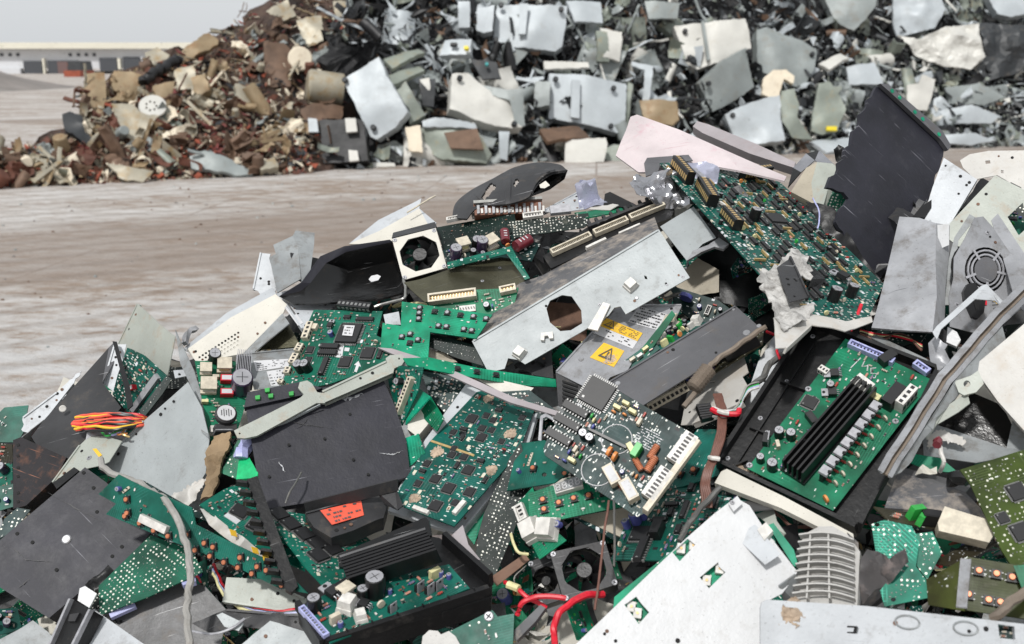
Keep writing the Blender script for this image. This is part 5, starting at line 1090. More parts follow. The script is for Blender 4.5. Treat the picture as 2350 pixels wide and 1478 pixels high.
# labelled sheet
r_, f_ = panel('thin grey metal sheet with a torn white label, left of the controller board', [(566, 812), (690, 800), (683, 818), (643, 890), (583, 893), (570, 850)], .06, 'grey_worn', 'labelled_sheet', 'metal sheet', q=[(566, 812), (690, 800), (660, 880), (583, 893)], root=1, pname='plate')
for q_ in ([(582, 829), (668, 824), (662, 842), (588, 853)], [(612, 853), (660, 846), (640, 886), (622, 886)]): decal(r_, f_, q_, 'paper', 'label'); textlines(r_, f_, q_, 5, z=.0012, seed=11, dens=.45, mt='charcoal', hh=.13)
# psu board left
board('green power supply board with white relays and a big dark capacitor, left side', [(447, 828), (545, 830), (575, 892), (560, 940), (540, 1005), (483, 1012), (470, 950)], .075, 'pcb_mid', q=[(447, 828), (545, 830), (560, 1000), (483, 1012)], name='power_supply_board', pop='r:8 s:14 d:4',
      ex=[('tr', 472, 852, 0, .85, 2), ('cap', 492, 825, 0, 1.3, 2), ('tr', 514, 845, 0, 1.05, 0), ('tr', 478, 892, 0, 1.15, 2), ('rl', 521, 874, 0, .95, 2), ('rl', 520, 905, 0, .9, 2), ('fc', 495, 868, 0, 1, 0), ('fc', 470, 925, 0, 1, 1), ('wc', 491, 990, 80, .9), ('cap', 552, 892, 0, 2.3, 8)],
      bars=[(556, 868, 560, 818, .02, .02, ['silver'], 'heat_sink', 'fins', 9)])
def ringcoil():
    fr = fit([(490, 935), (540, 935), (545, 975), (495, 975)], .10); rt = empty('ringed_coil', fr.mw()); tag(rt, 'round grey ringed coil in a plastic cage, on the left power supply board', 'coil')
    mb = MB(); mb.cyl((0, 0, 0), .014, .008, 24, 0, bev=.002); mb.build('coil_body', ['charcoal'], rt, True)
    mb = MB(); mb.cyl((0, 0, .008), .0115, .0008, 24, 0, bev=.0003); o = mb.build('coil_cap', ['paper'], rt)
    mb = MB()
    for i in range(5): mb.box(-.006+i*.003, 0, .0088, .0012, .008+.003*(i % 2), .0002)
    mb.build('printing', ['ink'], rt); mb = MB(); mb.box(0, -.017, -.012, .03, .012, .012, 0, 0, .9); mb.build('cage', ['charcoal'], rt)
ringcoil()
facets('tall thin grey metal blade standing on edge left of the power supply board', [(402, 757, .07), (410, 775, .075), (445, 850, .085), (458, 890, .09), (479, 1006, .095), (463, 992, .095), (447, 930, .09), (436, 882, .085), (414, 835, .075)], [(0, 1, 8), (1, 2, 7, 8), (2, 3, 6, 7), (3, 4, 5, 6)], 'grey_worn', 'thin_sheet', 'metal sheet', smooth=True)
panel('small steel lug with a hole, beside the grey blade', [(398, 850), (424, 848), (432, 862), (402, 868)], .06, 'light_grey', 'steel_lug', 'bracket', holes=[[(412+4*math.cos(a), 859+3*math.sin(a)) for a in range(6)]])
cable('bent silver metal tab sticking up behind the grey blade', [(424, 790, .03), (435, 765, .03), (448, 750, .03)], .005, 'galv', 'metal_tab', 'metal tab', n=4)
# left peak
panel('pale grey pointed metal sheet forming the left peak of the heap', [(316, 697), (330, 710), (362, 740), (402, 772), (384, 862), (365, 868), (330, 815), (300, 800), (262, 900), (240, 880), (272, 790)], .0, 'sage', 'pointed_sheet', 'metal sheet', warp=.002, q=[(316, 697), (402, 772), (384, 862), (262, 870)])
panel('folded pale flap of metal between the pointed sheet and the dark plate', [(262, 790), (290, 790), (278, 850), (262, 900), (236, 880)], .02, 'light_grey', 'metal_flap', 'metal sheet')
facets('charcoal metal plate with a bent tip and white rivet, upper left flank', [(250, 797, .02), (263, 784, .02), (262, 830, .025), (235, 877, .03), (278, 935, .04), (185, 1042, .05), (132, 1100, .05), (72, 1002, .04), (100, 965, .04)], [(0, 1, 2, 3), (0, 3, 8), (3, 4, 5, 8), (5, 6, 7, 8)], 'slate', 'charcoal_plate', 'metal plate', mats=['slate', 'charcoal'], mi=[0, 1, 1, 1])
panel('white edged sheet sticking out behind the charcoal plate', [(52, 958), (130, 900), (188, 850), (170, 880), (75, 1002), (52, 990)], .015, 'light_grey', 'white_edged_sheet', 'metal sheet', jag=.002)
mb = MB(); o_ = pt(144, 938, HEAP.s_at(144, 938)-.055); mb.cyl((0, 0, 0), .005, .002, 16, 0, ax=CAM-o_, bev=.001); tag(mb.build('rivet_cap', ['white_plastic'], None, False, Matrix.Translation(o_)), 'round white rivet cap on the charcoal plate', 'rivet')
board('green board with black strap across it, tucked between the left peak sheets', [(292, 798), (330, 815), (382, 862), (362, 895), (310, 968), (258, 905), (270, 860)], .03, 'pcb_busy', q=[(292, 798), (380, 862), (312, 968), (258, 905)], pop='r:6 s:40 ch:3 sj:20', ex=[('rl', 306, 890, 40, .7, 2)], bars=[(305, 945, 365, 862, .010, .005, ['galv'], 'metal_rail', 'solid')])
facets('narrow black plastic strap bent over the green board at the left peak', [(258, 783, .05), (268, 784, .05), (280, 830, .06), (296, 880, .065), (305, 930, .065), (293, 940, .065), (285, 890, .065), (272, 835, .06)], [(0, 1, 2, 7), (2, 3, 6, 7), (3, 4, 5, 6)], 'black_plastic', 'plastic_strap', 'strap')
board('narrow dark board with solder rows at the edge of the light sheet', [(330, 958), (372, 905), (395, 870), (382, 862), (318, 945)], .04, 'pcb_solder_dark', pop='sj:20')
# wires
wb_ = empty('wire_bundle', Matrix.Translation(pt(250, 970, HEAP.s_at(250, 970)-.08))); tag(wb_, 'thick bundle of red, orange, yellow and black wires over the charcoal plate', 'wires')
rg = random.Random(3)
for i in range(30):
    c = ('red', 'orange_red', 'yellow', 'black', 'orange_red', 'black')[i % 6]; k = i/30; y0 = 955+k*35+rg.uniform(-4, 4)
    cable('', [(168+rg.uniform(-4, 14)+abs(k-.5)*16, 955+k*34, .07), (210, 952+k*36+rg.uniform(-5, 5), .085+rg.uniform(0, .01)), (265, 948+k*36+rg.uniform(-5, 5), .09+rg.uniform(0, .01)), (315, 955+k*22+rg.uniform(-3, 3), .085), (337, 958+k*18, .07)], .0019, c, root=wb_)
for i, c in enumerate(('green', 'periwinkle', 'orange', 'gold')):
    cable('thin loose %s wire hanging under the wire bundle' % ('green', 'violet', 'orange', 'amber')[i], [(225+i*22, 982, .08), (245+i*12, 1000-i*2, .085), (268+i*6, 990+i*3, .085), (285+i*4, 980+i*8, .08)], .0015, c, 'wire', 'wire')
panel('large bare light grey sheet, lying smooth below the wire bundle', [(232, 1062), (330, 965), (430, 876), (462, 935), (480, 1005), (472, 1085), (442, 1135), (400, 1160), (330, 1112), (250, 1090)], .07, 'grey_paint', 'light_sheet', 'metal sheet', warp=.003, q=[(232, 1062), (430, 876), (480, 1005), (400, 1165)], ws=4)
panel('torn pale metal edge at the lower corner of the light sheet', [(380, 1150), (440, 1110), (474, 1098), (462, 1130), (420, 1168), (400, 1165)], .085, 'white_speck', 'torn_edge', 'metal scrap', warp=.006, jag=.002)
r_, f_ = panel('pale bracket with a yellow sticker and a bolt, above the large dark box', [(183, 1022), (205, 1000), (245, 1002), (280, 1012), (250, 1060), (232, 1068), (200, 1075), (120, 1108)], .075, 'sage', 'pale_bracket', 'bracket', q=[(183, 1012), (270, 1008), (240, 1068), (150, 1090)], root=1, pname='bracket_plate', ex=[('sc', 205, 1051, 0, 1)])
decal(r_, f_, [(213, 1031), (222, 1030), (235, 1045), (228, 1050)], 'yellow', 'sticker', z=.001)
panel('grey tape and cloth wad beside the pale bracket, under the wires', [(205, 985), (260, 992), (300, 1000), (262, 1055), (240, 1050), (195, 1015)], .06, 'galv', 'tape_wad', 'cloth', warp=.006)
panel('small black plastic key shaped block on the edge of the pale bracket', [(121, 1108), (170, 1072), (182, 1080), (130, 1122)], .10, 'black_plastic', 'black_block', 'plastic block', th=.01)
r_, f_ = panel('rusty scratched black box side with a row of bolt holes, far left', [(30, 1010), (48, 1003), (152, 1050), (130, 1095), (60, 1160), (30, 1168)], .06, 'rust_black', 'rusty_box', 'metal box', th=.02, q=[(30, 1010), (150, 1050), (100, 1130), (32, 1168)], root=1, pname='box_side')
for y in (1020, 1045, 1072, 1092, 1130, 1150): decal(r_, f_, [(38, y), (44, y-2), (46, y+3), (40, y+5)], 'hole', 'bolt_hole')
# big dark box
r_, f_ = panel('large flat matt black box with screw holes, leaning across the lower left', [(195, 1072), (245, 1108), (322, 1200), (346, 1222), (268, 1322), (196, 1348), (112, 1418), (0, 1348), (-60, 1300), (0, 1240)], .12, 'black_panel', 'black_box', 'metal box', th=.03, q=[(195, 1072), (346, 1222), (112, 1418), (-20, 1280)], root=1, pname='box_body', warp=.0006)
put(r_, 'rivet', *f_.loc(153, 1238), 0, 0, 1.3)
for P_ in ([(42, 1350), (68, 1330)], [(110, 1130), (180, 1170), (240, 1200)], [(20, 1250), (60, 1285), (120, 1290)], [(250, 1150), (290, 1195)]): scuff(r_, f_, P_, .001, 'charcoal')
for x, y in ((223, 1175), (75, 1245), (130, 1308), (215, 1120), (192, 1085), (280, 1255), (258, 1277), (40, 1225)): 
    c = f_.loc(x, y); mb = MB(); mb.cyl((c[0], c[1], .0004), .0022, .0008, 10); mb.build('screw_hole', ['hole'], r_)
panel('black ragged plastic clip at the corner of the large black box', [(196, 1342), (250, 1298), (262, 1310), (228, 1352), (205, 1356)], .13, 'black_plastic', 'black_clip', 'plastic scrap', warp=.004, th=.006)
# copper button strip
board('long tapering green board with two rows of copper buttons, crossing the lower left', [(226, 1134), (272, 1089), (330, 1118), (440, 1165), (449, 1204), (520, 1240), (640, 1298), (706, 1362), (640, 1350), (520, 1290), (400, 1245), (243, 1180), (266, 1156)], .172, 'pcb_grey', q=[(243, 1180), (272, 1089), (690, 1330), (690, 1368)], lam=.8, name='button_board',
      ex=[('pb', x, y, 25, .95) for x, y in ((294, 1146), (296, 1177), (291, 1184), (325, 1200), (357, 1217), (390, 1230), (432, 1227), (473, 1246), (493, 1255), (452, 1262), (486, 1276), (518, 1290), (555, 1279), (550, 1302), (582, 1316), (594, 1300), (615, 1308), (650, 1342))] + [('cap', 276, 1122, 90, .9, 3)],
      bars=[(325, 1187, 388, 1217, .009, .006, ['white_plastic'], 'light_strip', 'solid'), (283, 1130, 298, 1118, .003, .004, ['cream_plastic', 'ic'], 'connector', 'pins')], pop='s:10')
facets('dark green thin board edge crossing above the copper button board', [(322, 1101, .155), (330, 1103, .155), (482, 1190, .15), (480, 1198, .15), (430, 1180, .15)], [(0, 1, 2, 3, 4)], 'pcb_dark', 'board_edge', 'circuit board')
board('green board seen from its solder side with rows of silver points, lower left', [(229, 1412), (226, 1345), (345, 1228), (440, 1262), (466, 1312), (340, 1370)], .125, 'pcb_solder', q=[(226, 1350), (345, 1228), (466, 1312), (229, 1412)], lam=.8, pop='sj:100', sc=.8)
for k, q_ in enumerate(([(250, 1408), (308, 1382), (312, 1392), (254, 1418)], [(415, 1334), (448, 1322), (449, 1334), (420, 1343)])): panel('lavender plastic connector sticking out below the solder side board, %s' % ('left one', 'right one')[k], q_, .115, 'periwinkle', 'plastic_connector', 'connector', th=.008)
# QFP boards
board('green board with four square chips and an oval label, beside the black comb', [(458, 1158), (515, 1122), (575, 1102), (640, 1180), (690, 1255), (700, 1310), (640, 1282), (560, 1238)], .115, 'pcb', q=[(458, 1158), (575, 1102), (700, 1290), (620, 1275)], lam=.6, pop='s:40 sj:20 q.1:3', ex=[('q', 550, 1175, 20, 1.3, 1), ('q', 587, 1208, 20, 1.3, 1), ('q', 612, 1170, 20, 1.1, 0)], bars=[(518, 1180, 548, 1200, .008, .0008, ['paper'], 'label', 'solid')])
board('green board with a diagonal row of square chips, under the motor with the red label', [(615, 1168), (700, 1180), (800, 1200), (890, 1270), (860, 1330), (755, 1358), (700, 1300), (655, 1240)], .10, 'pcb', q=[(615, 1168), (760, 1180), (890, 1290), (755, 1358)], lam=.6, pop='s:40 sj:14 cl:3', ex=[('q', x, y, 30, 1.35, 1) for x, y in ((640, 1182), (667, 1205), (698, 1228), (728, 1250), (730, 1277), (762, 1262), (790, 1240))])
bar_fr = fit([(556, 1100), (580, 1092), (682, 1355), (655, 1362)], .165, lam=.5); rt = empty('comb_bar', bar_fr.mw()); tag(rt, 'black plastic comb shaped bar with teeth on its left side, lower left centre', 'plastic bar')
link('bar', sheet_mb(poly_local(bar_fr, [(566, 1100), (590, 1092), (684, 1345), (668, 1360), (655, 1352)]), th=.008).mesh('bar', ['black_plastic']), rt)
for i in range(11):
    t = i/10; x, y = 570+t*80, 1112+t*225; a = bar_fr.loc(x, y); b = bar_fr.loc(x-28, y-4); mb = MB(); d = Vector((b[0]-a[0], b[1]-a[1])); mb.box((a[0]+b[0])/2, (a[1]+b[1])/2, -.004, d.length*1.1, .004, .010, 0, math.atan2(d.y, d.x), .8); mb.build('tooth', ['black_plastic'], rt)
panel('crumpled white plastic film strip with yellow tape, between the two chip boards', [(460, 1168), (480, 1165), (500, 1190), (560, 1235), (640, 1300), (625, 1300), (545, 1255), (480, 1205)], .14, 'white_speck', 'plastic_film', 'plastic film', warp=.008, ws=50, grid=.006)
for x, y in ((535, 1222), (585, 1262), (610, 1280)): panel('piece of yellow tape on the crumpled white film, %s' % {535: 'the upper one', 585: 'the middle one', 610: 'the lower one'}[x], [(x-8, y-8), (x+6, y-4), (x+10, y+10), (x-4, y+6)], .152, 'yellow', 'tape', 'tape', th=.0006)
# centre black box
r_, f_ = panel('big flat scratched black metal box with a turned down front flange, left of centre', [(562, 925), (640, 908), (720, 893), (878, 868), (905, 930), (932, 1010), (942, 1092), (860, 1118), (697, 1155), (617, 1168), (590, 1090)], .115, 'black_panel', 'black_box', 'metal box', th=.012, q=[(562, 925), (878, 868), (942, 1092), (617, 1168)], root=1, pname='lid', warp=.0012)
facets('fl', [(697, 1155, .118), (912, 1100, .118), (915, 1126, .10), (703, 1180, .10)], [(0, 1, 2, 3)], 'charcoal', root=r_, part='front_flange', th=.002)
fbox = f_
scuff(r_, f_, [(728, 928), (765, 918), (800, 915), (835, 903)], .004)
scuff(r_, f_, [(640, 1060), (655, 1085)], .0016)
scuff(r_, f_, [(680, 985), (695, 975), (708, 960)], .0012, 'charcoal')
scuff(r_, f_, [(870, 1040), (900, 1045), (925, 1035)], .0015)
scuff(r_, f_, [(600, 955), (700, 975), (770, 985)], .0008, 'charcoal')
for x, y in ((803, 952), (663, 1022), (811, 1056), (745, 1008), (618, 1095), (845, 1090), (918, 960)): c = f_.loc(x, y); mb = MB(); mb.cyl((c[0], c[1], .001), .0018, .0012, 10); mb.build('screw_hole', ['hole'], r_)
r_, f_ = panel('smaller black box strip with bright green plugs, above the big flat black box', [(568, 900), (620, 890), (690, 876), (740, 890), (700, 905), (560, 935)], .112, 'black_panel', 'black_strip_box', 'metal box', th=.01, on=(fbox, .006), root=1, pname='lid', q=[(568, 900), (700, 876), (715, 900), (562, 930)])
for x, y in ((592, 915), (622, 911), (614, 898), (669, 906)): decal(r_, f_, [(x-6, y-3), (x+5, y-5), (x+5, y+4), (x-5, y+5)], 'green', 'green_plug', z=.004, th=.004)
r_, f_ = panel('light grey steel bracket with rounded ends, lying on the big flat black box', [(537, 988), (590, 962), (690, 912), (697, 905), (684, 890), (688, 877), (705, 873), (716, 880), (728, 900), (740, 902), (888, 832), (885, 822), (895, 815), (922, 813), (930, 825), (922, 838), (905, 845), (902, 857), (745, 925), (726, 925), (590, 1000), (562, 1006), (545, 1005)], .14, 'sage', 'steel_bracket', 'bracket', on=(fbox, .012), th=.004, q=[(537, 988), (912, 812), (925, 840), (560, 1010)], lam=1.5, hint=(-.2, -.7, .75),
      holes=[[(550+2.5*math.cos(a), 995+2.5*math.sin(a)) for a in range(6)], [(916+2.5*math.cos(a), 823+2.5*math.sin(a)) for a in range(6)]], root=1, pname='arm')
facets('lip', [(592, 999, .15), (735, 928, .15), (736, 932, .145), (594, 1004, .145)], [(0, 1, 2, 3)], 'grey_paint', root=r_, part='lip', th=.001)
r_, f_ = panel('black motor housing with a red orange sticker, under the big flat black box', [(700, 1178), (862, 1135), (890, 1150), (880, 1190), (760, 1235), (720, 1210)], .10, 'charcoal', 'motor_housing', 'motor', th=.02, q=[(705, 1178), (862, 1135), (880, 1190), (745, 1230)], root=1, pname='housing', warp=.002)
O4 = [(735, 1174), (829, 1152), (835, 1185), (762, 1207)]; decal(r_, f_, O4, 'orange_red', 'sticker', z=.002); textlines(r_, f_, O4, 4, z=.0028, seed=6, dens=.5, hh=.2)
facets('crumpled black metal tail of the motor housing, right of the red sticker', [(862, 1125, .1), (905, 1110, .1), (925, 1160, .1), (912, 1170, .095), (880, 1155, .09)], [(0, 1, 2, 3, 4)], 'charcoal', 'crumpled_tail', 'metal scrap')
panel('torn brown foam piece poking up beside the grey light sheet', [(490, 1000), (530, 992), (528, 1030), (510, 1060), (490, 1140), (462, 1150), (475, 1090), (472, 1040)], .095, 'tan', 'foam_piece', 'foam', warp=.012, jag=.0015, th=.006, ws=30, smooth=False)
board('small olive green board with a row of solder points beside the brown foam', [(506, 1085), (545, 1010), (560, 1010), (545, 1100)], .085, 'pcb_mid', pop='sj:16')
facets('bright green plastic lever with a lavender grip, above the black comb bar', [(542, 1100, .14), (548, 1055, .14), (572, 1050, .14), (592, 1085, .14), (590, 1096, .14)], [(0, 1, 2, 3, 4)], 'bright_green', 'green_lever', 'plastic part', th=.006)
cable('lavender plastic grip rising from the green lever', [(557, 1055, .14), (560, 1030, .14), (566, 1008, .14)], .009, 'periwinkle', 'plastic_grip', 'plastic part')
cable('dirty white grey cable winding down the lower left from the bracket to the bottom edge', [(232, 1055, .12), (245, 1080, .13), (300, 1100, .15), (330, 1118, .175), (370, 1142, .195), (400, 1180, .2), (420, 1230, .205), (434, 1280, .205), (437, 1330, .195), (430, 1400, .18), (434, 1480, .17), (450, 1560, .16)], .0040, 'cable_grey', sub=8)
cable('short thin grey wire lying on the lower part of the big flat black box', [(692, 1085, .135), (680, 1105, .14), (665, 1130, .14), (655, 1155, .135)], .0012, 'cable_dark', 'wire', 'wire')
# small boards right of black box
board('green board with white socket strips and a light knob, right of the grey bracket', [(880, 838), (972, 842), (958, 900), (922, 977), (905, 930), (895, 890)], .10, 'pcb', q=[(880, 838), (972, 842), (925, 975), (900, 930)], pop='r:8 s:20 ch.0:2', ex=[('cap', 922, 875, 0, 1.5, 0), ('sc', 925, 876, 0, .9)], bars=[(950, 866, 918, 950, .007, .009, ['cream_plastic', 'ic'], 'connector', 'block', 10)])
board('plain lime green board corner with a drilled hole, right of the socket strip board', [(962, 892), (988, 910), (930, 975), (935, 940)], .085, 'pcb_bright')
board('yellow green plain board with a bright scratch, above the mud covered board', [(988, 912), (1018, 960), (1002, 990), (962, 950)], .08, 'pcb_mid')
board('dark board with silver printing and a round clear cap, behind the mud covered board', [(965, 850), (1060, 868), (1070, 900), (1030, 960), (985, 905)], .05, 'pcb_dark', pop='s:30 ch.0:3 cap.1:2')
panel('small cream metal box end under the lime green board', [(938, 955), (965, 940), (985, 970), (958, 1002), (935, 985)], .07, 'cream', 'cream_box', 'metal box', th=.02)
board('green board tongue between the big flat black box and the mud covered board', [(915, 1010), (960, 995), (975, 1040), (935, 1075)], .07, 'pcb_bright')
# ---- bottom centre module
tr_ = [(683, 1396), (770, 1340), (985, 1190), (1130, 1345), (1128, 1398), (745, 1490)]
r_, f_ = panel('black plastic module tray with a green board and a large finned heat sink, bottom centre', [(683, 1396), (775, 1335), (960, 1225), (1010, 1235), (1130, 1345), (1127, 1372), (742, 1490)], .115, 'black_plastic', 'module_tray', 'plastic tray', th=.022, q=[(683, 1396), (1010, 1235), (1130, 1345), (742, 1490)], root=1, pname='tray_floor', hint=(-.1, -.6, .8))
bar(r_, f_, 742, 1490, 1128, 1362, .006, .012, ['black_plastic'], 'rim', kind='solid'); bar(r_, f_, 683, 1396, 742, 1490, .006, .012, ['black_plastic'], 'rim', kind='solid'); bar(r_, f_, 1018, 1245, 1128, 1345, .006, .016, ['black_plastic'], 'rim', kind='solid')
for i in range(6): bar(r_, f_, 800+i*58, 1472-i*19, 796+i*58, 1462-i*19, .002, .012, ['black_plastic'], 'rib', kind='solid')
g3 = Frame(f_.O+f_.N*.010, f_.X, f_.Y, f_.N)
b_ = empty('module_board', g3.mw()); tag(b_, 'dark green board with black capacitors and curled metal clips in the bottom centre module', 'circuit board')
bq = [(690, 1396), (780, 1345), (1030, 1295), (1078, 1350), (757, 1476)]
pl = poly_local(g3, bq); link('board', sheet_mb(pl, th=.0018).mesh('board', ['pcb_grey']), b_)
extras(b_, g3, [('cap', 862, 1365, 0, 1.7, 2), ('cap', 834, 1375, 0, 1.4, 1), ('cap', 722, 1400, 0, 1.6, 1), ('cap', 895, 1362, 0, .8, 3), ('wc', 798, 1395, 20, 1.4), ('wc', 828, 1420, 60, 1.0), ('ft', 835, 1395, 30, 1.2), ('ft', 765, 1370, 10, 1.5), ('t', 900, 1402, 10, 1), ('t', 962, 1355, 10, 1.1), ('t', 985, 1360, 10, 1.1), ('t', 1005, 1350, 10, 1.1), ('fc', 998, 1325, 0, 1.4, 1), ('cap', 1012, 1322, 0, .9, 3), ('cap', 1030, 1328, 0, .9, 3), ('fc', 770, 1428, 0, 1.3, 0), ('cap', 782, 1438, 0, .9, 3), ('sj', 877, 1420, 0, 1.4), ('sj', 1068, 1345, 0, 1.6), ('d', 875, 1395, 0, 1.4, 1), ('tr', 795, 1370, 10, .9, 2)],
     [(692, 1400, 750, 1466, .007, .006, ['periwinkle', 'solder'], 'ribbon_connector', 'slot')])
populate(b_, g3, pl, [], 'r:20 s:40', 8, [(*g3.loc(862, 1365), .02, .02)])
# heatsink
r_ = empty('finned_heat_sink', g3.mw()); tag(r_, 'long glossy black heat sink with horizontal fins and a bright top ridge, bottom centre', 'heat sink')
def hs():
    a0, a1 = pt(805, 1345, HEAP.s_at(805, 1345)-.15), pt(1010, 1278, HEAP.s_at(1010, 1278)-.15)
    b0, b1 = pt(790, 1296, HEAP.s_at(790, 1296)-.15), pt(985, 1232, HEAP.s_at(985, 1232)-.15)
    n = 8; cols = []
    nrm = (a1-a0).cross(b0-a0).normalized()
    if nrm.dot(CAM-a0) < 0: nrm = -nrm
    for i in range(n):
        t = i/(n-1); p, q = a0.lerp(b0, t), a1.lerp(b1, t); mb = MB(); d = (b0-a0).normalized()*.0028; e = nrm*.014
        vs = [p, q, q+d, p+d, p+e, q+e, q+d+e, p+d+e]; O = (p+q)/2
        mb.add([v-O for v in vs], [(3, 2, 1, 0), (4, 5, 6, 7), (0, 1, 5, 4), (1, 2, 6, 5), (2, 3, 7, 6), (3, 0, 4, 7)])
        o = mb.build('fin', ['heat_black' if i < n-1 else 'galv_dark'], None, False, Matrix.Translation(O)); reparent(o, r_)
    mb = MB(); O = (a0+b1)/2; vs = [a0, a1, b1, b0]; mb.add([v-O for v in vs]+[v-O-nrm*.01 for v in vs], [(0, 1, 2, 3), (7, 6, 5, 4), (0, 4, 5, 1), (1, 5, 6, 2), (2, 6, 7, 3), (3, 7, 4, 0)]); o = mb.build('base', ['heat_black'], None, False, Matrix.Translation(O)); reparent(o, r_)
hs()
facets('upright glossy black shield behind the finned heat sink, bottom centre', [(775, 1270, .13), (800, 1262, .13), (975, 1187, .13), (985, 1195, .13), (990, 1228, .135), (790, 1302, .135), (778, 1300, .135)], [(0, 1, 5, 6), (1, 2, 3, 4, 5)], 'black_gloss', 'plastic_shield', 'plastic shield', th=.004)
facets('painted reflection, a lighter band across the middle of the glossy black shield', [(810, 1272, .137), (975, 1212, .137), (978, 1228, .138), (815, 1290, .138)], [(0, 1, 2, 3)], 'galv_dark', 'reflection_band', 'metal strip', th=.001)  # lighter strip paints a reflection on the glossy shield
# fan bottom
fan('black cooling fan in a dirty grey frame, low in the centre gap', [(1262, 1268), (1388, 1240), (1418, 1340), (1294, 1380)], .06, frame_mt='charcoal', holes8=True)
fan('second dark fan frame standing behind the centre gap fan, its left part only', [(1215, 1290), (1262, 1270), (1290, 1375), (1240, 1392)], .03, frame_mt='charcoal')
panel('dusty beige plastic block under the display board', [(1330, 1185), (1432, 1165), (1470, 1180), (1430, 1235), (1385, 1215)], .045, 'beige', 'dusty_block', 'plastic block', th=.02)
facets('dark green board edge sloping beneath the dusty block', [(1318, 1190, .06), (1328, 1188, .06), (1445, 1245, .06), (1440, 1256, .06)], [(0, 1, 2, 3)], 'pcb_dark', 'board_edge', 'circuit board')
cable('thick bright red cable arching at the bottom centre', [(1276, 1500, .1), (1272, 1440, .11), (1290, 1400, .115), (1330, 1372, .115), (1385, 1362, .1)], .0035, 'red', 'red_cable', 'cable')
cable('red cable running left of the low cooling fan', [(1186, 1412, .09), (1205, 1378, .1), (1245, 1368, .1), (1300, 1376, .095)], .0028, 'red', 'red_cable', 'cable')
cable('red and yellow joined wire end left of the low cooling fan', [(1160, 1335, .08), (1185, 1352, .09), (1215, 1375, .09), (1255, 1395, .08)], .0024, 'red', 'wire', 'wire')
cable('yellow crimp sleeve on the tip of the red wire, low in the gap', [(1164, 1338, .092), (1188, 1354, .092)], .0042, 'yellow_dull', 'crimp_sleeve', 'connector')
cable('thin yellow green wire bent at the end of the long solder dotted board', [(1172, 1225, .08), (1180, 1250, .085), (1192, 1268, .085), (1212, 1272, .08)], .0017, 'yellow_dull', 'wire', 'wire')
panel('brown board shard above the gap left of the low fan', [(1125, 1325), (1205, 1270), (1215, 1285), (1140, 1345)], .06, 'rust', 'board_shard', 'circuit board')
panel('grey flat metal tab with a hole, below the low cooling fan', [(1255, 1398), (1292, 1385), (1298, 1398), (1270, 1415), (1258, 1412)], .09, 'charcoal', 'metal_tab', 'metal tab')
panel('dusty slotted metal strip standing at the bottom centre', [(1178, 1448), (1240, 1388), (1252, 1395), (1230, 1425), (1186, 1470)], .12, 'grey_dirty', 'slotted_strip', 'metal strip', th=.01)
board('dark green broken board corner with a white ring, bottom centre', [(1030, 1450), (1130, 1400), (1142, 1415), (1180, 1408), (1176, 1500), (1030, 1500)], .13, 'pcb_grey', q=[(1030, 1450), (1180, 1408), (1176, 1500), (1040, 1500)], ex=[('sc', 1122, 1415, 0, 1.4)], pop='s:4')
panel('worn grey rounded plastic end at the bottom edge, left of the broken green board', [(966, 1490), (970, 1460), (985, 1446), (1005, 1448), (1012, 1456), (1030, 1448), (1045, 1460), (1062, 1490)], .14, 'rib', 'plastic_end', 'plastic scrap', th=.01)
panel('grey sheet with a slit, lying bottom left of the module tray', [(520, 1325), (600, 1330), (700, 1372), (735, 1400), (660, 1405), (510, 1382)], .10, 'sage', 'slit_sheet', 'metal sheet', warp=.002)
for i, c in enumerate(('red', 'black', 'periwinkle', 'cable_grey', 'yellow_dull')):
    cable('%s wire in the bundle passing under the slit sheet' % ('red', 'black', 'violet', 'grey', 'yellow')[i], [(490, 1296+i*5, .09), (512, 1345+i*4, .09), (560, 1390+i*2, .095), (640, 1402+i*3, .095), (700, 1398+i*4, .09)], .0022, c, 'wire', 'wire')
panel('black rubber hose like sheet curving below the grey wires, bottom left', [(440, 1430), (520, 1398), (700, 1412), (735, 1460), (560, 1440), (480, 1452)], .11, 'charcoal', 'rubber_sheet', 'rubber sheet', warp=.004, smooth=True)
panel('pale grey folded metal plate at the bottom edge left of the module', [(505, 1520), (620, 1425), (640, 1430), (700, 1450), (740, 1500), (700, 1520)], .125, 'grey_paint', 'folded_plate', 'metal plate', warp=.002)
panel('small grey lever with a rounded end above the folded plate, bottom left', [(497, 1412), (510, 1406), (560, 1430), (548, 1448), (515, 1438)], .13, 'grey_paint', 'grey_lever', 'metal tab', th=.003)
cable('silver wire lying across the black rubber sheet, bottom left', [(440, 1448, .125), (480, 1455, .13), (530, 1442, .13), (562, 1420, .13)], .0016, 'silver', 'wire', 'wire')
panel('scratched dark grey sheet at the bottom left below the solder side board', [(215, 1400), (300, 1375), (400, 1325), (470, 1345), (520, 1400), (500, 1520), (330, 1520)], .085, 'galv_dark', 'scratched_sheet', 'metal sheet', warp=.003)
facets('pale grey panel corner with a bright edge, bottom left under the scratched sheet', [(206, 1403, .13), (215, 1398, .13), (330, 1478, .13), (400, 1530, .13), (130, 1530, .13), (180, 1450, .13)], [(0, 1, 2, 5), (2, 3, 4, 5)], 'light_grey', 'panel_corner', 'metal sheet')
r_, f_ = panel('black rocker switch in a bright steel frame, leaning at the bottom left', [(170, 1378), (212, 1400), (160, 1500), (112, 1500)], .155, 'black_plastic', 'rocker_switch', 'switch', th=.02, root=1, pname='switch_body')
decal(r_, f_, [(164, 1412), (186, 1408), (176, 1428), (160, 1428)], 'charcoal', 'rocker', z=.003, th=.003)
for a, b in (((168, 1376), (118, 1490)), ((214, 1400), (165, 1500))): bar(r_, f_, *a, *b, .003, .006, ['silver'], 'frame_edge', kind='solid')
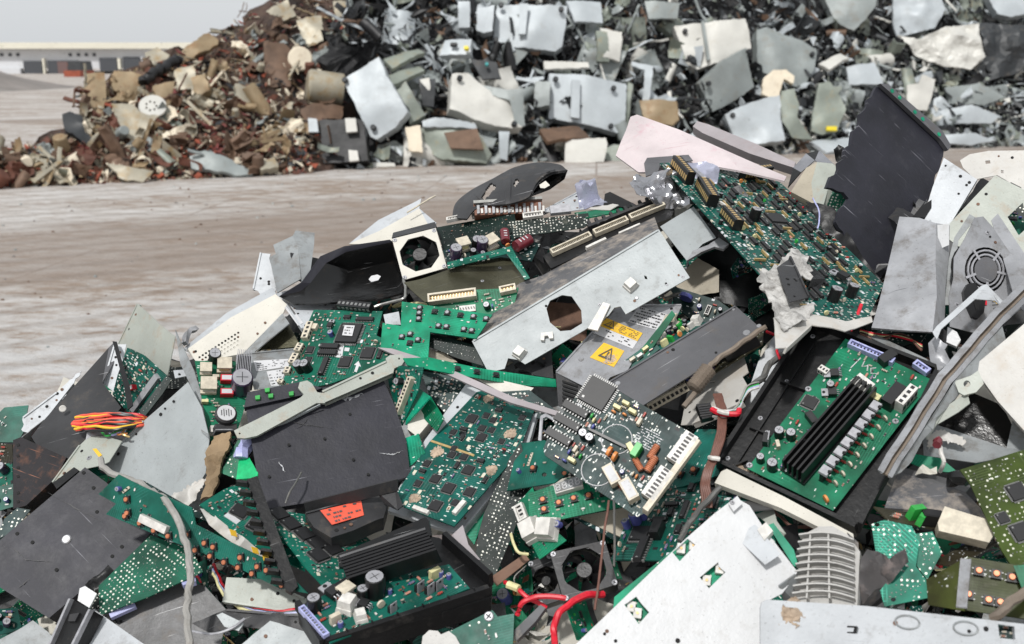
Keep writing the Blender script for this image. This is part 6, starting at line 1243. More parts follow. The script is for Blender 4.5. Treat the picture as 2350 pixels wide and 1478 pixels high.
panel('white cable tie plate beside the rocker switch', [(183, 1350), (195, 1345), (222, 1362), (205, 1395), (178, 1378)], .15, 'white', 'tie_plate', 'plastic scrap', th=.003)
panel('worn bluish grey plate with rust spots at the bottom left corner', [(-60, 1500), (50, 1440), (76, 1424), (110, 1450), (128, 1470), (100, 1520), (-60, 1540)], .10, 'grey_worn', 'worn_plate', 'metal plate', warp=.002)
board('small green power module at the left edge under the large black box', [(-40, 1400), (40, 1395), (50, 1445), (-40, 1465)], .06, 'pcb_busy', pop='cap:4 r:6 tr:1 s:10')
board('dull grey green board with two slots at the left edge', [(-20, 965), (10, 935), (65, 930), (55, 990), (40, 1015), (0, 1015), (-20, 1010)], .01, 'pcb_grey', pop='s:4')
board('dark green board with gold parts at the left edge below the grey green board', [(-30, 1015), (28, 1020), (30, 1060), (-30, 1080)], .02, 'pcb_brown', pop='r:6 sj:10 s:10')
board('deep green board sliver with a blue part, left edge beside the rusty box', [(-30, 1080), (28, 1060), (30, 1130), (-30, 1150)], .03, 'pcb', pop='cap:2 s:8')
board('green board strip with a purple capacitor at the left edge above the large black box', [(-30, 1120), (35, 1110), (40, 1160), (-30, 1180)], .035, 'pcb_grey', pop='cap:2 s:8')
panel('dark olive plate leaning between the rusty box and the left edge', [(-10, 1240), (10, 1190), (40, 1165), (70, 1170), (30, 1220)], .05, 'pcb_dark' , 'olive_plate', 'plate')
# white panel bottom right
wp = [(1322, 1478), (1318, 1500), (1760, 1500), (1760, 1380), (1795, 1362), (1820, 1330), (1830, 1312), (1755, 1215), (1720, 1160), (1688, 1142), (1640, 1178), (1575, 1235)]
HO = [[(1433, 1388), (1460, 1369), (1472, 1385), (1490, 1405), (1466, 1432)], [(1606, 1325), (1648, 1290), (1650, 1300), (1665, 1313), (1627, 1350)], [(1543, 1268), (1578, 1236), (1596, 1250), (1560, 1288)]]
r_, f_ = panel('large bright white metal plate with cut openings showing green board, bottom right of centre', wp, .16, 'white', 'white_plate', 'metal plate', th=.0025, holes=HO, q=[(1322, 1478), (1688, 1142), (1830, 1312), (1560, 1640)], root=1, pname='plate', hint=(-.1, -.65, .75), warp=.0006)
g4 = Frame(f_.O-f_.N*.010, f_.X, f_.Y, f_.N)
b_ = empty('hidden_board', g4.mw()); tag(b_, 'bright green board visible only through the openings of the large white plate', 'circuit board')
gi = [(1400, 1470), (1410, 1370), (1660, 1170), (1700, 1160), (1810, 1300), (1760, 1330), (1640, 1400), (1500, 1480)]
link('board', sheet_mb(poly_local(g4, gi), th=.0018).mesh('board', ['pcb_bright']), b_)
for x, y in ((1448, 1395), (1462, 1410), (1650, 1308), (1620, 1335), (1590, 1255), (1562, 1262)): 
    c = g4.loc(x, y); mb = MB(); mb.box(0, 0, 0, .010, .008, .006, 0, .7, .95); mb.cyl((0, 0, .006), .0014, .0008, 8, 1); o = mb.build('connector', ['white_plastic', 'gold'], b_); o.location = (c[0], c[1], 0)
decal(r_, f_, [(1670, 1160), (1690, 1142), (1702, 1160), (1682, 1178)], 'white', 'corner_tab', z=.006, th=.003); put(r_, 'screw', *f_.loc(1678, 1158), 0, 0, .6, .007)
facets('fl', [(1680, 1225, .166), (1700, 1198, .17), (1722, 1190, .17), (1792, 1272, .17), (1756, 1296, .166)], [(0, 1, 2, 3, 4)], 'light_grey', root=r_, part='bent_flap', th=.002)
facets('fl', [(1738, 1215, .172), (1758, 1198, .172), (1774, 1218, .172), (1754, 1240, .172)], [(0, 1, 2, 3)], 'white_plastic', root=r_, part='latch', th=.006)
board('narrow bright green board edge along the right side of the large white plate', [(1762, 1205), (1775, 1200), (1822, 1262), (1832, 1298), (1822, 1300)], .15, 'pcb_bright', pop='s:6')
facets('grey metal side wall folded under the right corner of the large white plate', [(1788, 1345, .15), (1826, 1318, .15), (1838, 1330, .14), (1830, 1385, .12), (1800, 1380, .12)], [(0, 1, 2, 3, 4)], 'grey_worn', 'side_wall', 'metal sheet')
sp = [(1745, 1395), (1748, 1383), (1760, 1376), (1990, 1391), (2350, 1432), (2480, 1450), (2480, 1560), (1745, 1560)]
hl = [[(1794, 1396), (1797, 1386), (1803, 1393), (1832, 1396), (1838, 1405), (1836, 1428), (1796, 1424)], [(1944, 1436), (1968, 1437), (1971, 1443), (1968, 1455), (1944, 1453), (1944, 1450), (1958, 1450), (1960, 1441), (1944, 1440)],
      [(2290, 1432), (2328, 1438), (2330, 1468), (2294, 1464)]]
r_, f_ = panel('long smooth pale grey strip with stamped slots and a rounded corner, bottom right edge', sp, .19, 'light_grey', 'slotted_metal_strip', 'metal strip', th=.006, holes=hl, q=[(1745, 1380), (2480, 1450), (2480, 1560), (1745, 1530)], root=1, pname='strip', hint=(-.1, -.75, .65))
for x, y in ((2082, 1428), (2216, 1442)):
    c = f_.loc(x, y); mb = MB(); P = [(c[0]+.010*math.cos(a*.349)*1.0, c[1]+.0055*math.sin(a*.349), .0003) for a in range(19)]; mb.tube(P, .0009, 5); mb.build('stamped_ring', ['grey_worn'], r_, True)
put(r_, 'clod', *f_.loc(1820, 1412), 0, 2, 1.2, -.002)
board('green board piece visible through the left slot of the pale strip', [(1785, 1385), (1850, 1390), (1850, 1440), (1785, 1440)], .16, 'pcb_mid')
board('green board piece visible through the right slot of the pale strip', [(2270, 1425), (2345, 1432), (2345, 1478), (2270, 1478)], .165, 'pcb_dark', pop='s:8')
# ribbed vent
def ribbed():
    q = [(1838, 1225), (1940, 1210), (1968, 1385), (1818, 1390)]; fr = fit(q, .14, q, (-.1, -.75, .65)); rt = empty('ribbed_housing', fr.mw()); tag(rt, 'light grey ribbed plastic housing with broken curved ribs, between the two white plates', 'plastic housing')
    out = [(1820, 1390), (1838, 1240), (1850, 1222), (1880, 1208), (1910, 1206), (1945, 1225), (1972, 1262), (1966, 1388)]
    link('shell', sheet_mb(poly_local(fr, out), th=.012, wf=lambda x, y: -.004*abs(x)/.04).mesh('shell', ['rib'], True), rt)
    for k in range(9):
        t = k/8.5; y = 1238+t*142; x0, x1 = 1838-16*t, 1962+2*t; P = []
        for i in range(11):
            u = i/10; px = x0+(x1-x0)*u; py = y-9*math.sin(u*math.pi)+8*u; P.append((*fr.loc(px, py, .004), .004-.012*max(0, u-.75)))
        mb = MB(); n = len(P)
        vs = [(a, b, c) for a, b, c in P]+[(a, b, c+.009) for a, b, c in P]; fs = [(i, i+1, n+i+1, n+i) for i in range(n-1)]
        v2 = [(a, b+.0016, c) for a, b, c in vs]; m_ = len(vs)
        mb.add(vs+v2, fs+[tuple(reversed([q_+m_ for q_ in f])) for f in fs]+[(n+i, n+i+1, n+i+1+m_, n+i+m_) for i in range(n-1)]); mb.build('rib', ['rib'], rt, True)
    for u in (.25, .62):
        a, b = fr.loc(1838+110*u, 1232), fr.loc(1822+140*u, 1384); mb = MB(); d = Vector((b[0]-a[0], b[1]-a[1])); mb.box((a[0]+b[0])/2, (a[1]+b[1])/2, .003, d.length, .0016, .008, 0, math.atan2(d.y, d.x)); mb.build('cross_rib', ['rib'], rt)
ribbed()
facets('dark grey wall on the right side of the ribbed housing', [(1945, 1222, .135), (1970, 1245, .13), (1975, 1385, .13), (1962, 1388, .135), (1966, 1262, .14)], [(0, 1, 2, 3, 4)], 'grey_dirty', 'housing_wall', 'plastic housing')
# green twin boards
board('emerald green broken board with solder traces, right of the ribbed housing', [(2000, 1203), (2030, 1193), (2092, 1207), (2110, 1240), (2102, 1300), (2125, 1330), (2130, 1372), (2030, 1392), (2020, 1355), (2062, 1300), (2010, 1268)], .13, 'pcb_emerald', q=[(2000, 1200), (2092, 1205), (2128, 1372), (2028, 1392)], pop='sj:60', holes=[[(2013+6*math.cos(a*.785), 1204+5*math.sin(a*.785)) for a in range(8)], [(2050+6*math.cos(a*.785), 1376+5*math.sin(a*.785)) for a in range(8)]])
board('second emerald green board fragment behind the broken one', [(2100, 1225), (2140, 1220), (2162, 1268), (2128, 1330), (2105, 1300)], .115, 'pcb_emerald', pop='sj:30')
panel('crumpled dirty cloth like plastic lump left of the emerald board', [(1975, 1290), (1990, 1262), (2015, 1262), (2040, 1290), (2075, 1270), (2085, 1290), (2050, 1330), (2010, 1350), (1980, 1385), (1970, 1340)], .135, 'cloth', 'dirty_lump', 'plastic lump', warp=.016, ws=40, grid=.006, smooth=True)
# olive boards
board('large olive green circuit board with fine white solder marks, right edge', [(2203, 1078), (2330, 1038), (2420, 1010), (2480, 1400), (2350, 1345), (2300, 1265), (2226, 1110)], .125, 'pcb_olive', q=[(2203, 1078), (2350, 1030), (2450, 1280), (2300, 1265)], pop='sj:90 ch.0:3', lam=.6, ex=[('q', 2333, 1130, 0, 1.2, 1), ('q', 2342, 1222, 0, 1.2, 1), ('q', 2300, 1190, 0, 1, 0)])
board('olive green keypad board with copper buttons, lower right edge', [(2222, 1278), (2352, 1300), (2420, 1310), (2420, 1430), (2215, 1400)], .13, 'pcb_olive_plain', q=[(2222, 1278), (2420, 1310), (2420, 1430), (2215, 1400)], ex=[('pb', x, y, 0, 1.1) for x, y in ((2246, 1313), (2286, 1320), (2322, 1328), (2268, 1380), (2295, 1385), (2222, 1367))], lam=.6)
board('yellow green plain board with a silver edge strip, left of the olive keypad board', [(2125, 1330), (2222, 1276), (2213, 1402), (2130, 1388)], .128, 'pcb_olive_plain', ex=[('sj', 2155, 1337), ('sj', 2162, 1345), ('sj', 2176, 1322), ('sj', 2185, 1325)], bars=[(2217, 1282, 2207, 1396, .010, .001, ['galv'], 'silver_strip', 'solid')], lam=.6)
board('dark board strip between the emerald board and the olive boards', [(2140, 1290), (2240, 1235), (2290, 1245), (2190, 1300)], .09, 'pcb_brown', pop='sj:20')
board('narrow green board edge at the right border over the olive keypad board', [(2326, 1298), (2352, 1296), (2420, 1300), (2420, 1370), (2352, 1368)], .145, 'pcb_mid')
cable('dusty brown cable crossing the lower right border below the olive keypad board', [(2275, 1420, .15), (2310, 1395, .16), (2350, 1360, .16), (2400, 1330, .15)], .0045, 'cable_tan')
# PSU brown plate
facets('stained brown grey heat sink plate with comb teeth, right of the black tray', [(2060, 1082, .08), (2080, 1075, .08), (2232, 1112, .07), (2215, 1130, .08), (2290, 1205, .085), (2150, 1175, .09), (2030, 1165, .095)], [(0, 1, 2, 3), (0, 3, 4, 5, 6)], 'beige', 'stained_plate', 'metal plate', mats=['galv_dark', 'grey_dirty'], mi=[0, 1], th=.004)
r_, f_ = panel('cream transformer block on a brown board, right of the black tray', [(2152, 1200), (2168, 1162), (2275, 1195), (2282, 1225), (2270, 1245), (2155, 1218)], .12, 'cream_plastic', 'transformer_block', 'transformer', th=.02, q=[(2155, 1200), (2168, 1162), (2280, 1195), (2270, 1245)])
board('brown board edge carrying the cream transformer block, with a green capacitor', [(2005, 1162), (2050, 1170), (2290, 1232), (2302, 1258), (2150, 1215), (2040, 1195)], .10, 'pcb_brown', ex=[('fc', 2096, 1188, 30, 1.8, 3), ('fc', 2110, 1200, 60, 1.5, 3), ('rl', 2130, 1200, 10, 1.2, 0)], pop='r:14 s:10', q=[(2005, 1162), (2290, 1232), (2300, 1258), (2030, 1195)], lam=1)
cable('black round capacitor sleeve lying on the stained heat sink plate', [(2175, 1095, .1), (2200, 1100, .1), (2225, 1108, .1)], .008, 'black', 'black_sleeve', 'capacitor')
board('bright green board patch under the tip of the steel angle bar', [(2085, 1060), (2100, 1042), (2160, 1052), (2200, 1085), (2130, 1080)], .06, 'pcb_bright')
panel('broken cream plastic shards on the green patch near the stained plate', [(2100, 1088), (2118, 1065), (2135, 1078), (2150, 1070), (2150, 1090)], .09, 'cream', 'plastic_shards', 'plastic scrap', warp=.006, grid=.008)
facets('long cream white plastic rail under the lower rim of the black tray', [(1655, 1082, .1), (1668, 1076, .1), (1800, 1140, .1), (1958, 1225, .1), (1960, 1238, .1), (1940, 1240, .1), (1790, 1165, .1), (1640, 1108, .1)], [(0, 1, 2, 6, 7), (2, 3, 4, 5, 6)], 'cream', 'cream_rail', 'plastic rail', th=.008)
panel('grey flap of bent metal below the cream rail', [(1700, 1150), (1770, 1148), (1800, 1165), (1730, 1172)], .09, 'galv_dark', 'metal_flap', 'metal sheet')
facets('pale metal hook with a rivet below the cream rail', [(1735, 1180, .08), (1775, 1165, .08), (1782, 1195, .08), (1802, 1225, .08), (1790, 1240, .07), (1765, 1205, .08)], [(0, 1, 2, 5), (2, 3, 4, 5)], 'sage', 'metal_hook', 'bracket')
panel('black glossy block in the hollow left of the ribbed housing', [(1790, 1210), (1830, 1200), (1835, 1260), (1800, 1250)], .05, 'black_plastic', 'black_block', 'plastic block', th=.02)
# pink panel and long strip on the ridge
facets('pink stained plastic panel sticking up behind the big green board', [(1413, 357, .0), (1425, 325, .0), (1437, 298, .0), (1447, 268, .0), (1462, 263, .0), (1560, 298, .0), (1650, 338, .0), (1740, 378, .0), (1805, 405, .0), (1800, 415, .01), (1700, 392, .02), (1600, 375, .02), (1500, 395, .02), (1465, 395, .01)], [(0, 1, 12, 13), (1, 2, 11, 12), (2, 3, 4, 5, 11), (5, 6, 10, 11), (6, 7, 9, 10), (7, 8, 9)], 'pink', 'pink_panel', 'plastic panel', th=.003)
facets('long dusty pinkish grey bar running behind the pink panel', [(1590, 290, -.25), (1600, 278, -.25), (1625, 285, -.25), (1735, 330, -.22), (1825, 372, -.2), (1822, 385, -.2), (1720, 352, -.22), (1612, 305, -.25)], [(0, 1, 2, 7), (2, 3, 6, 7), (3, 4, 5, 6)], 'pinkgrey', 'dusty_bar', 'metal bar', th=.02)
panel('crumpled silver foil bag on the ridge beside the big green board corner', [(1445, 425), (1460, 400), (1490, 395), (1500, 385), (1555, 405), (1590, 435), (1600, 470), (1560, 476), (1500, 470), (1462, 458)], .05, 'foil', 'foil_bag', 'foil bag', warp=.022, ws=30, grid=.005, smooth=True)
facets('grey folded metal lip above the crumpled foil bag', [(1478, 375, .03), (1485, 362, .03), (1580, 355, .03), (1590, 368, .03), (1515, 378, .04), (1510, 395, .04), (1482, 405, .04)], [(0, 1, 2, 3, 4), (0, 4, 5, 6)], 'slate', 'metal_lip', 'metal strip')
panel('crumpled clear plastic film behind the black parts of the big green board', [(1555, 385), (1620, 368), (1652, 392), (1645, 420), (1600, 425)], .045, 'lavender', 'plastic_film', 'plastic film', warp=.01, ws=40, grid=.006)
panel('crumpled lavender plastic bag standing on the ridge', [(1318, 420), (1330, 405), (1352, 402), (1366, 410), (1372, 440), (1390, 460), (1398, 478), (1330, 480), (1325, 450)], .0, 'lavender', 'lavender_bag', 'plastic bag', warp=.02, ws=35, grid=.006, smooth=True)
panel('bluish white sheet lying low behind the lavender bag', [(1245, 485), (1325, 442), (1340, 480), (1280, 488)], -.02, 'light_grey', 'bluish_sheet', 'metal sheet')
facets('black curved hose end on the ridge right of the lavender bag', [(1385, 470, .0), (1388, 445, .0), (1400, 440, .0), (1430, 455, .0), (1460, 470, .0), (1455, 478, .0)], [(0, 1, 2, 3, 4, 5)], 'black_plastic', 'hose_end', 'hose', th=.008)
panel('small white sheet corner poking up right of the black hose end', [(1350, 480), (1375, 462), (1420, 470), (1400, 482)], .0, 'white_speck', 'sheet_corner', 'metal scrap')

# ================================================================== fill the gaps of the heap with smaller scrap
rg = random.Random(21)
RIDGE = [(-420, 1120), (-100, 985), (0, 965), (60, 945), (170, 890), (260, 800), (320, 760), (420, 810), (520, 740), (620, 690), (700, 665), (800, 600), (900, 560), (1000, 525), (1100, 490), (1300, 492), (1420, 478), (1500, 430), (1600, 392), (1780, 410), (1880, 400), (2000, 400), (2160, 440), (2300, 400), (2480, 385), (2800, 380)]
def ridge(x):
    for (a, b), (c, d) in zip(RIDGE, RIDGE[1:]):
        if a <= x <= c: return b+(d-b)*(x-a)/(c-a)
    return RIDGE[-1][1]
fill_kinds = [
 ('board', 'pcb', 'small green circuit board scrap half buried in the dark gaps of the near heap'), ('board', 'pcb_busy', 'dark green populated board scrap wedged in the gaps of the near heap'), ('board', 'pcb_solder_dark', 'solder side board scrap wedged deep in the near heap'),
 ('sheet', 'galv_dark', 'small dull steel scrap in the gaps of the near heap'), ('sheet', 'black_plastic', 'small black plastic scrap in the gaps of the near heap'), ('sheet', 'grey_worn', 'small worn grey metal scrap in the gaps of the near heap'), ('board', 'pcb_mid', 'plain green board scrap in the gaps of the near heap'), ('sheet', 'charcoal', 'small charcoal plate scrap in the gaps of the near heap'), ('sheet', 'cream', 'small cream scrap in the gaps of the near heap')]
protos = {}
def fill_proto(i, var):
    kind, mt, lab = fill_kinds[i]; r2 = random.Random(i*31+var); a, b = r2.uniform(.035, .09), r2.uniform(.02, .05)
    pl = [(-a, -b), (a*r2.uniform(.3, 1), -b*r2.uniform(.8, 1.1)), (a, -b*.2), (a*r2.uniform(.7, 1), b), (0, b*r2.uniform(.7, 1.1)), (-a*r2.uniform(.6, 1), b)]
    rt = empty('board_scrap' if kind == 'board' else 'metal_scrap', Matrix.Identity(4)); tag(rt, lab, 'scrap', {'board': 'board scraps filling the near heap', 'sheet': 'plate scraps filling the near heap'}[kind])
    link('board' if kind == 'board' else 'plate', sheet_mb(pl, th=.002, warp=0 if kind == 'board' else .004, jag=.001, seed=i*7+var, grid=.02).mesh('scrap', [mt]), rt)
    if kind == 'board' and i != 2: populate(rt, None, pl, [], 'ch:2 r:5 cap:2 s:8 d:2', i+var, [])
    elif kind == 'board': populate(rt, None, pl, [], 'sj:14', i+var, [])
    return rt
def copy_tree(o, parent=None):
    c = o.copy(); COL.objects.link(c)
    if parent: c.parent = parent
    for ch in o.children: copy_tree(ch, c)
    return c
def place(o, px, py, L, tilt=.5, sc=1.0, surf=None, spin=None, rgx=None, tang=None):
    s = surf or CUR[0]; g = rgx or rg
    P = pt(px, py, s.s_at(px, py)-L); n = (s.n*.8+(CAM-P).normalized()*.5)
    n = (n.normalized() + Vector((g.gauss(0, 1), g.gauss(0, 1), g.gauss(0, 1)))*tilt).normalized()
    if n.dot(CAM-P) < 0: n = -n
    x = n.cross(Vector((g.gauss(0, 1), g.gauss(0, 1), g.gauss(0, 1)))).normalized(); y = n.cross(x)
    m = Matrix.Identity(4)
    for i in range(3): m[i][0], m[i][1], m[i][2], m[i][3] = x[i]*sc, y[i]*sc, n[i]*sc, P[i]
    o.matrix_basis = m
allp = [fill_proto(i, v) for i in range(len(fill_kinds)) for v in range(2)]
usedp = set()
for k in range(230):
    p = allp[rg.randrange(len(allp))]
    if p in usedp: o = copy_tree(p)
    else: o = p; usedp.add(p)
    while True:
        px, py = rg.uniform(-150, 2500), rg.uniform(400, 1600)
        if py > ridge(px)+55: break
    place(o, px, py, rg.uniform(-.12, -.05), .3, rg.uniform(.7, 1.2))
for k in range(110):
    p = allp[rg.randrange(len(allp))]
    if p not in usedp: continue
    o = copy_tree(p)
    while True:
        px, py = rg.uniform(-50, 2400), rg.uniform(400, 1550)
        if py > ridge(px)+75: break
    place(o, px, py, rg.uniform(-.05, .015), .6, rg.uniform(.3, .6))
for p in allp:
    if p not in usedp: place(p, 1200, 1300, -.05)
# small loose cables down in the gaps
for k in range(95):
    px, py = rg.uniform(0, 2350), rg.uniform(650, 1450)
    if py < ridge(px)+90: continue
    P_ = [(px, py, rg.uniform(-.03, .05))]
    for j in range(3): P_.append((P_[-1][0]+rg.uniform(-60, 60), P_[-1][1]+rg.uniform(-25, 40), rg.uniform(-.03, .03)))
    c = rg.choice(['cable_dark', 'cable_brown', 'red', 'cable_dark', 'black', 'cable_grey', 'yellow_dull'])
    cable('thin loose %s wire lost in the gaps of the near heap' % {'cable_dark': 'dark grey', 'cable_brown': 'brown', 'red': 'red', 'black': 'black', 'cable_grey': 'pale grey', 'yellow_dull': 'yellow'}[c], P_, rg.uniform(.0008, .0022), c, 'wire', 'wire', 'loose wires in the near heap', n=5, sub=5)
# base of the heap: a closed lumpy mound under everything
def mound(surf, ridgef, xs, pyb, L, nz, back, mt, name, seed, kind='stuff', label=None, step=34, rows=26, front=True):
    rows_ = []; g = random.Random(seed); n = 0
    for x in xs:
        r0 = ridgef(x)+10; col = []
        for k in range(rows+1):
            py = pyb+(r0-pyb)*k/rows; s = surf.s_at(x, py)+L; p = pt(x, py, s)
            p += Vector((noise.noise(p*nz[0]), noise.noise(p*nz[0]+Vector((9, 0, 0))), noise.noise(p*nz[0]+Vector((0, 9, 0)))))*nz[1]
            col.append(p)
        if front:
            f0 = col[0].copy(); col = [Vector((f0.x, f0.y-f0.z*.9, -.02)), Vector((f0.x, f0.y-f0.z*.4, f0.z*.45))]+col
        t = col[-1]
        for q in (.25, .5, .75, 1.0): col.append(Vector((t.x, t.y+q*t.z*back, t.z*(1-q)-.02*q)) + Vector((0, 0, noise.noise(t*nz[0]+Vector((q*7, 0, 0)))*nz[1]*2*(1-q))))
        rows_.append(col)
    mb = MB(); h = len(rows_[0])
    for c in rows_: mb.v.extend([tuple(p) for p in c])
    for i in range(len(rows_)-1):
        for k in range(h-1): mb.f.append((i*h+k, (i+1)*h+k, (i+1)*h+k+1, i*h+k+1)); mb.m.append(0)
    # side skirts reach the ground
    o = mb.build(name, [mt], None, False); tag(o, label, None, None, kind); return o
xs = [(-420+i*step_) for step_ in (36,) for i in range(int((2800+420)/36)+1)]
o = mound(HEAP, lambda x: ridge(x)+25, xs, 1720, .14, (14, .03), 1.25, 'rubble', 'gap_shade_rubble', 1, label='rubble of fine scrap underneath the near heap, blackened for the shadow in its gaps'); o['category'] = 'scrap'  # black colour of the mound serves as shadow in the gaps
# fine debris as one stuff object
def debris(surf, pts, palette, size, name, label, seed, th=.15, cat='scrap', thin=1.0):
    g = random.Random(seed); mb = MB()
    for (px, py, L) in pts:
        P = pt(px, py, surf.s_at(px, py)-L); n = (surf.n + Vector((g.gauss(0, .6), g.gauss(0, .6), g.gauss(0, .6)))).normalized()
        x = n.cross(Vector((g.gauss(0, 1), g.gauss(0, 1), g.gauss(0, 1)))).normalized(); y = n.cross(x)
        a = size*g.uniform(.4, 1.5)*g.choice((1, 1, .6, 1.6)); b = a*g.uniform(.2, .9)*thin; k = g.choice((3, 4, 4, 5)); vs = []
        for i in range(k):
            t = 2*math.pi*(i+g.uniform(-.25, .25))/k; vs.append(P + x*a*math.cos(t)+y*b*math.sin(t)+n*g.uniform(-.15, .3)*a)
        d = n*(-th*size); m = g.randrange(len(palette))
        mb.add([v for v in vs]+[v+d for v in vs], [tuple(range(k)), tuple(reversed(range(k, 2*k)))]+[(i, (i+1) % k, k+(i+1) % k, k+i)[::-1] for i in range(k)], m)
    o = mb.build(name, palette, None, False); tag(o, label, cat, None, 'stuff'); return o
P_ = []
while len(P_) < 6500:
    px, py = rg.uniform(-300, 2650), rg.uniform(400, 1680)
    if py > ridge(px)+30: P_.append((px, py, rg.uniform(-.135, -.06)))
debris(HEAP, P_, ['pcb', 'ic', 'galv_dark', 'black', 'pcb_busy', 'charcoal', 'beige', 'galv', 'white_plastic', 'pcb_solder_dark', 'brown', 'black_plastic', 'black', 'gold'], .009, 'fine_scrap', 'fine bits of board, plastic and metal between the things of the near heap', 4)
# ================================================================== FAR HEAPS
def dome(x, f): return f
LR = [(-420, 400), (-200, 345), (0, 335), (60, 330), (140, 300), (185, 250), (195, 175), (260, 165), (330, 140), (345, 120), (420, 105), (480, 75), (540, 35), (600, 2), (680, -60), (800, -130), (1000, -190), (1200, -200)]
LF = [(-420, 480), (0, 432), (300, 415), (500, 402), (735, 388), (765, 360), (800, 250), (1000, 150), (1200, 100)]
RR = [(740, 60), (780, 40), (840, -60), (900, -150), (1000, -200), (3000, -220)]
def itp(T):
    def f(x):
        if x <= T[0][0]: return T[0][1]
        for (a, b), (c, d) in zip(T, T[1:]):
            if a <= x <= c: return b+(d-b)*(x-a)/(c-a)
        return T[-1][1]
    return f
lr, lf, rr = itp(LR), itp(LF), itp(RR); rf = itp([(700, 385), (1200, 378), (1600, 372), (2100, 345), (2400, 335), (3000, 300)])
def grid_mound(surf, top, foot, xs, nz, mt, name, label, rows, back, off):
    mb = MB(); cols = []
    for x in xs:
        c = []; a, b = foot(x)+2, top(x)+14
        for k in range(rows+1):
            py = a+(b-a)*k/rows; p = pt(x, py, surf.s_at(x, py)+off*min(1, k/3))
            if k == 0: p.z = -.05
            p += Vector((noise.noise(p*nz[0]), noise.noise(p*nz[0]+Vector((9, 0, 0))), noise.noise(p*nz[0]+Vector((0, 9, 0)))))*nz[1]*min(1, k/2)
            c.append(p)
        t = c[-1]
        for q in (.15, .4, .7, 1): c.append(Vector((t.x, t.y+q*(1.5+t.z*back), t.z*(1-q)-.05*q)))
        cols.append(c)
    h = len(cols[0])
    for c in cols: mb.v.extend([tuple(p) for p in c])
    for i in range(len(cols)-1):
        for k in range(h-1): mb.f.append((i*h+k, (i+1)*h+k, (i+1)*h+k+1, i*h+k+1)); mb.m.append(0)
    o = mb.build(name, [mt], None, False); tag(o, label, 'scrap', None, 'stuff')
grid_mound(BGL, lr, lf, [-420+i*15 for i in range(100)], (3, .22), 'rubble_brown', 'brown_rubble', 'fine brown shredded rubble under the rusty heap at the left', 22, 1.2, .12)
grid_mound(BGR, rr, rf, [745+i*20 for i in range(112)], (3, .25), 'rubble_shade_far', 'far_gap_shade', 'rubble inside the heap of crushed appliances at the back, blackened for shadow in gaps', 22, .4, .35)  # black colour of this base serves as shade between the casings

# ---- hand placed pieces
def bpanel(label, outline, L, mt, name='crushed_casing', cat='crushed casing', th=.16, warp=.03, q=None, surf=BGR, corners=(), ex=(), holes=(), hint=None, grid=.06, smooth=True, jag=.006, ws=3.2, lam=1.0, group=None):
    CUR[0] = surf; g_ = random.Random(int(outline[0][0]*7+outline[0][1])); an = g_.uniform(0, 3.14); cr = g_.uniform(.06, .2) if warp > .02 else 0; of = g_.uniform(-.1, .1); an2 = an+g_.uniform(.8, 2); c2 = cr*.7
    wf = (lambda x, y: -cr*abs(x*math.cos(an)+y*math.sin(an)-of)-c2*abs(x*math.cos(an2)+y*math.sin(an2)+of)) if cr else None
    if surf is BGR and L > .1: L += .1
    r_, f_ = panel(label, outline, L, mt, name, cat, th=th, warp=warp*.45, wf=wf, q=q, root=1, pname='shell', hint=hint or ((0, -.93, .35) if surf is BGR else None), grid=grid, smooth=smooth, jag=jag, ws=ws, lam=lam, holes=holes, group=group)
    for x, y in corners:
        c = f_.loc(x, y); mb = MB(); mb.cyl((c[0], c[1], -.02), .034, .05, 12, 0, 1, bev=.008); mb.build('foot_recess', ['far_black', 'far_dark'], r_)
    for (o2, m2, nm, z) in ex: decal(r_, f_, o2, m2, nm, z=z+.025, th=.05)
    CUR[0] = HEAP; return r_, f_
bpanel('large pale grey crushed casing with a raised centre bar, top of the appliance heap', [(1141, 4), (1302, 8), (1298, 60), (1290, 102), (1275, 113), (1130, 100), (1134, 50)], .25, 'far_grey', corners=[(1150, 12), (1288, 22), (1138, 92)], ex=[([(1192, 12), (1212, 12), (1206, 82), (1190, 82)], 'far_grey', 'centre_bar', .03)])
bpanel('open grey casing side with a dark channel, left of the topmost pale casing', [(1096, 18), (1135, 10), (1130, 70), (1110, 74), (1093, 68)], .2, 'far_grey')
bpanel('pale grey crushed casing tilted left with dark feet, left end of appliance heap', [(783, 180), (866, 126), (884, 170), (912, 214), (934, 255), (905, 290), (862, 318), (848, 312), (815, 240)], .3, 'far_grey', q=[(783, 180), (866, 126), (934, 255), (855, 318)], corners=[(792, 184), (857, 293)], warp=.05)
bpanel('yellowish side of the tilted crushed casing, facing right', [(884, 170), (925, 175), (945, 210), (975, 262), (940, 285), (934, 255), (912, 214)], .22, 'far_sage', warp=.06)
bpanel('white crumpled casing folded like a tent, centre of the appliance heap', [(1041, 163), (1078, 162), (1100, 185), (1130, 210), (1172, 215), (1190, 250), (1200, 290), (1175, 291), (1110, 280), (1032, 250)], .3, 'far_white', warp=.10, ws=4, q=[(1041, 163), (1172, 190), (1200, 290), (1032, 250)], corners=[(1055, 180), (1180, 285)], grid=.07)
bpanel('grey strip painting the shaded fold on the right of the white tent shaped casing', [(1105, 190), (1165, 205), (1200, 200), (1205, 285), (1185, 288), (1170, 230), (1125, 215)], .36, 'far_grey2', th=.05)  # darker grey paints the shaded side of the fold
bpanel('flat grey casing with a vertical bar and dark feet, centre right of the appliance heap', [(1262, 164), (1330, 168), (1442, 186), (1438, 280), (1420, 300), (1262, 264)], .3, 'far_grey', q=[(1262, 164), (1442, 186), (1430, 300), (1262, 264)], corners=[(1275, 182), (1408, 203), (1402, 290)], ex=[([(1311, 186), (1330, 188), (1328, 275), (1308, 272)], 'far_grey', 'centre_bar', .03)])
